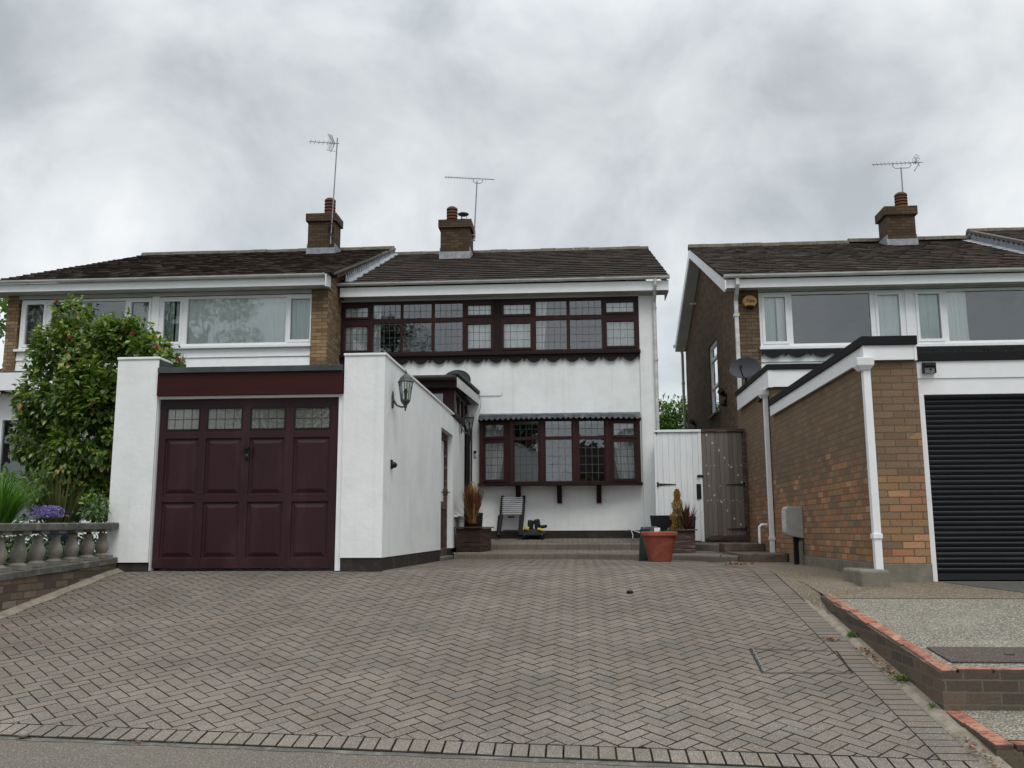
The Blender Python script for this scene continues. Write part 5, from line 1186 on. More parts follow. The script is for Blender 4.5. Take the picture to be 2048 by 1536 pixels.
# rear extension
rx = root('brick_side_extension', (4.5, YX, 0.0), 'taller flat roofed brick extension between the brick garage and the brown house', 'extension')
ez0, ez1, ez2 = 2.68, PY(1600, 740, YX).z, PY(1600, 729, YX).z
mb = MB(); rects(mb, XRG, 8.0, 0.1, ez0+0.02, YX+0.001, YX+0.22, [(PY(1579, 760, YX).x, PY(1579, 760, YX).x+0.5, ez0-0.25, ez0-0.03)]); mb.box(XRG, XRG+0.22, YX+0.2205, YR-0.001, 0.1, ez0+0.02); mb.build('wall', MT['brick_gar'], rx)
mb = MB(); mb.box(XRG-0.06, 8, YX-0.06, YX-0.035, ez0, ez1); mb.box(XRG-0.06, XRG-0.035, YX-0.0345, YR-0.35, ez0, ez1); mb.box(XRG-0.065, XRG-0.0, YX-0.066, YX-0.0605, ez0-0.008, ez1); mb.build('fascia', MT['upvc'], rx)
mb = MB(); mb.box(XRG-0.085, 8, YX-0.085, YX+0.1, ez1+0.0005, ez2); mb.box(XRG-0.085, XRG+0.1, YX+0.1005, YR-0.3, ez1+0.0005, ez2); mb.build('roof_trim', MT['black_trim'], rx, bevel=0.005)
mb = MB(); mb.box(XRG+0.1005, 8, YX+0.1005, YR-0.001, 2.7, ez2-0.05); mb.build('roof', MT['felt'], rx)
xw = PY(1579, 760, YX).x
mb = MB(); rects(mb, xw, xw+0.5, ez0-0.25, ez0-0.03, YX+0.02, YX+0.07, [(xw+0.05, xw+0.45, ez0-0.2, ez0-0.08)]); sw = mb.build('small_window', MT['upvc'], rx)
mb = MB(); mb.face([(xw, YX+0.05, ez0-0.25), (xw+0.5, YX+0.05, ez0-0.25), (xw+0.5, YX+0.05, ez0-0.03), (xw, YX+0.05, ez0-0.03)]); mb.build('pane', MT['glass'], sw)
# hoppers and square downpipes on the side walls
def square_pipe(parent, u_, v_, Ytop, zt, zb, w_=0.065, hop=0.15, brk=(), xo=0.0):
    x1 = XRG-0.014; x0 = x1-w_; y0 = Ytop; mb = MB()
    mb.box(x0, x1, y0, y0+w_, zb, zt-0.1)
    for z in brk: mb.box(x0-0.012, x1+0.01, y0-0.012, y0+w_+0.012, z, z+0.05)
    p = mb.build('downpipe', MT['upvc'], parent, bevel=0.004)
    mb = MB(); cxx = (x0+x1)/2-0.02; cyy = y0+w_/2; a, b = hop/2, hop*0.3
    lo = [mb.av((cxx-b, cyy-b, zt-0.13)), mb.av((cxx+b, cyy-b, zt-0.13)), mb.av((cxx+b, cyy+b, zt-0.13)), mb.av((cxx-b, cyy+b, zt-0.13))]
    mi = [mb.av((cxx-a, cyy-a, zt-0.08)), mb.av((cxx+a, cyy-a, zt-0.08)), mb.av((cxx+a, cyy+a, zt-0.08)), mb.av((cxx-a, cyy+a, zt-0.08))]
    hi = [mb.av((cxx-a*1.08, cyy-a*1.08, zt)), mb.av((cxx+a*1.08, cyy-a*1.08, zt)), mb.av((cxx+a*1.08, cyy+a*1.08, zt)), mb.av((cxx-a*1.08, cyy+a*1.08, zt))]
    for r1, r2 in ((lo, mi), (mi, hi)):
        for k in range(4): mb.f.append([r1[k], r1[(k+1)%4], r2[(k+1)%4], r2[k]]); mb.m.append(0)
    mb.f.append(hi); mb.m.append(0); mb.f.append(lo[::-1]); mb.m.append(0)
    mb.build('hopper', MT['upvc'], p, bevel=0.005)
yfp = PX(1746, 950, XRG-0.05).y
square_pipe(rg, 0, 0, yfp-0.03, zw0+0.01, 0.02, 0.075, 0.17, (0.36,))
yrp = PX(1537, 930, XRG-0.05).y
square_pipe(rx, 0, 0, yrp-0.03, ez0-0.0, 0.10, 0.07, 0.15, (0.3,))
# ================================================================== GATE
YGt = 16.95
g0 = PY(1314, 960, YGt).x; g1 = PY(1405, 960, YGt).x; g2 = PX(1490, 860, XRG).x-0.02
gz0_, gz1_ = 0.27, PY(1400, 859, YGt).z
gw_ = root('white_gate', (g0, YGt, gz0_), 'white painted tongue and groove garden gate with black hinges and latch', 'gate')
def boards(x0, x1, z0, z1, Y, n_, th=0.022):
    mb = MB(); w_ = (x1-x0)/n_
    for k in range(n_):
        a = x0+k*w_; c = 0.004
        mb.prism([(a+0.001, Y+th, z0), (a+0.001, Y+c, z0), (a+c, Y, z0), (a+w_-c, Y, z0), (a+w_-0.001, Y+c, z0), (a+w_-0.001, Y+th, z0)], (0, 0, z1-z0))
    return mb
boards(g0+0.01, g1-0.06, gz0_, gz1_-0.05, YGt, 7).build('boards', MT['gate_white'], gw_)
mb = MB(); mb.box(g1-0.059, g1, YGt-0.012, YGt+0.03, gz0_-0.02, gz1_-0.045); mb.box(g0-0.03, g1, YGt-0.03, YGt+0.04, gz1_-0.044, gz1_); mb.box(g0-0.035, g0+0.009, YGt-0.01, YGt+0.05, gz0_-0.02, gz1_-0.045); mb.build('frame', MT['gate_white'], gw_, bevel=0.003)
def hinge(parent, xh, z, s, Y, ln=0.33):
    mb = MB(); mb.prism([(xh, Y-0.012, z-0.022), (xh+s*ln, Y-0.012, z-0.004), (xh+s*ln, Y-0.012, z+0.006), (xh, Y-0.012, z+0.022)], (0, 0.008, 0)); mb.box(xh-0.015, xh+0.015, Y-0.02, Y-0.002, z-0.045, z+0.045); mb.build('hinge', MT['galv_wall'], parent)
for v in (863, 969): hinge(gw_, g0+0.01, PY(1320, v, YGt).z, 1, YGt-0.0)
p = PY(1399, 998, YGt); mb = MB(); mb.box(p.x-0.045, p.x+0.035, YGt-0.02, YGt-0.001, PY(1399, 998, YGt).z, PY(1399, 968, YGt).z); mb.build('lock_plate', MT['black'], gw_)
p = PY(1400, 952, YGt); mb = MB(); mb.box(p.x-0.055, p.x+0.055, YGt-0.03, YGt-0.013, p.z-0.02, p.z+0.02); mb.tube([(p.x-0.05, YGt-0.035, p.z), (p.x+0.06, YGt-0.035, p.z)], 0.008, 6); mb.build('bolt', MT['black'], gw_)
gg = root('weathered_gate', (g1+0.02, YGt, gz0_), 'grey weathered boarded gate spotted with white filler beside the brick extension', 'gate')
boards(g1+0.004, g2-0.06, gz0_+0.10, gz1_-0.045, YGt, 9).build('boards', MT['gate'], gg)
mb = MB(); mb.box(g1+0.001, g2, YGt-0.025, YGt+0.04, gz1_-0.044, gz1_+0.006); mb.box(g2-0.058, g2, YGt-0.02, YGt+0.05, gz0_-0.05, gz1_-0.045); mb.box(g1+0.003, g2-0.06, YGt-0.006, YGt+0.03, gz0_+0.01, gz0_+0.098); mb.build('frame', MT['wood_old'], gg, bevel=0.003)
for v in (863, 969, 1058): hinge(gg, g2-0.05, PY(1485, v, YGt).z, -1, YGt-0.0)
mb = MB(); random.seed(5)
def spot(x, z, r=0.012):
    n_ = 7; mb.face([(x+r*random.uniform(.6, 1.2)*math.cos(k*6.283/n_), YGt-0.0015, z+r*random.uniform(.8, 1.6)*math.sin(k*6.283/n_)) for k in range(n_)])
for v, u0, u1, n_ in ((930, 1412, 1488, 11), (971, 1417, 1462, 5), (1001, 1415, 1494, 13), (1070, 1424, 1497, 14)):
    for k in range(n_):
        if random.random() < 0.85: q = PY(u0+(u1-u0)*(k+random.uniform(-.2, .2))/(n_-1), v+random.uniform(-2, 2), YGt); spot(min(q.x, g2-0.08), q.z, random.uniform(0.006, 0.014))
for u, v in ((1413, 870), (1425, 886), (1438, 900), (1449, 916), (1463, 934), (1476, 950), (1429, 990), (1455, 1021), (1469, 1037), (1482, 1049), (1417, 948), (1486, 964), (1443, 1004)):
    q = PY(u, v, YGt); spot(min(q.x, g2-0.09), q.z, 0.019)
mb.build('filler_spots', MT['spotw'], gg)
# ================================================================== BALUSTRADE
XB = -5.60
bl = root('stone_balustrade', (XB, 9.3, -0.5), 'weathered cast stone balustrade on a rough brick base left of the garage', 'balustrade')
by0, by1 = 6.6, 10.78
def zr_(y): return PX(100, 1040, XB+0.1).z*0 + (0.575 - (10.8-y)*0.012)
def zb_l(y): return 0.165 - (10.8-y)*0.04
mb = MB()
def railbar(mb, y0, y1, zf, h, x0, x1, e=0.012):
    n_ = max(1, int((y1-y0)/0.95)+1)
    for k in range(n_):
        a = y0+(y1-y0)*k/n_+0.003; b = y0+(y1-y0)*(k+1)/n_-0.003
        pr = [(x0, 0), (x0, h-e), (x0+e, h), (x1-e, h), (x1, h-e), (x1, 0)]
        mb.prism([(px_, a, zf(a)+pz_) for px_, pz_ in pr], (0, b-a, zf(b)-zf(a)))
railbar(mb, by0, by1, lambda y: zr_(y)-0.075, 0.075, XB-0.10, XB+0.10)
mb.build('top_rail', MT['stone_dark'], bl)
mb = MB(); railbar(mb, by0, by1, lambda y: zb_l(y)-0.07, 0.07, XB-0.11, XB+0.11); mb.build('base_rail', MT['stone_dark'], bl)
mb = MB(); n_ = 30
for k in range(n_):
    a = by0+(by1-by0)*k/n_; b = by0+(by1-by0)*(k+1)/n_
    for xx in (XB+0.095+0.006*math.sin(k*2.3), ):
        mb.face([(XB+0.095, a, zg(0, a)-0.1), (XB+0.095, b, zg(0, b)-0.1), (XB+0.095, b, zb_l(b)-0.07), (XB+0.095, a, zb_l(a)-0.07)])
mb.face([(XB-0.095, by0, -1), (XB+0.095, by0, -1), (XB+0.095, by0, zb_l(by0)-0.07), (XB-0.095, by0, zb_l(by0)-0.07)])
mb.face([(XB-0.095, by0, -1), (XB-0.095, by1, -1), (XB-0.095, by1, zb_l(by1)-0.07), (XB-0.095, by0, zb_l(by0)-0.07)])
mb.build('brick_base', MT['brick_old'], bl)
mb = MB()
for k in range(36):
    a = 5.9+k*0.137; b = a+0.137; j0 = 0.012*math.sin(k*1.3); j1 = 0.012*math.sin((k+1)*1.3)
    mb.face([(XB+0.17+j0, a, zg(0, a)+0.004), (XB+0.17+j1, b, zg(0, b)+0.004), (XB+0.094, b, zg(0, b)+0.045), (XB+0.094, a, zg(0, a)+0.045)])
mb.build('mortar_fillet', MT['channel'], bl)
bal0 = None; H = zr_(10)-0.075 - zb_l(10)
bys = [10.59-0.325*k for k in range(12)]
for k, y_ in enumerate(bys):
    if y_ < by0+0.1: break
    h = zr_(y_)-0.075-zb_l(y_)
    if bal0 is None:
        mb = MB(); s_ = h; r0 = 0.068
        pr = [(0.0, 0.0), (0.115, 0.012), (0.11, 0.03), (0.095, 0.045), (0.078, 0.055), (0.058, 0.070), (0.070, 0.095), (0.084, 0.13), (0.087, 0.165), (0.079, 0.205), (0.062, 0.24), (0.050, 0.27), (0.046, 0.295), (0.054, 0.325), (0.068, 0.34), (0.07, 0.375), (0.075, 0.40)]
        mb.box(XB-0.095, XB+0.095, y_-0.095, y_+0.095, zb_l(y_)+0.0005, zb_l(y_)+0.045*s_/0.4)
        prof = [(r*0.92, z*s_/0.4+0.0) for r, z in pr if z >= 0.045]
        mb.lathe((XB, y_, zb_l(y_)), [(0.088, 0.0455*s_/0.4)]+prof[1:-2], 18)
        mb.box(XB-0.075, XB+0.075, y_-0.075, y_+0.075, zb_l(y_)+0.36*s_/0.4, zr_(y_)-0.0755)
        bal0 = mb.build('baluster', MT['stone'], bl, smooth=True, auto=32); y00 = y_
    else:
        c = bal0.copy(); COL.objects.link(c); c.parent = bl; hh0 = zr_(y00)-0.075-zb_l(y00)
        sc = h/hh0
        c.scale = (1, 1, sc)
        # vertical scale about the root: z' = sc*z + t
        zroot = bl.location.z
        zl0 = zb_l(y00)-zroot; zl1 = zb_l(y_)-zroot
        c.location = (random.uniform(-0.004, 0.004), y_-y00, zl1-sc*zl0)
# planting bed behind the balustrade
mb = MB(); mb.box(-16, XB-0.1, 6.5, 16.4, -1, 0.10); struct(mb.build('garden_soil', MT['soil']))
# ------------------------------------------------------------------ plants
def rnd_dir(up=0.0):
    v = Vector((random.gauss(0, 1), random.gauss(0, 1), random.gauss(0, 1)+up)); return v.normalized()
def blob(u, v, Y, ru, rv=None, ry=None):
    """ellipsoid centre and radii given by pixel extents at a real depth"""
    c = PY(u, v, Y); r = abs(PY(u+ru, v, Y).x-c.x); rz = abs(PY(u, v-(rv or ru), Y).z-c.z); return c, r, rz, (ry or r)
def fill(mb, c, r, rz, ry, n, ln, wd, shell=0.55, m=0, droop=0.0, seedn=0, hole=-0.3):
    for _ in range(n):
        d = rnd_dir(); rad = shell+(1-shell)*random.random()**0.6
        nz_ = mnoise.noise(Vector((d.x*2.1+seedn, d.y*2.1, d.z*2.1)))*0.28
        rad *= (1+nz_)
        p = c + Vector((d.x*r*rad, d.y*ry*rad, d.z*rz*rad))
        if mnoise.noise(p*3.2) < hole: continue
        ld = (d*0.7 + rnd_dir()*0.75 + Vector((0, -0.1, -droop))).normalized(); s_ = random.uniform(0.7, 1.2)
        mb.leaf(p, ld, (Vector((0, 0, 1))*0.9+rnd_dir()*0.5).normalized(), ln*s_, wd*s_, m)
random.seed(21)
cm = root('camellia_bush', (-6.6, 11.9, 0.1), 'large glossy camellia bush with a few red blooms beside the white garage pillar', 'bush')
mb = MB()
for (u, v, Y, ru, rv, n_) in ((135, 700, 11.7, 62, 60, 900), (205, 690, 11.6, 60, 55, 850), (262, 680, 11.7, 52, 42, 550), (300, 700, 11.5, 34, 34, 300), (100, 800, 11.7, 62, 75, 950), (175, 800, 11.4, 62, 90, 1200),
          (90, 880, 11.8, 55, 70, 800), (160, 900, 11.4, 66, 80, 1200), (205, 840, 11.3, 38, 110, 700), (185, 985, 11.5, 42, 50, 500), (120, 965, 11.8, 60, 45, 400), (145, 620, 11.7, 26, 32, 130), (340, 722, 11.3, 16, 18, 60), (215, 760, 11.6, 60, 60, 500)):
    c, r, rz, ry = blob(u, v, Y, ru, rv); fill(mb, c, r, rz, max(0.35, ry), int(n_*2.15), 0.105, 0.066, 0.35, droop=0.35, seedn=u, hole=-0.17)
# sprigs that break the outline
for (u, v, h) in ((145, 608, 26), (255, 640, 22), (120, 640, 20), (300, 668, 18), (205, 655, 18), (80, 690, 18), (70, 760, 20), (228, 880, 22), (232, 800, 22), (50, 860, 24), (330, 700, 20), (345, 712, 18)):
    c = PY(u, v, 11.4); 
    for k in range(30): mb.leaf(c+Vector((random.gauss(0, 0.04), random.gauss(0, 0.04), random.uniform(-0.16, 0.14))), (rnd_dir(0.6)).normalized(), Vector((0, 0, 1)), random.uniform(0.06, 0.09), 0.04)
mb.build('foliage', MT['camellia'], cm)
mb = MB()
for k in range(9):
    a = random.uniform(0, 6.28); p0 = Vector((-6.65+random.uniform(-.1, .1), 11.85+random.uniform(-.1, .1), 0.0)); p1 = p0+Vector((math.cos(a)*0.3, math.sin(a)*0.25, 1.0)); p2 = p0+Vector((math.cos(a)*0.75, math.sin(a)*0.5, 2.1+random.uniform(-.2, .5)))
    mb.tube([p0, p1, p2], [0.04, 0.025, 0.008], 6)
mb.build('branches', MT['bark'], cm)
mb = MB()
for (u, v) in ((113, 603), (140, 672), (264, 668), (313, 694), (355, 718), (185, 824)):
    c = PY(u, v, 11.1)
    for k in range(14):
        d = rnd_dir(0.2); mb.leaf(c, d, rnd_dir(), 0.036, 0.034)
mb.build('blooms', MT['red_fl'], cm)
def strap_clump(name, c, n, ln, wd, mat_, label, cat, spread=0.5, h0=0.2, curve=0.6, group=None, seg=5, parent=None, part='leaves'):
    mb = MB()
    for _ in range(n):
        a = random.uniform(0, 2*math.pi); l = ln*random.uniform(0.6, 1.05); t0 = random.uniform(0.02, spread); d = Vector((math.cos(a)*t0, math.sin(a)*t0, 1)).normalized()
        side = Vector((-math.sin(a), math.cos(a), 0)); p = Vector(c)+Vector((math.cos(a), math.sin(a), 0))*h0*random.random(); w_ = wd*random.uniform(0.7, 1.1)
        prev = None; k_ = curve*random.uniform(0.4, 1.2)/seg; pr = []
        for s_ in range(seg+1):
            ww = w_*(1-(s_/seg)**2.2)*0.5+0.0006; pr.append((p-side*ww, p+side*ww)); p = p+d*(l/seg)
            d = (d+Vector((math.cos(a), math.sin(a), -0.55))*k_*(s_+1)/seg).normalized()
        ids = [(mb.av(q[0]), mb.av(q[1])) for q in pr]
        for (a0, a1), (b0, b1_) in zip(ids, ids[1:]): mb.f.append([a0, a1, b1_, b0]); mb.m.append(0)
    if parent is not None: return mb.build(part, mat_, parent)
    o = mb.build(name, mat_, loc=c); tag(o, label, cat, group); return o
strap_clump('grass_tuft', PY(12, 1040, 9.75)+Vector((-0.08, 0, -0.05)), 800, 0.60, 0.011, MT['grass'], 'bright green fine grass tuft arching over the stone balustrade', 'grass tuft', 0.9, 0.13, 0.9)
strap_clump('strappy_plant', PY(118, 1048, 11.0)+Vector((0, 0, -0.12)), 260, 0.78, 0.02, MT['strap'], 'olive brown strappy plant between the purple flowers and the camellia', 'plant', 0.8, 0.15, 0.6)
mb = MB(); c = PY(97, 1026, 10.1)
for _ in range(420):
    p = c+Vector((random.gauss(0, 0.075), random.gauss(0, 0.09), random.uniform(-0.05, 0.075))); 
    for k in range(3): mb.leaf(p, rnd_dir(0.8), rnd_dir(), 0.022, 0.016)
o = mb.build('purple_flowers', MT['purple'], loc=c); tag(o, 'low mound of small purple flowers behind the balustrade rail', 'flowers')
def bushlet(u, v, Y, ru, rv, n_, ln, wd, mat_, label, name='garden_plant'):
    mb = MB(); c, r, rz, ry = blob(u, v, Y, ru, rv); fill(mb, c, r, rz, ry, n_, ln, wd, 0.2, seedn=u)
    o = mb.build(name, mat_, loc=(c.x, c.y, 0.1)); tag(o, label, 'plant'); return o
bushlet(12, 968, 10.6, 26, 28, 150, 0.11, 0.035, MT['leaf_mid'], 'leafy green plant at the far left edge above the grass tuft')
bushlet(72, 975, 10.7, 24, 40, 190, 0.10, 0.036, MT['leaf_mid'], 'light green leafy plant standing over the purple flowers')
bushlet(190, 1015, 10.55, 26, 30, 260, 0.06, 0.042, MT['leaf_mid'], 'low round leaved plant against the foot of the white garage pillar')
bushlet(45, 955, 11.2, 22, 14, 160, 0.07, 0.03, MT['cord'], 'dark red leaved shrub top between two green plants')
mb = MB(); c = PY(114, 1075, 10.4); mb.lathe((c.x, c.y, c.z-0.08), [(0.09, 0), (0.11, 0.15), (0.115, 0.16)], 16); tag(mb.build('blue_pot', MT['blue'], smooth=True, loc=c), 'small blue pot glimpsed between the balusters', 'pot')
mb = MB()
for k in range(26):
    yy_ = 7.2+k*0.16; c = Vector((XB-0.45-0.25*random.random(), yy_, 0.22)); fill(mb, c, 0.34, 0.24, 0.22, 110, 0.07, 0.04, 0.2, seedn=k)
for k in range(40):
    c = Vector((random.uniform(-10.5, -6.4), random.uniform(10.8, 13.5), random.uniform(0.25, 0.55))); fill(mb, c, 0.4, 0.32, 0.3, 90, 0.09, 0.05, 0.2, seedn=k)
o = mb.build('ground_cover_plants', MT['leaf_dark'], loc=(-7, 10, 0.1)); o['kind'] = 'stuff'; o['label'] = 'dark low planting filling the bed behind the balustrade'; o['category'] = 'ground cover'
# weeds on garage roof
for (u, v, lab, s_) in ((442, 733, 'left weed tuft on the flat garage roof edge', 1.0), (468, 735, 'right small weed tuft on the flat garage roof edge', 0.6)):
    c = PY(u, v, 11.0); c.z = 2.44; mb = MB()
    for _ in range(int(26*s_)): mb.leaf(c+Vector((random.gauss(0, 0.05), random.gauss(0, 0.03), 0)), rnd_dir(1.2), Vector((0, 0, 1)), 0.075*s_, 0.02)
    tag(mb.build('roof_weed', MT['leaf_mid'], loc=c), lab, 'weed')
strap_clump('roof_grass', PY(362, 735, 11.1), 40, 0.2, 0.006, MT['strap'], 'thin dry grass hanging at the pillar end of the garage roof', 'weed', 0.9, 0.03, 1.2)
# ================================================================== TREES AND HEDGE (behind, and across the road where the windows mirror them)
def tree(name, base, hgt, crad, label, n=2600, ln=0.16, group=None, mat_=None, crz=None, cat='tree'):
    r = root(name, base, label, cat, group); mb = MB(); b = Vector(base)
    mb.tube([b, b+Vector((0.1, 0, hgt*0.35)), b+Vector((0, 0.1, hgt*0.8))], [0.22*hgt/8, 0.15*hgt/8, 0.04], 8)
    for k in range(7):
        a = k*2.4; mb.tube([b+Vector((0, 0, hgt*(0.3+0.06*k))), b+Vector((math.cos(a)*crad*0.4, math.sin(a)*crad*0.4, hgt*(0.45+0.06*k))), b+Vector((math.cos(a)*crad*0.8, math.sin(a)*crad*0.8, hgt*(0.5+0.06*k)))], [0.07, 0.04, 0.012], 5)
    mb.build('trunk', MT['bark'], r); mb = MB(); random.seed(int(abs(base[0])*10+abs(base[1])))
    for k in range(16):
        d = rnd_dir(0.1); cc = b+Vector((d.x*crad*0.62, d.y*crad*0.62, hgt*0.64+d.z*(crz or hgt*0.3)*0.75)); rr = crad*random.uniform(0.28, 0.5)
        fill(mb, cc, rr, rr*0.8, rr, n//16, ln, ln*0.6, 0.3, seedn=k)
    mb.build('crown', mat_ or MT['leaf_dark'], r); return r
tree('evergreen_tree', (3.4, 34, 0), 5.0, 2.0, 'dark green tree top in the gap between the white house and brown gable', 3200, 0.20, mat_=MT['leaf_mid'])
tree('garden_tree', (-18.5, 26, 0), 8.6, 2.4, 'green tree at the left edge behind the tan brick house', 2600, 0.22, mat_=MT['leaf_mid'])
mb = MB()
for k in range(9):
    c = Vector((1.2+k*0.55, 30, 3.75)); fill(mb, c, 0.6, 1.0, 0.5, 1500, 0.13, 0.08, 0.3, seedn=k)
    mb.tube([(c.x, c.y, 0), (c.x, c.y, 2.8)], 0.06, 5)
for k in range(9):
    c = Vector((1.2+k*0.55, 30, 1.7)); fill(mb, c, 0.55, 1.4, 0.5, 300, 0.12, 0.07, 0.3, seedn=k)
tag(mb.build('garden_hedge', MT['leaf_mid'], loc=(3.4, 30, 0)), 'bright green hedge behind the gate between the two houses', 'hedge')
# across the road, seen only as reflections
for (x, y, h, cr, lab) in ((-20.5, -12, 17.5, 3.6, 'tall tree across the road mirrored in the large white framed pane'), (-31, -13, 18.0, 5.0, 'broad tree across the road mirrored in the far left window'), (-10.8, -12, 14.6, 3.0, 'dark tree across the road mirrored in the leaded upstairs window')):
    tree('street_tree', (x, y, -1.0), h, cr, lab, 6500, 0.34, 'trees across the road', crz=h*0.33)
oh = root('street_house', (6, -24, -1), 'brick house across the road mirrored in the bow window', 'house')
mb = MB(); mb.box(0.4, 12, -28, -22, -1, 4.2); mb.build('wall', MT['brick_tan'], oh)
mb = MB(); mb.prism([(0.0, -21.5, 4.2), (0.0, -25, 6.6), (0.0, -28.5, 4.2)], (12.4, 0, 0)); mb.build('roof', MT['tile'], oh)
mb = MB()
for xw_ in (1.5, 5, 8.5): mb.box(xw_, xw_+2, -21.99, -21.93, 1.8, 3.2)
mb.build('window', MT['upvc'], oh)
# ================================================================== TV AERIALS
def aerial(name, label, mast, boom0, boom1, nel, ellen, cradle=None, grid_=None, mat_=None, brackets=()):
    r = root(name, mast[0], label, 'tv aerial')
    mb = MB(); mb.tube(mast, 0.017, 8)
    for (a, b) in brackets: mb.tube([a, b], 0.014, 6)
    mb.build('mast', mat_ or MT['steel'], r)
    mb = MB(); b0, b1_ = Vector(boom0), Vector(boom1); mb.tube([b0, b1_], 0.012, 6)
    ax = (b1_-b0).normalized()
    if cradle:
        c0, c1_ = b0.lerp(b1_, cradle[0]), b0.lerp(b1_, cradle[1]); dz = Vector((0, 0, -0.13)); e = ax*0.06
        mb.tube([c0, c0+dz*0.6, c0+e+dz, c1_-e+dz, c1_+dz*0.6, c1_], 0.010, 6)
    mb.build('boom', mat_ or MT['steel'], r)
    mb = MB(); ed = Vector((0.05, 0.45, 0.9)).normalized() if ellen > 0.1 else Vector((0, 0.4, 0.9)).normalized()
    for k in range(nel):
        p = b0.lerp(b1_, (k+0.3)/nel*0.86); mb.tube([p-ed*ellen*0.5, p+ed*ellen*0.5], 0.009, 5)
    mb.build('elements', mat_ or MT['steel'], r)
    return r, b0, b1_
Ya = 22.8
M0, M1 = PY(664, 480, Yc-0.12), PY(675, 276, Yc-0.12)
r, b0, b1_ = aerial('tv_aerial', 'tall mast aerial with mesh reflector on the left chimney', [PY(661, 488, Yc-0.09), M1], PY(619, 283, Yc-0.12), PY(678, 287, Yc-0.12), 6, 0.16)
mb = MB()
c = PY(667, 286, Yc-0.12)
for s_ in (1, -1):
    for k in range(7):
        z = 0.02+k*0.032; w_ = 0.14*(1-(k/8)**2)+0.03
        mb.tube([c+Vector((-0.06-0.012*k, -w_*1.3, s_*z)), c+Vector((0.035-0.012*k, 0, s_*z)), c+Vector((-0.06-0.012*k, w_*1.3, s_*z))], 0.005, 4)
    mb.tube([c+Vector((0.03, 0, 0)), c+Vector((-0.05, 0, s_*0.24))], 0.005, 4)
    mb.tube([c+Vector((-0.03, -0.16, s_*0.03)), c+Vector((-0.1, -0.06, s_*0.24))], 0.004, 4)
mb.tube([PY(652, 300, Yc-0.12), PY(672, 303, Yc-0.12)], 0.006, 5)
mb.build('reflector', MT['steel'], r)
mb = MB(); q = PY(663, 455, Yc-0.08)
for k in range(5):
    pts = []; 
    for j in range(9): a = j/8*6.28; pts.append(q+Vector((math.cos(a)*(0.035+0.012*k), -0.02*k*0.5, math.sin(a)*(0.09+0.02*k)-0.05)))
    mb.tube(pts, 0.006, 5)
mb.tube([q+Vector((0, -0.02, -0.1)), q+Vector((0.02, -0.02, -0.3)), q+Vector((-0.04, 0.02, -0.45))], 0.008, 5)
mb.build('coiled_cable', MT['black'], r)
Y2 = 23.1
aerial('tv_aerial', 'long horizontal aerial bracketed to the side of the middle chimney', [PY(948, 482, Y2), PY(954, 362, Y2)], PY(890, 354, Y2), PY(989, 359, Y2), 15, 0.099, (0.57, 0.76), brackets=((PY(941, 470, Y2), PY(951, 470, Y2)), (PY(940, 481, Y2), PY(951, 481, Y2))))
r, b0, b1_ = aerial('tv_aerial', 'aerial with diamond shaped reflector loops rising from the right chimney pot', [PY(1806, 392, 22.0), PY(1802, 335, 22.0)], PY(1744, 329, 22.0), PY(1846, 324, 22.0), 11, 0.10, (0.4, 0.76))
mb = MB(); c = PY(1834, 325, 22.0)
def dia(cx_, cz_, s_, tl):
    pts = [Vector((0, -s_*0.5, 0)), Vector((tl*s_, 0, s_)), Vector((0, s_*0.5, 0)), Vector((-tl*s_, 0, -s_)), Vector((0, -s_*0.5, 0))]
    mb.tube([c+Vector((cx_, 0, cz_))+p_*1.0 for p_ in pts], 0.006, 5, cap=False)
for (dx_, dz_) in ((0.02, 0.09), (-0.05, 0.08), (0.0, 0.16)):
    mb.tube([c+Vector((dx_-0.06, 0, dz_)), c+Vector((dx_, 0.05, dz_+0.07)), c+Vector((dx_+0.06, 0, dz_)), c+Vector((dx_, -0.05, dz_-0.07)), c+Vector((dx_-0.06, 0, dz_))], 0.006, 5)
mb.tube([c+Vector((0.05, 0, -0.02)), c+Vector((-0.08, 0, -0.22))], 0.012, 5); mb.tube([c+Vector((-0.06, 0.0, 0.14)), c+Vector((0.06, 0, -0.1))], 0.006, 5)
mb.box(c.x-0.05, c.x-0.01, c.y-0.03, c.y+0.03, c.z-0.02, c.z+0.04)
mb.build('reflector', MT['steel'], r)
# ================================================================== DISHES
def dish(name, c, nrm, rx_, rz_, depth, mat_, label, arm=True):
    r = root(name, c, label, 'satellite dish'); nrm = Vector(nrm).normalized(); sx = Vector((0, 0, 1)).cross(nrm).normalized(); sz = nrm.cross(sx); c = Vector(c)
    mb = MB(); nr, na = 6, 32; f = []; b = []
    for i in range(1, nr+1):
        t_ = i/nr; f.append([mb.av(c+sx*rx_*t_*math.cos(a)+sz*rz_*t_*math.sin(a)+nrm*depth*(t_*t_-1)) for a in [2*math.pi*k/na for k in range(na)]])
        b.append([mb.av(c+sx*rx_*t_*1.01*math.cos(a)+sz*rz_*t_*1.01*math.sin(a)+nrm*(depth*(t_*t_-1)-0.012)) for a in [2*math.pi*k/na for k in range(na)]])
    c0 = mb.av(c-nrm*depth); c1_ = mb.av(c-nrm*(depth+0.012))
    for k in range(na):
        k2 = (k+1) % na; mb.f.append([c0, f[0][k], f[0][k2]]); mb.m.append(0); mb.f.append([c1_, b[0][k2], b[0][k]]); mb.m.append(0)
        for i in range(nr-1):
            mb.f.append([f[i][k], f[i+1][k], f[i+1][k2], f[i][k2]]); mb.m.append(0); mb.f.append([b[i][k2], b[i+1][k2], b[i+1][k], b[i][k]]); mb.m.append(0)
        mb.f.append([f[-1][k], b[-1][k], b[-1][k2], f[-1][k2]]); mb.m.append(0)
    mb.build('reflector', mat_, r, smooth=True, auto=50)
    return r, c, nrm, sx, sz
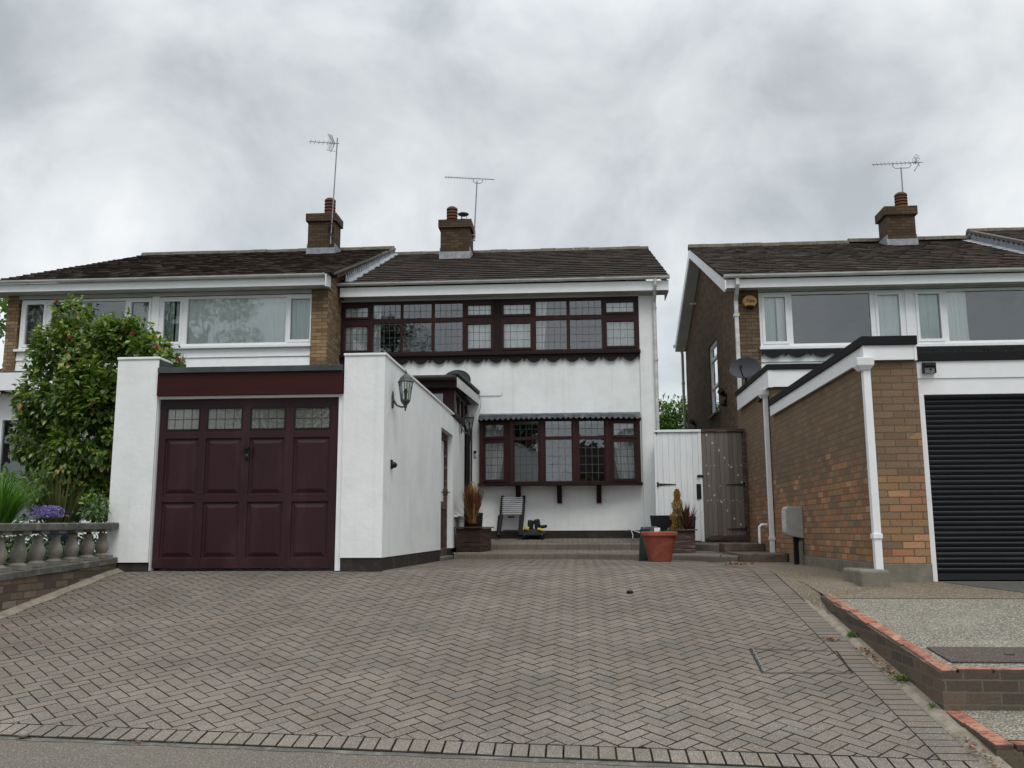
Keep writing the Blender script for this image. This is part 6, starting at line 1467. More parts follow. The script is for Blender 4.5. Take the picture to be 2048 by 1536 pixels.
cD = PY(1489, 735, 17.0); nD = Vector((-0.42, -1, 0.36))
r, c, nn, sx, sz = dish('satellite_dish', cD, nD, 0.285, 0.215, 0.05, MT['dish'], 'dark grey satellite dish above the corner of the brick side extension')
mb = MB(); low = c-sz*0.20; foc = c+nn*0.30-sz*0.155+sx*0.0
mb.tube([low, low+nn*0.12-sz*0.03, foc-sz*0.03], 0.012, 8); mb.box(foc.x-0.02, foc.x+0.02, foc.y-0.03, foc.y+0.02, foc.z-0.045, foc.z+0.04)
mb.tube([foc, foc+nn*-0.05+sz*0.06], 0.03, 10); mb.build('lnb_arm', MT['black'], r, smooth=True, auto=40)
mb = MB(); mb.tube([c-nn*0.07, c-nn*0.12-sz*0.1, Vector((XRG+0.1, c.y+0.2, ez2+0.02))], 0.022, 8); mb.box(XRG-0.02, XRG+0.2, c.y+0.1, c.y+0.35, ez2+0.001, ez2+0.03); mb.build('mount', MT['black'], r)
cD = PY(912, 762, 18.7); r, c, nn, sx, sz = dish('satellite_dish', cD, (-0.1, -1, 0.45), 0.31, 0.28, 0.05, MT['dish_green'], 'weathered green grey satellite dish rising behind the porch roof')
mb = MB(); mb.tube([c-nn*0.07, c-nn*0.15-sz*0.2, Vector((c.x, c.y+0.2, zr1+0.03))], 0.02, 8); mb.tube([c-sz*0.26, c-sz*0.25+nn*0.3], 0.012, 6); mb.build('mount', MT['black'], r)
# ================================================================== LANTERNS
def lantern(base, out_dir, s, label, arm_drop=0.10):
    """wall lantern, arm below; base point on wall; s scale; lamp body centre at base+out_dir*reach"""
    r = root('wall_lantern', base, label, 'wall lamp'); b = Vector(base); o_ = Vector(out_dir); c = b+o_*0.17*s
    mb = MB(); pl = []
    sd_ = Vector((0, 0, 1)).cross(o_).normalized()
    prof = [(0.0, -0.10), (0.03, -0.085), (0.042, -0.04), (0.035, 0.0), (0.042, 0.04), (0.03, 0.085), (0.0, 0.12)]
    for sgn in (1,):
        pts = [b+sd_*x_*s+Vector((0, 0, z_*s)) for x_, z_ in prof]+[b-sd_*x_*s+Vector((0, 0, z_*s)) for x_, z_ in prof[::-1][1:-1]]
        mb.prism(pts, o_*0.018*s)
    mb.tube([b+o_*0.01*s+Vector((0, 0, 0.02*s)), b+o_*0.06*s+Vector((0, 0, -0.06*s)), b+o_*0.12*s+Vector((0, 0, -0.085*s)), c+Vector((0, 0, -0.075*s))], [0.016*s, 0.013*s, 0.012*s, 0.012*s], 8)
    mb.build('bracket', MT['lampmetal'], r, smooth=True, auto=45)
    mb = MB(); mb.lathe(c, [(0.004*s, -0.135*s), (0.014*s, -0.125*s), (0.008*s, -0.11*s), (0.02*s, -0.09*s), (0.024*s, -0.06*s), (0.05*s, -0.03*s), (0.062*s, -0.01*s), (0.064*s, 0.005*s), (0.0, 0.005*s)], 8)
    mb.lathe(c, [(0.098*s, 0.225*s), (0.105*s, 0.235*s), (0.088*s, 0.252*s), (0.075*s, 0.285*s), (0.045*s, 0.315*s), (0.02*s, 0.33*s), (0.010*s, 0.345*s), (0.016*s, 0.36*s), (0.005*s, 0.375*s), (0.004*s, 0.395*s)], 8)
    for k in range(8):
        a = 2*math.pi*k/8; d = Vector((math.cos(a), math.sin(a), 0)); mb.tube([c+d*0.060*s, c+d*0.074*s+Vector((0, 0, 0.11*s)), c+d*0.092*s+Vector((0, 0, 0.228*s))], 0.0045*s, 5)
    mb.build('cage', MT['lampmetal'], r)
    mb = MB(); mb.lathe(c, [(0.056*s, 0.006*s), (0.069*s, 0.11*s), (0.087*s, 0.224*s)], 8); mb.build('glass', MT['glass_lamp'], r)
    mb = MB(); mb.lathe(c, [(0.012*s, 0.005*s), (0.012*s, 0.06*s), (0.02*s, 0.08*s), (0.028*s, 0.11*s), (0.02*s, 0.14*s), (0.004*s, 0.15*s)], 12); mb.build('bulb', MT['black'], r, smooth=True)
q1 = PX(784, 801, XG1); lantern((XG1+0.001, q1.y, q1.z), (1, 0, 0), 1.0, 'larger verdigris wall lantern on the white garage side wall near the front corner')
q2 = PX(934, 856, XG1); lantern((XG1+0.03, 17.9, PY(946, 858, 17.9).z), (1, 0, 0), 0.98, 'smaller looking wall lantern on the garage wall beside the bow window')
# tap / bulkhead on side wall
q = PX(782, 930, XG1); rr = root('wall_sensor', (XG1, q.y, q.z), 'small black round fitting on the white garage side wall below the lantern', 'wall fitting')
mb = MB(); mb.box(XG1+0.001, XG1+0.018, q.y-0.04, q.y+0.04, q.z-0.05, q.z+0.065); mb.build('back_plate', MT['black'], rr, bevel=0.006)
mb = MB(); mb.tube([(XG1+0.018, q.y, q.z), (XG1+0.05, q.y, q.z), (XG1+0.075, q.y, q.z-0.005)], [0.04, 0.038, 0.018], 14); mb.build('dome', MT['black'], rr, smooth=True, auto=50)
q = PY(950, 908, YF-0.01); rr = root('doorbell', (q.x, YF, q.z), 'small black and white doorbell on the strip between porch and bow window', 'doorbell')
mb = MB(); mb.box(q.x-0.03, q.x+0.03, YF-0.025, YF-0.001, q.z-0.07, q.z+0.07); mb.build('case', MT['alu'], rr, bevel=0.006)
mb = MB(); mb.box(q.x-0.028, q.x+0.028, YF-0.03, YF-0.0255, q.z+0.01, q.z+0.068); mb.build('camera_face', MT['black'], rr, bevel=0.002)
mb = MB(); mb.lathe((q.x, YF-0.027, q.z-0.035), [(0.012, -0.001), (0.012, 0.001)], 10); mb.build('button', MT['upvc'], rr)
# alarm box with its lettering
q = PY(1499, 603, YR-0.03); rr = root('alarm_box', (q.x, YR, q.z), 'round orange alarm box with dark lettering on the brown brick pier', 'alarm box')
R0 = 0.135
mb = MB(); n_ = 28
def ring(rad, y_): return [mb.av((q.x+rad*math.cos(2*math.pi*k/n_), y_, q.z+rad*0.88*math.sin(2*math.pi*k/n_))) for k in range(n_)]
rs = [ring(R0*1.02, YR-0.001), ring(R0*1.02, YR-0.05), ring(R0*0.96, YR-0.068), ring(R0*0.6, YR-0.076)]
for a, b in zip(rs, rs[1:]):
    for k in range(n_): mb.f.append([a[k], a[(k+1)%n_], b[(k+1)%n_], b[k]]); mb.m.append(0)
mb.f.append(rs[-1]); mb.m.append(0); mb.build('cover', MT['alarm'], rr, smooth=True, auto=50)
mb = MB(); mb.lathe((q.x, YR-0.03, q.z-R0*0.80), [(0.07, -0.03), (0.08, 0.0), (0.08, 0.02)], 14); mb.build('strobe', MT['black'], rr)
tc_ = bpy.data.curves.new('lettering', 'FONT'); tc_.body = 'Yale'; tc_.size = 0.095; tc_.align_x = 'CENTER'; tc_.align_y = 'CENTER'; tc_.extrude = 0.001; tc_.offset = 0.0015
to = bpy.data.objects.new('tmp_text', tc_); COL.objects.link(to)
dg = bpy.context.evaluated_depsgraph_get(); me = bpy.data.meshes.new_from_object(to.evaluated_get(dg)); bpy.data.objects.remove(to)
me.materials.clear(); me.materials.append(MT['black']); lt = bpy.data.objects.new('lettering', me); COL.objects.link(lt); lt.parent = rr
lt.location = (0.01, -0.0785, 0.0); lt.rotation_euler = (R_(90), 0, 0)
# flood light on shutter head
q = PY(1858, 735, YS-0.06); rr = root('flood_light', (q.x, YS, q.z), 'small black flood light above the roller shutter', 'flood light')
mb = MB(); mb.box(q.x-0.055, q.x+0.055, YS-0.075, YS-0.031, q.z-0.06, q.z+0.012); mb.build('lamp_face', MT['glass_door'], rr)
mb = MB(); mb.prism([(q.x-0.06, YS-0.031, q.z+0.06), (q.x-0.06, YS-0.10, q.z+0.03), (q.x-0.06, YS-0.10, q.z+0.01), (q.x-0.06, YS-0.077, q.z-0.005), (q.x-0.06, YS-0.077, q.z+0.013), (q.x-0.06, YS-0.031, q.z+0.013)], (0.12, 0, 0)); mb.box(q.x-0.063, q.x-0.056, YS-0.09, YS-0.031, q.z-0.062, q.z+0.05); mb.box(q.x+0.056, q.x+0.063, YS-0.09, YS-0.031, q.z-0.062, q.z+0.05)
mb.lathe((q.x+0.01, YS-0.08, q.z-0.02), [(0.0, -0.012), (0.014, 0), (0.0, 0.012)], 10); mb.build('hood', MT['black'], rr)
for (u, v, lab) in ((1453, 795, 'black twin spotlight on the brown gable wall right of the tall window'), (1392, 852, 'black security light low on the far end of the brown gable wall')):
    q = PX(u, v, XRH); rr = root('security_light', q, lab, 'security light'); mb = MB()
    mb.box(XRH-0.03, XRH-0.001, q.y-0.06, q.y+0.06, q.z-0.06, q.z+0.06); mb.build('base', MT['black'], rr)
    mb = MB(); mb.tube([(XRH-0.03, q.y, q.z+0.04), (XRH-0.14, q.y-0.1, q.z+0.13)], [0.03, 0.075], 12); mb.tube([(XRH-0.03, q.y, q.z-0.05), (XRH-0.07, q.y-0.05, q.z-0.17)], [0.025, 0.055], 12); mb.build('lamp_head', MT['black'], rr, smooth=True, auto=40)
for (u, v, lab, m_) in ((1372, 690, 'small cream round box high on the far end of the brown gable wall', 'cream'),):
    q = PX(u, v, XRH); mb = MB(); mb.obox((XRH-0.04, q.y, q.z), (0.08, 0.22, 0.3), None); o = mb.build('bell_box', MT[m_], loc=q, bevel=0.03); tag(o, lab, 'alarm box')
for (u, v, lab) in ((1392, 540, 'upper white overflow pipe stub on the gable'), (1392, 607, 'lower white overflow pipe stub on the gable')):
    q = PX(u, v, XRH); mb = MB(); mb.tube([(XRH+0.02, q.y, q.z), (XRH-0.16, q.y, q.z-0.01)], 0.022, 8); tag(mb.build('overflow_pipe', MT['upvc'], smooth=True, auto=40, loc=q), lab, 'pipe')
q = PX(1522, 796, XRG); mb = MB(); mb.box(XRG-0.05, XRG-0.002, q.y-0.1, q.y+0.1, q.z-0.06, q.z+0.09); tag(mb.build('outdoor_lamp', MT['black'], loc=q, bevel=0.01), 'small dark bulkhead lamp under the eaves beside the rear downpipe', 'wall lamp')
# ================================================================== METER BOX + PIPES
my0, my1 = 12.98, 13.24; mz0, mz1 = PX(1580, 1076, XRG).z+0.0, PX(1580, 1013, XRG).z
mz0 = PY(1566, 1074, my0).z; mz1 = PY(1566, 1013, my0).z
mr_ = root('meter_box', (2.98, my0, mz0), 'grey gas meter box fixed low on the brick side wall', 'meter box')
mb = MB(); mb.prism([(XRG-0.002, my0, mz0-0.02), (2.89, my0, mz0+0.02), (2.87, my0, mz0+0.05), (2.87, my0, mz1-0.03), (2.90, my0, mz1), (XRG-0.002, my0, mz1)], (0, my1-my0, 0)); mb.build('case', MT['meter'], mr_, bevel=0.008)
mb = MB(); mb.box(2.862, 2.8695, my0+0.02, my1-0.02, mz0+0.07, mz1-0.05); mb.build('door', MT['upvc_dirty'], mr_, bevel=0.002)
mb = MB(); mb.tube([(3.03, my0+0.1, mz0-0.01), (3.02, my0+0.1, 0.15), (3.03, my0+0.1, -0.05)], 0.032, 10); mb.tube([(2.98, my0+0.06, mz0), (2.97, my0+0.02, -0.04)], 0.018, 8)
mb.build('supply_pipe', MT['slate'], mr_)
mb = MB(); mb.obox((3.06, my0+0.05, 0.12), (0.05, 0.07, 0.35)); mb.build('backing_post', MT['stone'], mr_, bevel=0.005)
q = PX(1525, 1060, 3.0); mb = MB(); mb.tube([(3.08, q.y, PX(1530, 1050, 3.03).z), (2.99, q.y, PX(1530, 1050, 3.03).z+0.005), (2.955, q.y, PX(1530, 1050, 3.03).z-0.03), (2.95, q.y, 0.24)], 0.024, 10)
tag(mb.build('overflow_pipe', MT['upvc'], smooth=True, auto=50, loc=(2.97, q.y, 0.24)), 'short white bent overflow pipe standing on the side step by the weathered gate', 'pipe')
# concrete block under the front downpipe
q0 = PX(1748, 1150, 3.0)
mb = MB(); mb.box(2.80, 3.085, yfp-0.22, yfp+0.42, -0.16, 0.055); o = mb.build('concrete_block', MT['concrete'], bevel=0.025, loc=(2.92, yfp+0.1, -0.1)); tag(o, 'worn concrete block under the front white downpipe at the foot of the brick garage', 'block')
# ================================================================== LADDER + MOWER
lr = root('telescopic_ladder', (-1.2, 18.95, 0.28), 'collapsed telescopic ladder with silver rungs leaning under the bow window', 'ladder')
xl0, xl1 = PY(1003, 1020, 18.9).x, PY(1046, 1020, 18.9).x
zb0, zt0 = PY(1000, 1070, 18.85).z, PY(1010, 993, 19.15).z
def lp(x, t_): return Vector((x, 18.86+0.33*t_, zb0+(zt0-zb0)*t_))
for xx, dx_ in ((xl0, -0.06), (xl1, -0.06)):
    mb = MB(); mb.tube([lp(xx+dx_, 0), lp(xx+dx_*0.2, 0.55), lp(xx, 1)], [0.044, 0.038, 0.034], 12); mb.tube([lp(xx+dx_, -0.02), lp(xx+dx_, 0.06)], 0.045, 12); mb.tube([lp(xx, 0.94), lp(xx, 1.01)], 0.033, 12); mb.tube([lp(xx+dx_*0.9, 0.05)+Vector((-0.03, -0.04, 0)), lp(xx+dx_*0.5, 0.5)+Vector((-0.03, -0.04, 0))], 0.02, 8)
    mb.build('stile', MT['slate'], lr, smooth=True, auto=40)
for k in range(9):
    t_ = 0.965-k*0.052; mb = MB(); a, b = lp(xl0-0.01, t_), lp(xl1-0.01, t_); h = (zt0-zb0)*0.0165; mb.prism([(a.x, a.y-0.035, a.z-h), (a.x, a.y-0.035, a.z+h*0.8), (a.x, a.y+0.02, a.z+h*0.9), (a.x, a.y+0.02, a.z-h)], (b.x-a.x, 0, 0)); mb.build('rung', MT['alu'], lr)
mb = MB(); a = lp((xl0+xl1)/2-0.03, 0.46); mb.obox(a+Vector((0, -0.04, 0)), (0.13, 0.03, 0.035)); a = lp((xl0+xl1)/2-0.04, 0.12); mb.obox(a+Vector((0.0, 0, 0)), (0.30, 0.025, 0.018)); mb.build('catch', MT['black'], lr)
mx0, mx1 = PY(1042, 1060, 18.8).x, PY(1091, 1060, 18.8).x; mz = 0.285; mc = (mx0+mx1)/2; _pre = set(bpy.data.objects)
mw = root('folded_mower', (mc, 18.8, mz), 'small folded black and yellow cordless mower beside the ladder', 'mower')
mb = MB(); mb.prism([(mx0+0.02, 18.62, mz+0.06), (mx0+0.0, 18.62, mz+0.13), (mx0+0.07, 18.66, mz+0.2), (mx1-0.08, 18.66, mz+0.19), (mx1, 18.62, mz+0.12), (mx1-0.02, 18.62, mz+0.06)], (0, 0.34, 0)); mb.build('deck', MT['black'], mw, bevel=0.02)
for (dx_, dy_) in ((0.06, 0.02), (0.06, 0.30), (-0.07, 0.02), (-0.07, 0.30)):
    xx = (mx0 if dx_ > 0 else mx1)+dx_; mb = MB(); pts = [(xx-0.02, 18.6+dy_, mz+0.065), (xx+0.02, 18.6+dy_, mz+0.065)]; mb.tube(pts, 0.065, 16); mb.build('wheel', MT['black'], mw, bevel=0.006)
mb = MB(); mb.obox((mc-0.13, 18.68, mz+0.2), (0.09, 0.14, 0.07), Matrix.Rotation(0.3, 3, 'Y')); mb.obox((mc+0.15, 18.68, mz+0.175), (0.15, 0.14, 0.045), Matrix.Rotation(0.25, 3, 'Y')); mb.build('yellow_cover', MT['yellow'], mw, bevel=0.018)
mb = MB(); mb.obox((mc-0.06, 18.72, mz+0.27), (0.12, 0.16, 0.16), Matrix.Rotation(0.1, 3, 'Y')); mb.obox((mc+0.075, 18.72, mz+0.28), (0.12, 0.16, 0.17), Matrix.Rotation(-0.15, 3, 'Y')); mb.obox((mc+0.21, 18.74, mz+0.23), (0.14, 0.12, 0.06), Matrix.Rotation(-0.15, 3, 'Y')); mb.build('motor_housing', MT['black'], mw, bevel=0.025)
mb = MB(); mb.tube([(mx0+0.03, 18.9, mz+0.1), (mc, 18.95, mz+0.3), (mx1-0.03, 18.9, mz+0.22)], 0.014, 8); mb.build('handle', MT['black'], mw)
mw.location.y += 0.22; mw.scale = (1, 1, 1.12)
# ================================================================== PLANTERS
def planter(c, w_, h, rot, label, boards_=5, mat_='wood_dark', rim=True, taper=0.96):
    r = root('wooden_planter', c, label, 'planter'); R3 = Matrix.Rotation(rot, 3, 'Z'); cc = Vector(c)
    for k in range(4):
        a = Matrix.Rotation(k*math.pi/2, 3, 'Z'); mb = MB()
        for b in range(boards_):
            z0_ = h*b/boards_; z1_ = h*(b+1)/boards_-0.004; t0 = taper+(1-taper)*b/boards_; hw = w_/2*t0
            j = random.uniform(-0.003, 0.003)
            pts = [Vector((-hw, -hw+j, z0_)), Vector((hw, -hw+j, z0_)), Vector((hw-0.02, -hw+0.022+j, z0_)), Vector((-hw+0.02, -hw+0.022+j, z0_))]
            mb.prism([cc+R3@(a@p_) for p_ in pts], (0, 0, z1_-z0_))
        mb.build('side', MT[mat_], r)
    if rim:
        for k in range(4):
            a = Matrix.Rotation(k*math.pi/2, 3, 'Z'); hw = w_/2+0.035; mb = MB(); pts = [Vector((-hw, -hw, h)), Vector((hw, -hw, h)), Vector((hw-0.07, -hw+0.07, h)), Vector((-hw+0.07, -hw+0.07, h))]
            mb.prism([cc+R3@(a@p_) for p_ in pts], (0, 0, 0.022)); mb.build('rim', MT['wood_old'], r)
    mb = MB(); hw = w_/2-0.03; mb.prism([cc+R3@Vector(p_) for p_ in ((-hw, -hw, h*0.5), (hw, -hw, h*0.5), (hw, hw, h*0.5), (-hw, hw, h*0.5))], (0, 0, h*0.42)); mb.build('soil', MT['soil'], r)
    return r
def tall_pot(c, w_, h, label, mat_='slate', rot=0.15):
    mb = MB(); cc = Vector(c); R3 = Matrix.Rotation(rot, 3, 'Z'); o = []
    for s_, z_ in ((0.74, 0), (1.0, h), (0.90, h), (0.85, h-0.08)):
        o.append([mb.av(cc+R3@Vector((sx_*w_/2*s_, sy_*w_/2*s_, 0))+Vector((0, 0, z_))) for sx_, sy_ in ((-1, -1), (1, -1), (1, 1), (-1, 1))])
    for a, b in zip(o, o[1:]):
        for k in range(4): mb.f.append([a[k], a[(k+1)%4], b[(k+1)%4], b[k]]); mb.m.append(0)
    mb.f.append(o[0][::-1]); mb.m.append(0); mb.f.append(o[-1]); mb.m.append(0)
    ob = mb.build('tall_planter', MT[mat_], bevel=0.006, loc=c); tag(ob, label, 'planter'); return ob
def cordyline(c, label, n=90, ln=0.75, mat_='cord', spread=0.35, tipmat=None, flare=16, flen=0.6, wd=0.026):
    r = root('cordyline', c, label, 'plant'); cc = Vector(c)
    mb = MB(); mb.tube([cc+Vector((0, 0, -0.05)), cc+Vector((0, 0, 0.12))], [0.03, 0.02], 8); mb.build('stem', MT['bark'], r)
    strap_clump('', cc+Vector((0, 0, 0.05)), n, ln, wd, MT[mat_], '', '', spread, 0.03, 0.12, parent=r, part='leaves')
    if tipmat: strap_clump('', cc+Vector((0, 0, 0.1)), int(n*0.7), ln*1.0, wd, MT[tipmat], '', '', spread*0.85, 0.07, 0.04, parent=r, part='gold_leaves')
    strap_clump('', cc+Vector((0, 0, 0.05)), flare, flen, 0.016, MT['cord_grey'], '', '', 1.6, 0.02, 0.35, parent=r, part='faded_leaves')
    return r
# left
lpY = 17.25; pc = PY(946, 1097, lpY); lpz = 0.088
c0x = PY(948, 1080, lpY+0.1).x
planter((c0x, lpY+0.05, lpz), 0.50, PY(940, 1056, lpY-0.2).z-lpz, -0.36, 'dark stained wooden planter on the lower step beside the garage wall')
tall_pot((PY(947, 1050, 17.75).x, 17.72, 0.1), 0.36, PY(947, 1026, 17.75).z-0.1, 'charcoal square pot standing behind the gold tipped cordyline')
cordyline((PY(945, 1055, lpY).x, lpY, 0.50), 'cordyline with upright red brown leaves tipped with gold in the left planter', 210, 0.76, 'cord', 0.36, 'cord_gold', 34, 0.68, 0.034)
# right
rpY = 15.95; rpx0, rpx1 = PY(1342, 1080, rpY-0.2).x, PY(1391, 1080, rpY-0.2).x
rpz = 0.085; hR = PY(1370, 1061, rpY-0.2).z-rpz
planter(((rpx0+rpx1)/2, rpY, rpz), rpx1-rpx0, hR, 0.0, 'weathered wooden planter behind the terracotta pot near the gates', mat_='wood_old')
xk = PY(1373, 1055, rpY).x
cordyline((xk, rpY-0.05, rpz+hR-0.03), 'dark purple cordyline in the weathered planter before the white gate', 100, 0.46, 'cord', 0.75, None, 18, 0.5)
rr = root('gold_conifer', (PY(1357, 1050, rpY).x, rpY+0.08, rpz+hR-0.03), 'small golden conifer cone behind the purple cordyline', 'conifer')
mb = MB(); c = Vector(rr.location); ht = PY(1355, 976, rpY+0.08).z-c.z
for _ in range(2600):
    t_ = random.random()**0.8; rad = 0.12*(1-t_)**0.5*random.uniform(0.4, 1.1)*(1+0.25*math.sin(t_*22)); a = random.uniform(0, 6.28)
    mb.leaf(c+Vector((math.cos(a)*rad, math.sin(a)*rad, t_*ht*0.95)), (Vector((math.cos(a), math.sin(a), 1.3))+rnd_dir()*0.5).normalized(), rnd_dir(), 0.035, 0.012)
mb.build('foliage', MT['gold_conifer'], rr); mb = MB(); mb.tube([c-Vector((0, 0, 0.03)), c+Vector((0, 0, ht*0.8))], [0.012, 0.004], 6); mb.build('stem', MT['bark'], rr)
tall_pot((PY(1326, 1050, 16.6).x, 16.6, 0.1), 0.38, PY(1326, 1031, 16.6).z-0.1, 'charcoal square pot against the white gate behind the terracotta pot', rot=-0.3)
tall_pot((PY(1367, 1050, 16.55).x, 16.5, 0.1), 0.36, PY(1367, 1033, 16.5).z-0.1, 'charcoal square pot behind the weathered planter', rot=0.1)
# terracotta pot
tY = 14.75; tc0 = G(1318, 1120); tx = PY(1319, 1090, tY).x; tz = zg(0, tY)
rt = root('terracotta_pot', (tx, tY, tz), 'big orange terracotta pot with thick rim at the end of the front steps', 'plant pot')
rw = (PY(1356, 1065, tY).x-PY(1282, 1065, tY).x)/2; hT = PY(1319, 1063, tY-rw).z-tz
mb = MB(); prof = [(rw*0.55, 0), (rw*0.60, 0.01), (rw*0.86, hT*0.70), (rw*0.885, hT*0.74), (rw*0.87, hT*0.745), (rw*0.90, hT*0.83), (rw*0.98, hT*0.85), (rw, hT*0.87), (rw, hT*0.97), (rw*0.97, hT), (rw*0.90, hT), (rw*0.86, hT*0.9)]
mb.lathe((tx, tY, tz), prof, 40); mb.build('pot', MT['terracotta'], rt, smooth=True, auto=28)
mb = MB(); mb.lathe((tx, tY, tz+hT*0.9), [(rw*0.86, -0.02), (rw*0.86, 0.0)], 24); mb.build('soil', MT['soil'], rt)
mb = MB()
for _ in range(60): mb.leaf(Vector((tx+random.uniform(-0.02, 0.2), tY+random.uniform(-0.1, 0.1), tz+hT*0.92)), rnd_dir(0.8), rnd_dir(), 0.07, 0.02)
tag(mb.build('sparse_seedlings', MT['strap'], loc=(tx+0.1, tY, tz+hT*0.9)), 'sparse dry seedlings in the terracotta pot', 'plant')
mb = MB(); mb.obox((tx-0.02, tY+0.12, tz+hT+0.02), (0.09, 0.03, 0.08)); tag(mb.build('plant_tag', MT['upvc'], loc=(tx, tY+0.12, tz+hT)), 'small white card standing in the terracotta pot', 'card')
q = PY(1289, 1118, 15.3)
mb = MB(); qa, qb = PY(1278, 1118, 15.2), PY(1304, 1118, 15.2); ztp = PY(1284, 1058, 15.5).z
mb.prism([(qa.x, 15.2, -0.04), (qb.x, 15.2, -0.04), (qb.x, 15.45, ztp), (qa.x+0.05, 15.45, ztp)], (0, 0.05, 0)); tag(mb.build('green_panel', MT['dgreen'], bevel=0.006, loc=(q.x, 15.3, 0)), 'dark green panel leaning behind the terracotta pot', 'panel')
mb = MB(); qa, qb = PY(1284, 1056, 15.6), PY(1307, 1056, 15.6); mb.box(qa.x, qb.x+0.06, 15.52, 15.9, 0.05, PY(1290, 1053, 15.6).z); tag(mb.build('grey_tub', MT['lead_dark'], bevel=0.01, loc=(qa.x, 15.6, 0.08)), 'grey tub edge showing behind the terracotta pot rim', 'tub')
# white hose on the plinth
mb = MB(); mb.tube([PY(1255, 1058, 18.9), PY(1262, 1060, 18.7), PY(1266, 1070, 18.4), PY(1265, 1077, 18.3)], 0.008, 6); mb.tube([PY(1257, 1059, 18.9), PY(1270, 1062, 18.0), PY(1282, 1066, 17.0)], 0.008, 6)
tag(mb.build('white_hose', MT['upvc'], smooth=True, loc=PY(1262, 1065, 18.5)), 'thin white hose trailing over the dark plinth beside the terracotta pot', 'hose')
# ================================================================== SMALL THINGS ON THE GROUND
def pebble(u, v, r_, mat_, label, name='pebble', cat='stone'):
    p = G(u, v); mb = MB(); n_ = 9
    for k, (rr_, zz) in enumerate(((0.6, 0), (1.0, 0.35), (0.8, 0.8), (0.3, 1.0))): pass
    rings = []
    for rr_, zz in ((0.6, 0), (1.0, 0.35), (0.85, 0.8), (0.4, 1.05)):
        rings.append([mb.av((p.x+r_*rr_*math.cos(k*6.283/n_)*(1+0.2*math.sin(k*2.1)), p.y+r_*rr_*math.sin(k*6.283/n_)*0.8, p.z-0.003+r_*zz)) for k in range(n_)])
    for a, b in zip(rings, rings[1:]):
        for k in range(n_): mb.f.append([a[k], a[(k+1)%n_], b[(k+1)%n_], b[k]]); mb.m.append(0)
    mb.f.append(rings[-1]); mb.m.append(0); tag(mb.build(name, mat_, smooth=True, loc=p), label, cat)
pebble(1039, 1113, 0.03, MT['stone'], 'left grey pebble at the foot of the lower step'); pebble(1067, 1113, 0.035, MT['upvc_dirty'], 'right pale pebble at the foot of the lower step')
pebble(46, 1474, 0.035, MT['stone'], 'grey stone at the road edge at the bottom left'); pebble(1260, 1187, 0.035, MT['black'], 'small dark clod alone in the middle of the paved drive', 'clod', 'clod')
pebble(924, 1112, 0.03, MT['stone'], 'grey pebble at the garage end of the lower step')
def litter(name, pts, n_, sp, label, ln=0.045, mat_='dead', zf=None, flat=0.25):
    mb = MB()
    for _ in range(n_):
        i = random.randrange(len(pts)-1) if len(pts) > 1 else 0; t_ = random.random(); a = pts[i]; b = pts[min(i+1, len(pts)-1)]
        p = a.lerp(b, t_)+Vector((random.gauss(0, sp), random.gauss(0, sp), 0)); p.z = (zf or zg)(p.x, p.y)+random.uniform(0.003, 0.02)
        d = Vector((random.gauss(0, 1), random.gauss(0, 1), random.uniform(-0.1, flat))).normalized(); mb.leaf(p, d, Vector((random.gauss(0, .4), random.gauss(0, .4), 1)), ln*random.uniform(0.5, 1.2), ln*0.5, bend=random.uniform(-0.4, 0.4))
    o = mb.build(name, MT[mat_], loc=pts[0]); o['label'] = label; o['category'] = 'leaf litter'; o['kind'] = 'stuff'
litter('leaf_litter', [G(900, 1112), G(925, 1115)], 60, 0.06, 'brown dead leaves by the garage side door')
litter('leaf_litter', [G(1462, 1128), G(1485, 1130)], 110, 0.07, 'reddish dead leaves at the foot of the side steps', 0.05)
litter('leaf_litter', [Vector((XR+0.03, 7.6, 0)), Vector((XR+0.04, 6.7, 0))], 150, 0.018, 'brown leaf litter along the middle of the kerb channel', 0.032, zf=lambda x, y: zg(x, y)+0.012)
litter('leaf_litter', [Vector((XR+0.03, 5.75, 0)), Vector((XR+0.04, 5.0, 0))], 90, 0.018, 'brown leaf litter at the bottom end of the kerb channel', 0.036, zf=lambda x, y: zg(x, y)+0.012)
litter('leaf_litter', [G(1278, 1118), G(1290, 1119)], 16, 0.05, 'few pale dead leaves beside the terracotta pot')
litter('leaf_litter', [G(1655, 1278), G(1668, 1282)], 26, 0.03, 'dark scrap of moss and leaves on the paving near the inspection cover', 0.04)
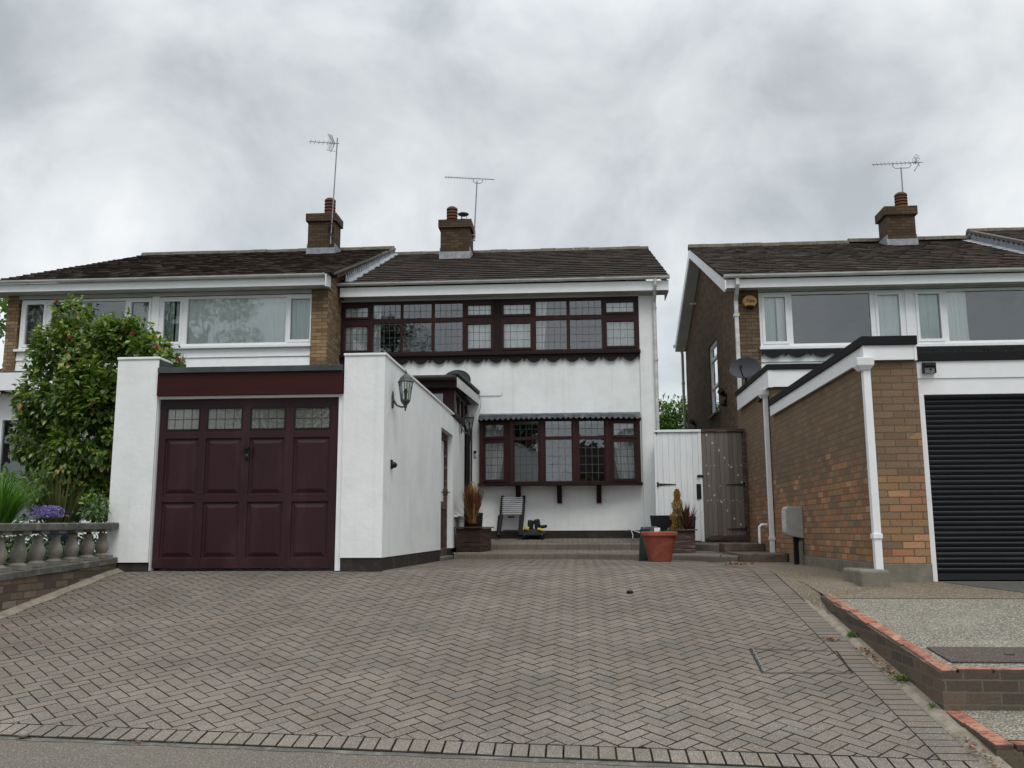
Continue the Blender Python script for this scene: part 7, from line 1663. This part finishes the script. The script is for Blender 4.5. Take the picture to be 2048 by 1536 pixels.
litter('leaf_litter', [G(1714, 1299), G(1718, 1300)], 7, 0.02, 'small orange dead leaf on the paving right of the inspection cover', 0.04)
litter('leaf_litter', [G(262, 1482), G(290, 1484)], 40, 0.02, 'rust coloured debris at the road edge of the paving', 0.02, zf=lambda x, y: zg(x, y)-0.012)
litter('leaf_litter', [G(540, 1133), G(660, 1134)], 14, 0.04, 'few dead leaves at the foot of the garage door', 0.035)
mb = MB(); random.seed(77)
for _ in range(420):
    x_ = random.uniform(XL+0.1, XR-0.05); y_ = random.choice((random.gauss(10.6, 0.12) if x_ < -2.4 else random.uniform(5.6, 16), ex(x_)+random.gauss(0.0, 0.015), random.uniform(5.6, 12)))
    if x_ > -2.2 and random.random() < 0.6: x_ = XR-0.21+random.gauss(0, 0.008)
    if y_ < ex(x_)-0.02 or (y_ > 10.7 and x_ < -2.2): continue
    for k in range(3): mb.leaf(Vector((x_, y_, zg(x_, y_)-0.004)), rnd_dir(0.6), Vector((0, 0, 1)), random.uniform(0.006, 0.016), 0.006)
o = mb.build('joint_moss', MT['strap'], loc=(0, 8, -0.3)); o['kind'] = 'stuff'; o['label'] = 'tiny moss tufts along the joints of the paved drive'; o['category'] = 'moss'
def weed(p, n_, ln, lab):
    mb = MB(); p = Vector(p)
    for _ in range(n_): mb.leaf(p+Vector((random.gauss(0, ln*0.3), random.gauss(0, ln*0.5), 0)), rnd_dir(0.9), Vector((0, 0, 1)), ln*random.uniform(.5, 1.1), ln*0.28)
    tag(mb.build('weed', MT['leaf_mid'], loc=p), lab, 'weed')
def kp(u, v, X_=XR+0.06): q_ = PX(u, v, X_); return (X_, q_.y, zg(0, q_.y)+0.015)
weed(kp(1704, 1262), 70, 0.055, 'upper green weed growing in the kerb channel'); weed(kp(1802, 1342), 80, 0.06, 'lower green weed growing in the kerb channel')
weed(kp(1862, 1385), 26, 0.04, 'smallest weed in the kerb channel near the wall corner')
weed(PZ(1414, 1081, 0.25), 60, 0.09, 'green weed at the foot of the white gate post'); weed((3.05, 16.0, 0.24), 50, 0.06, 'small weed at the brick wall end of the top side step')
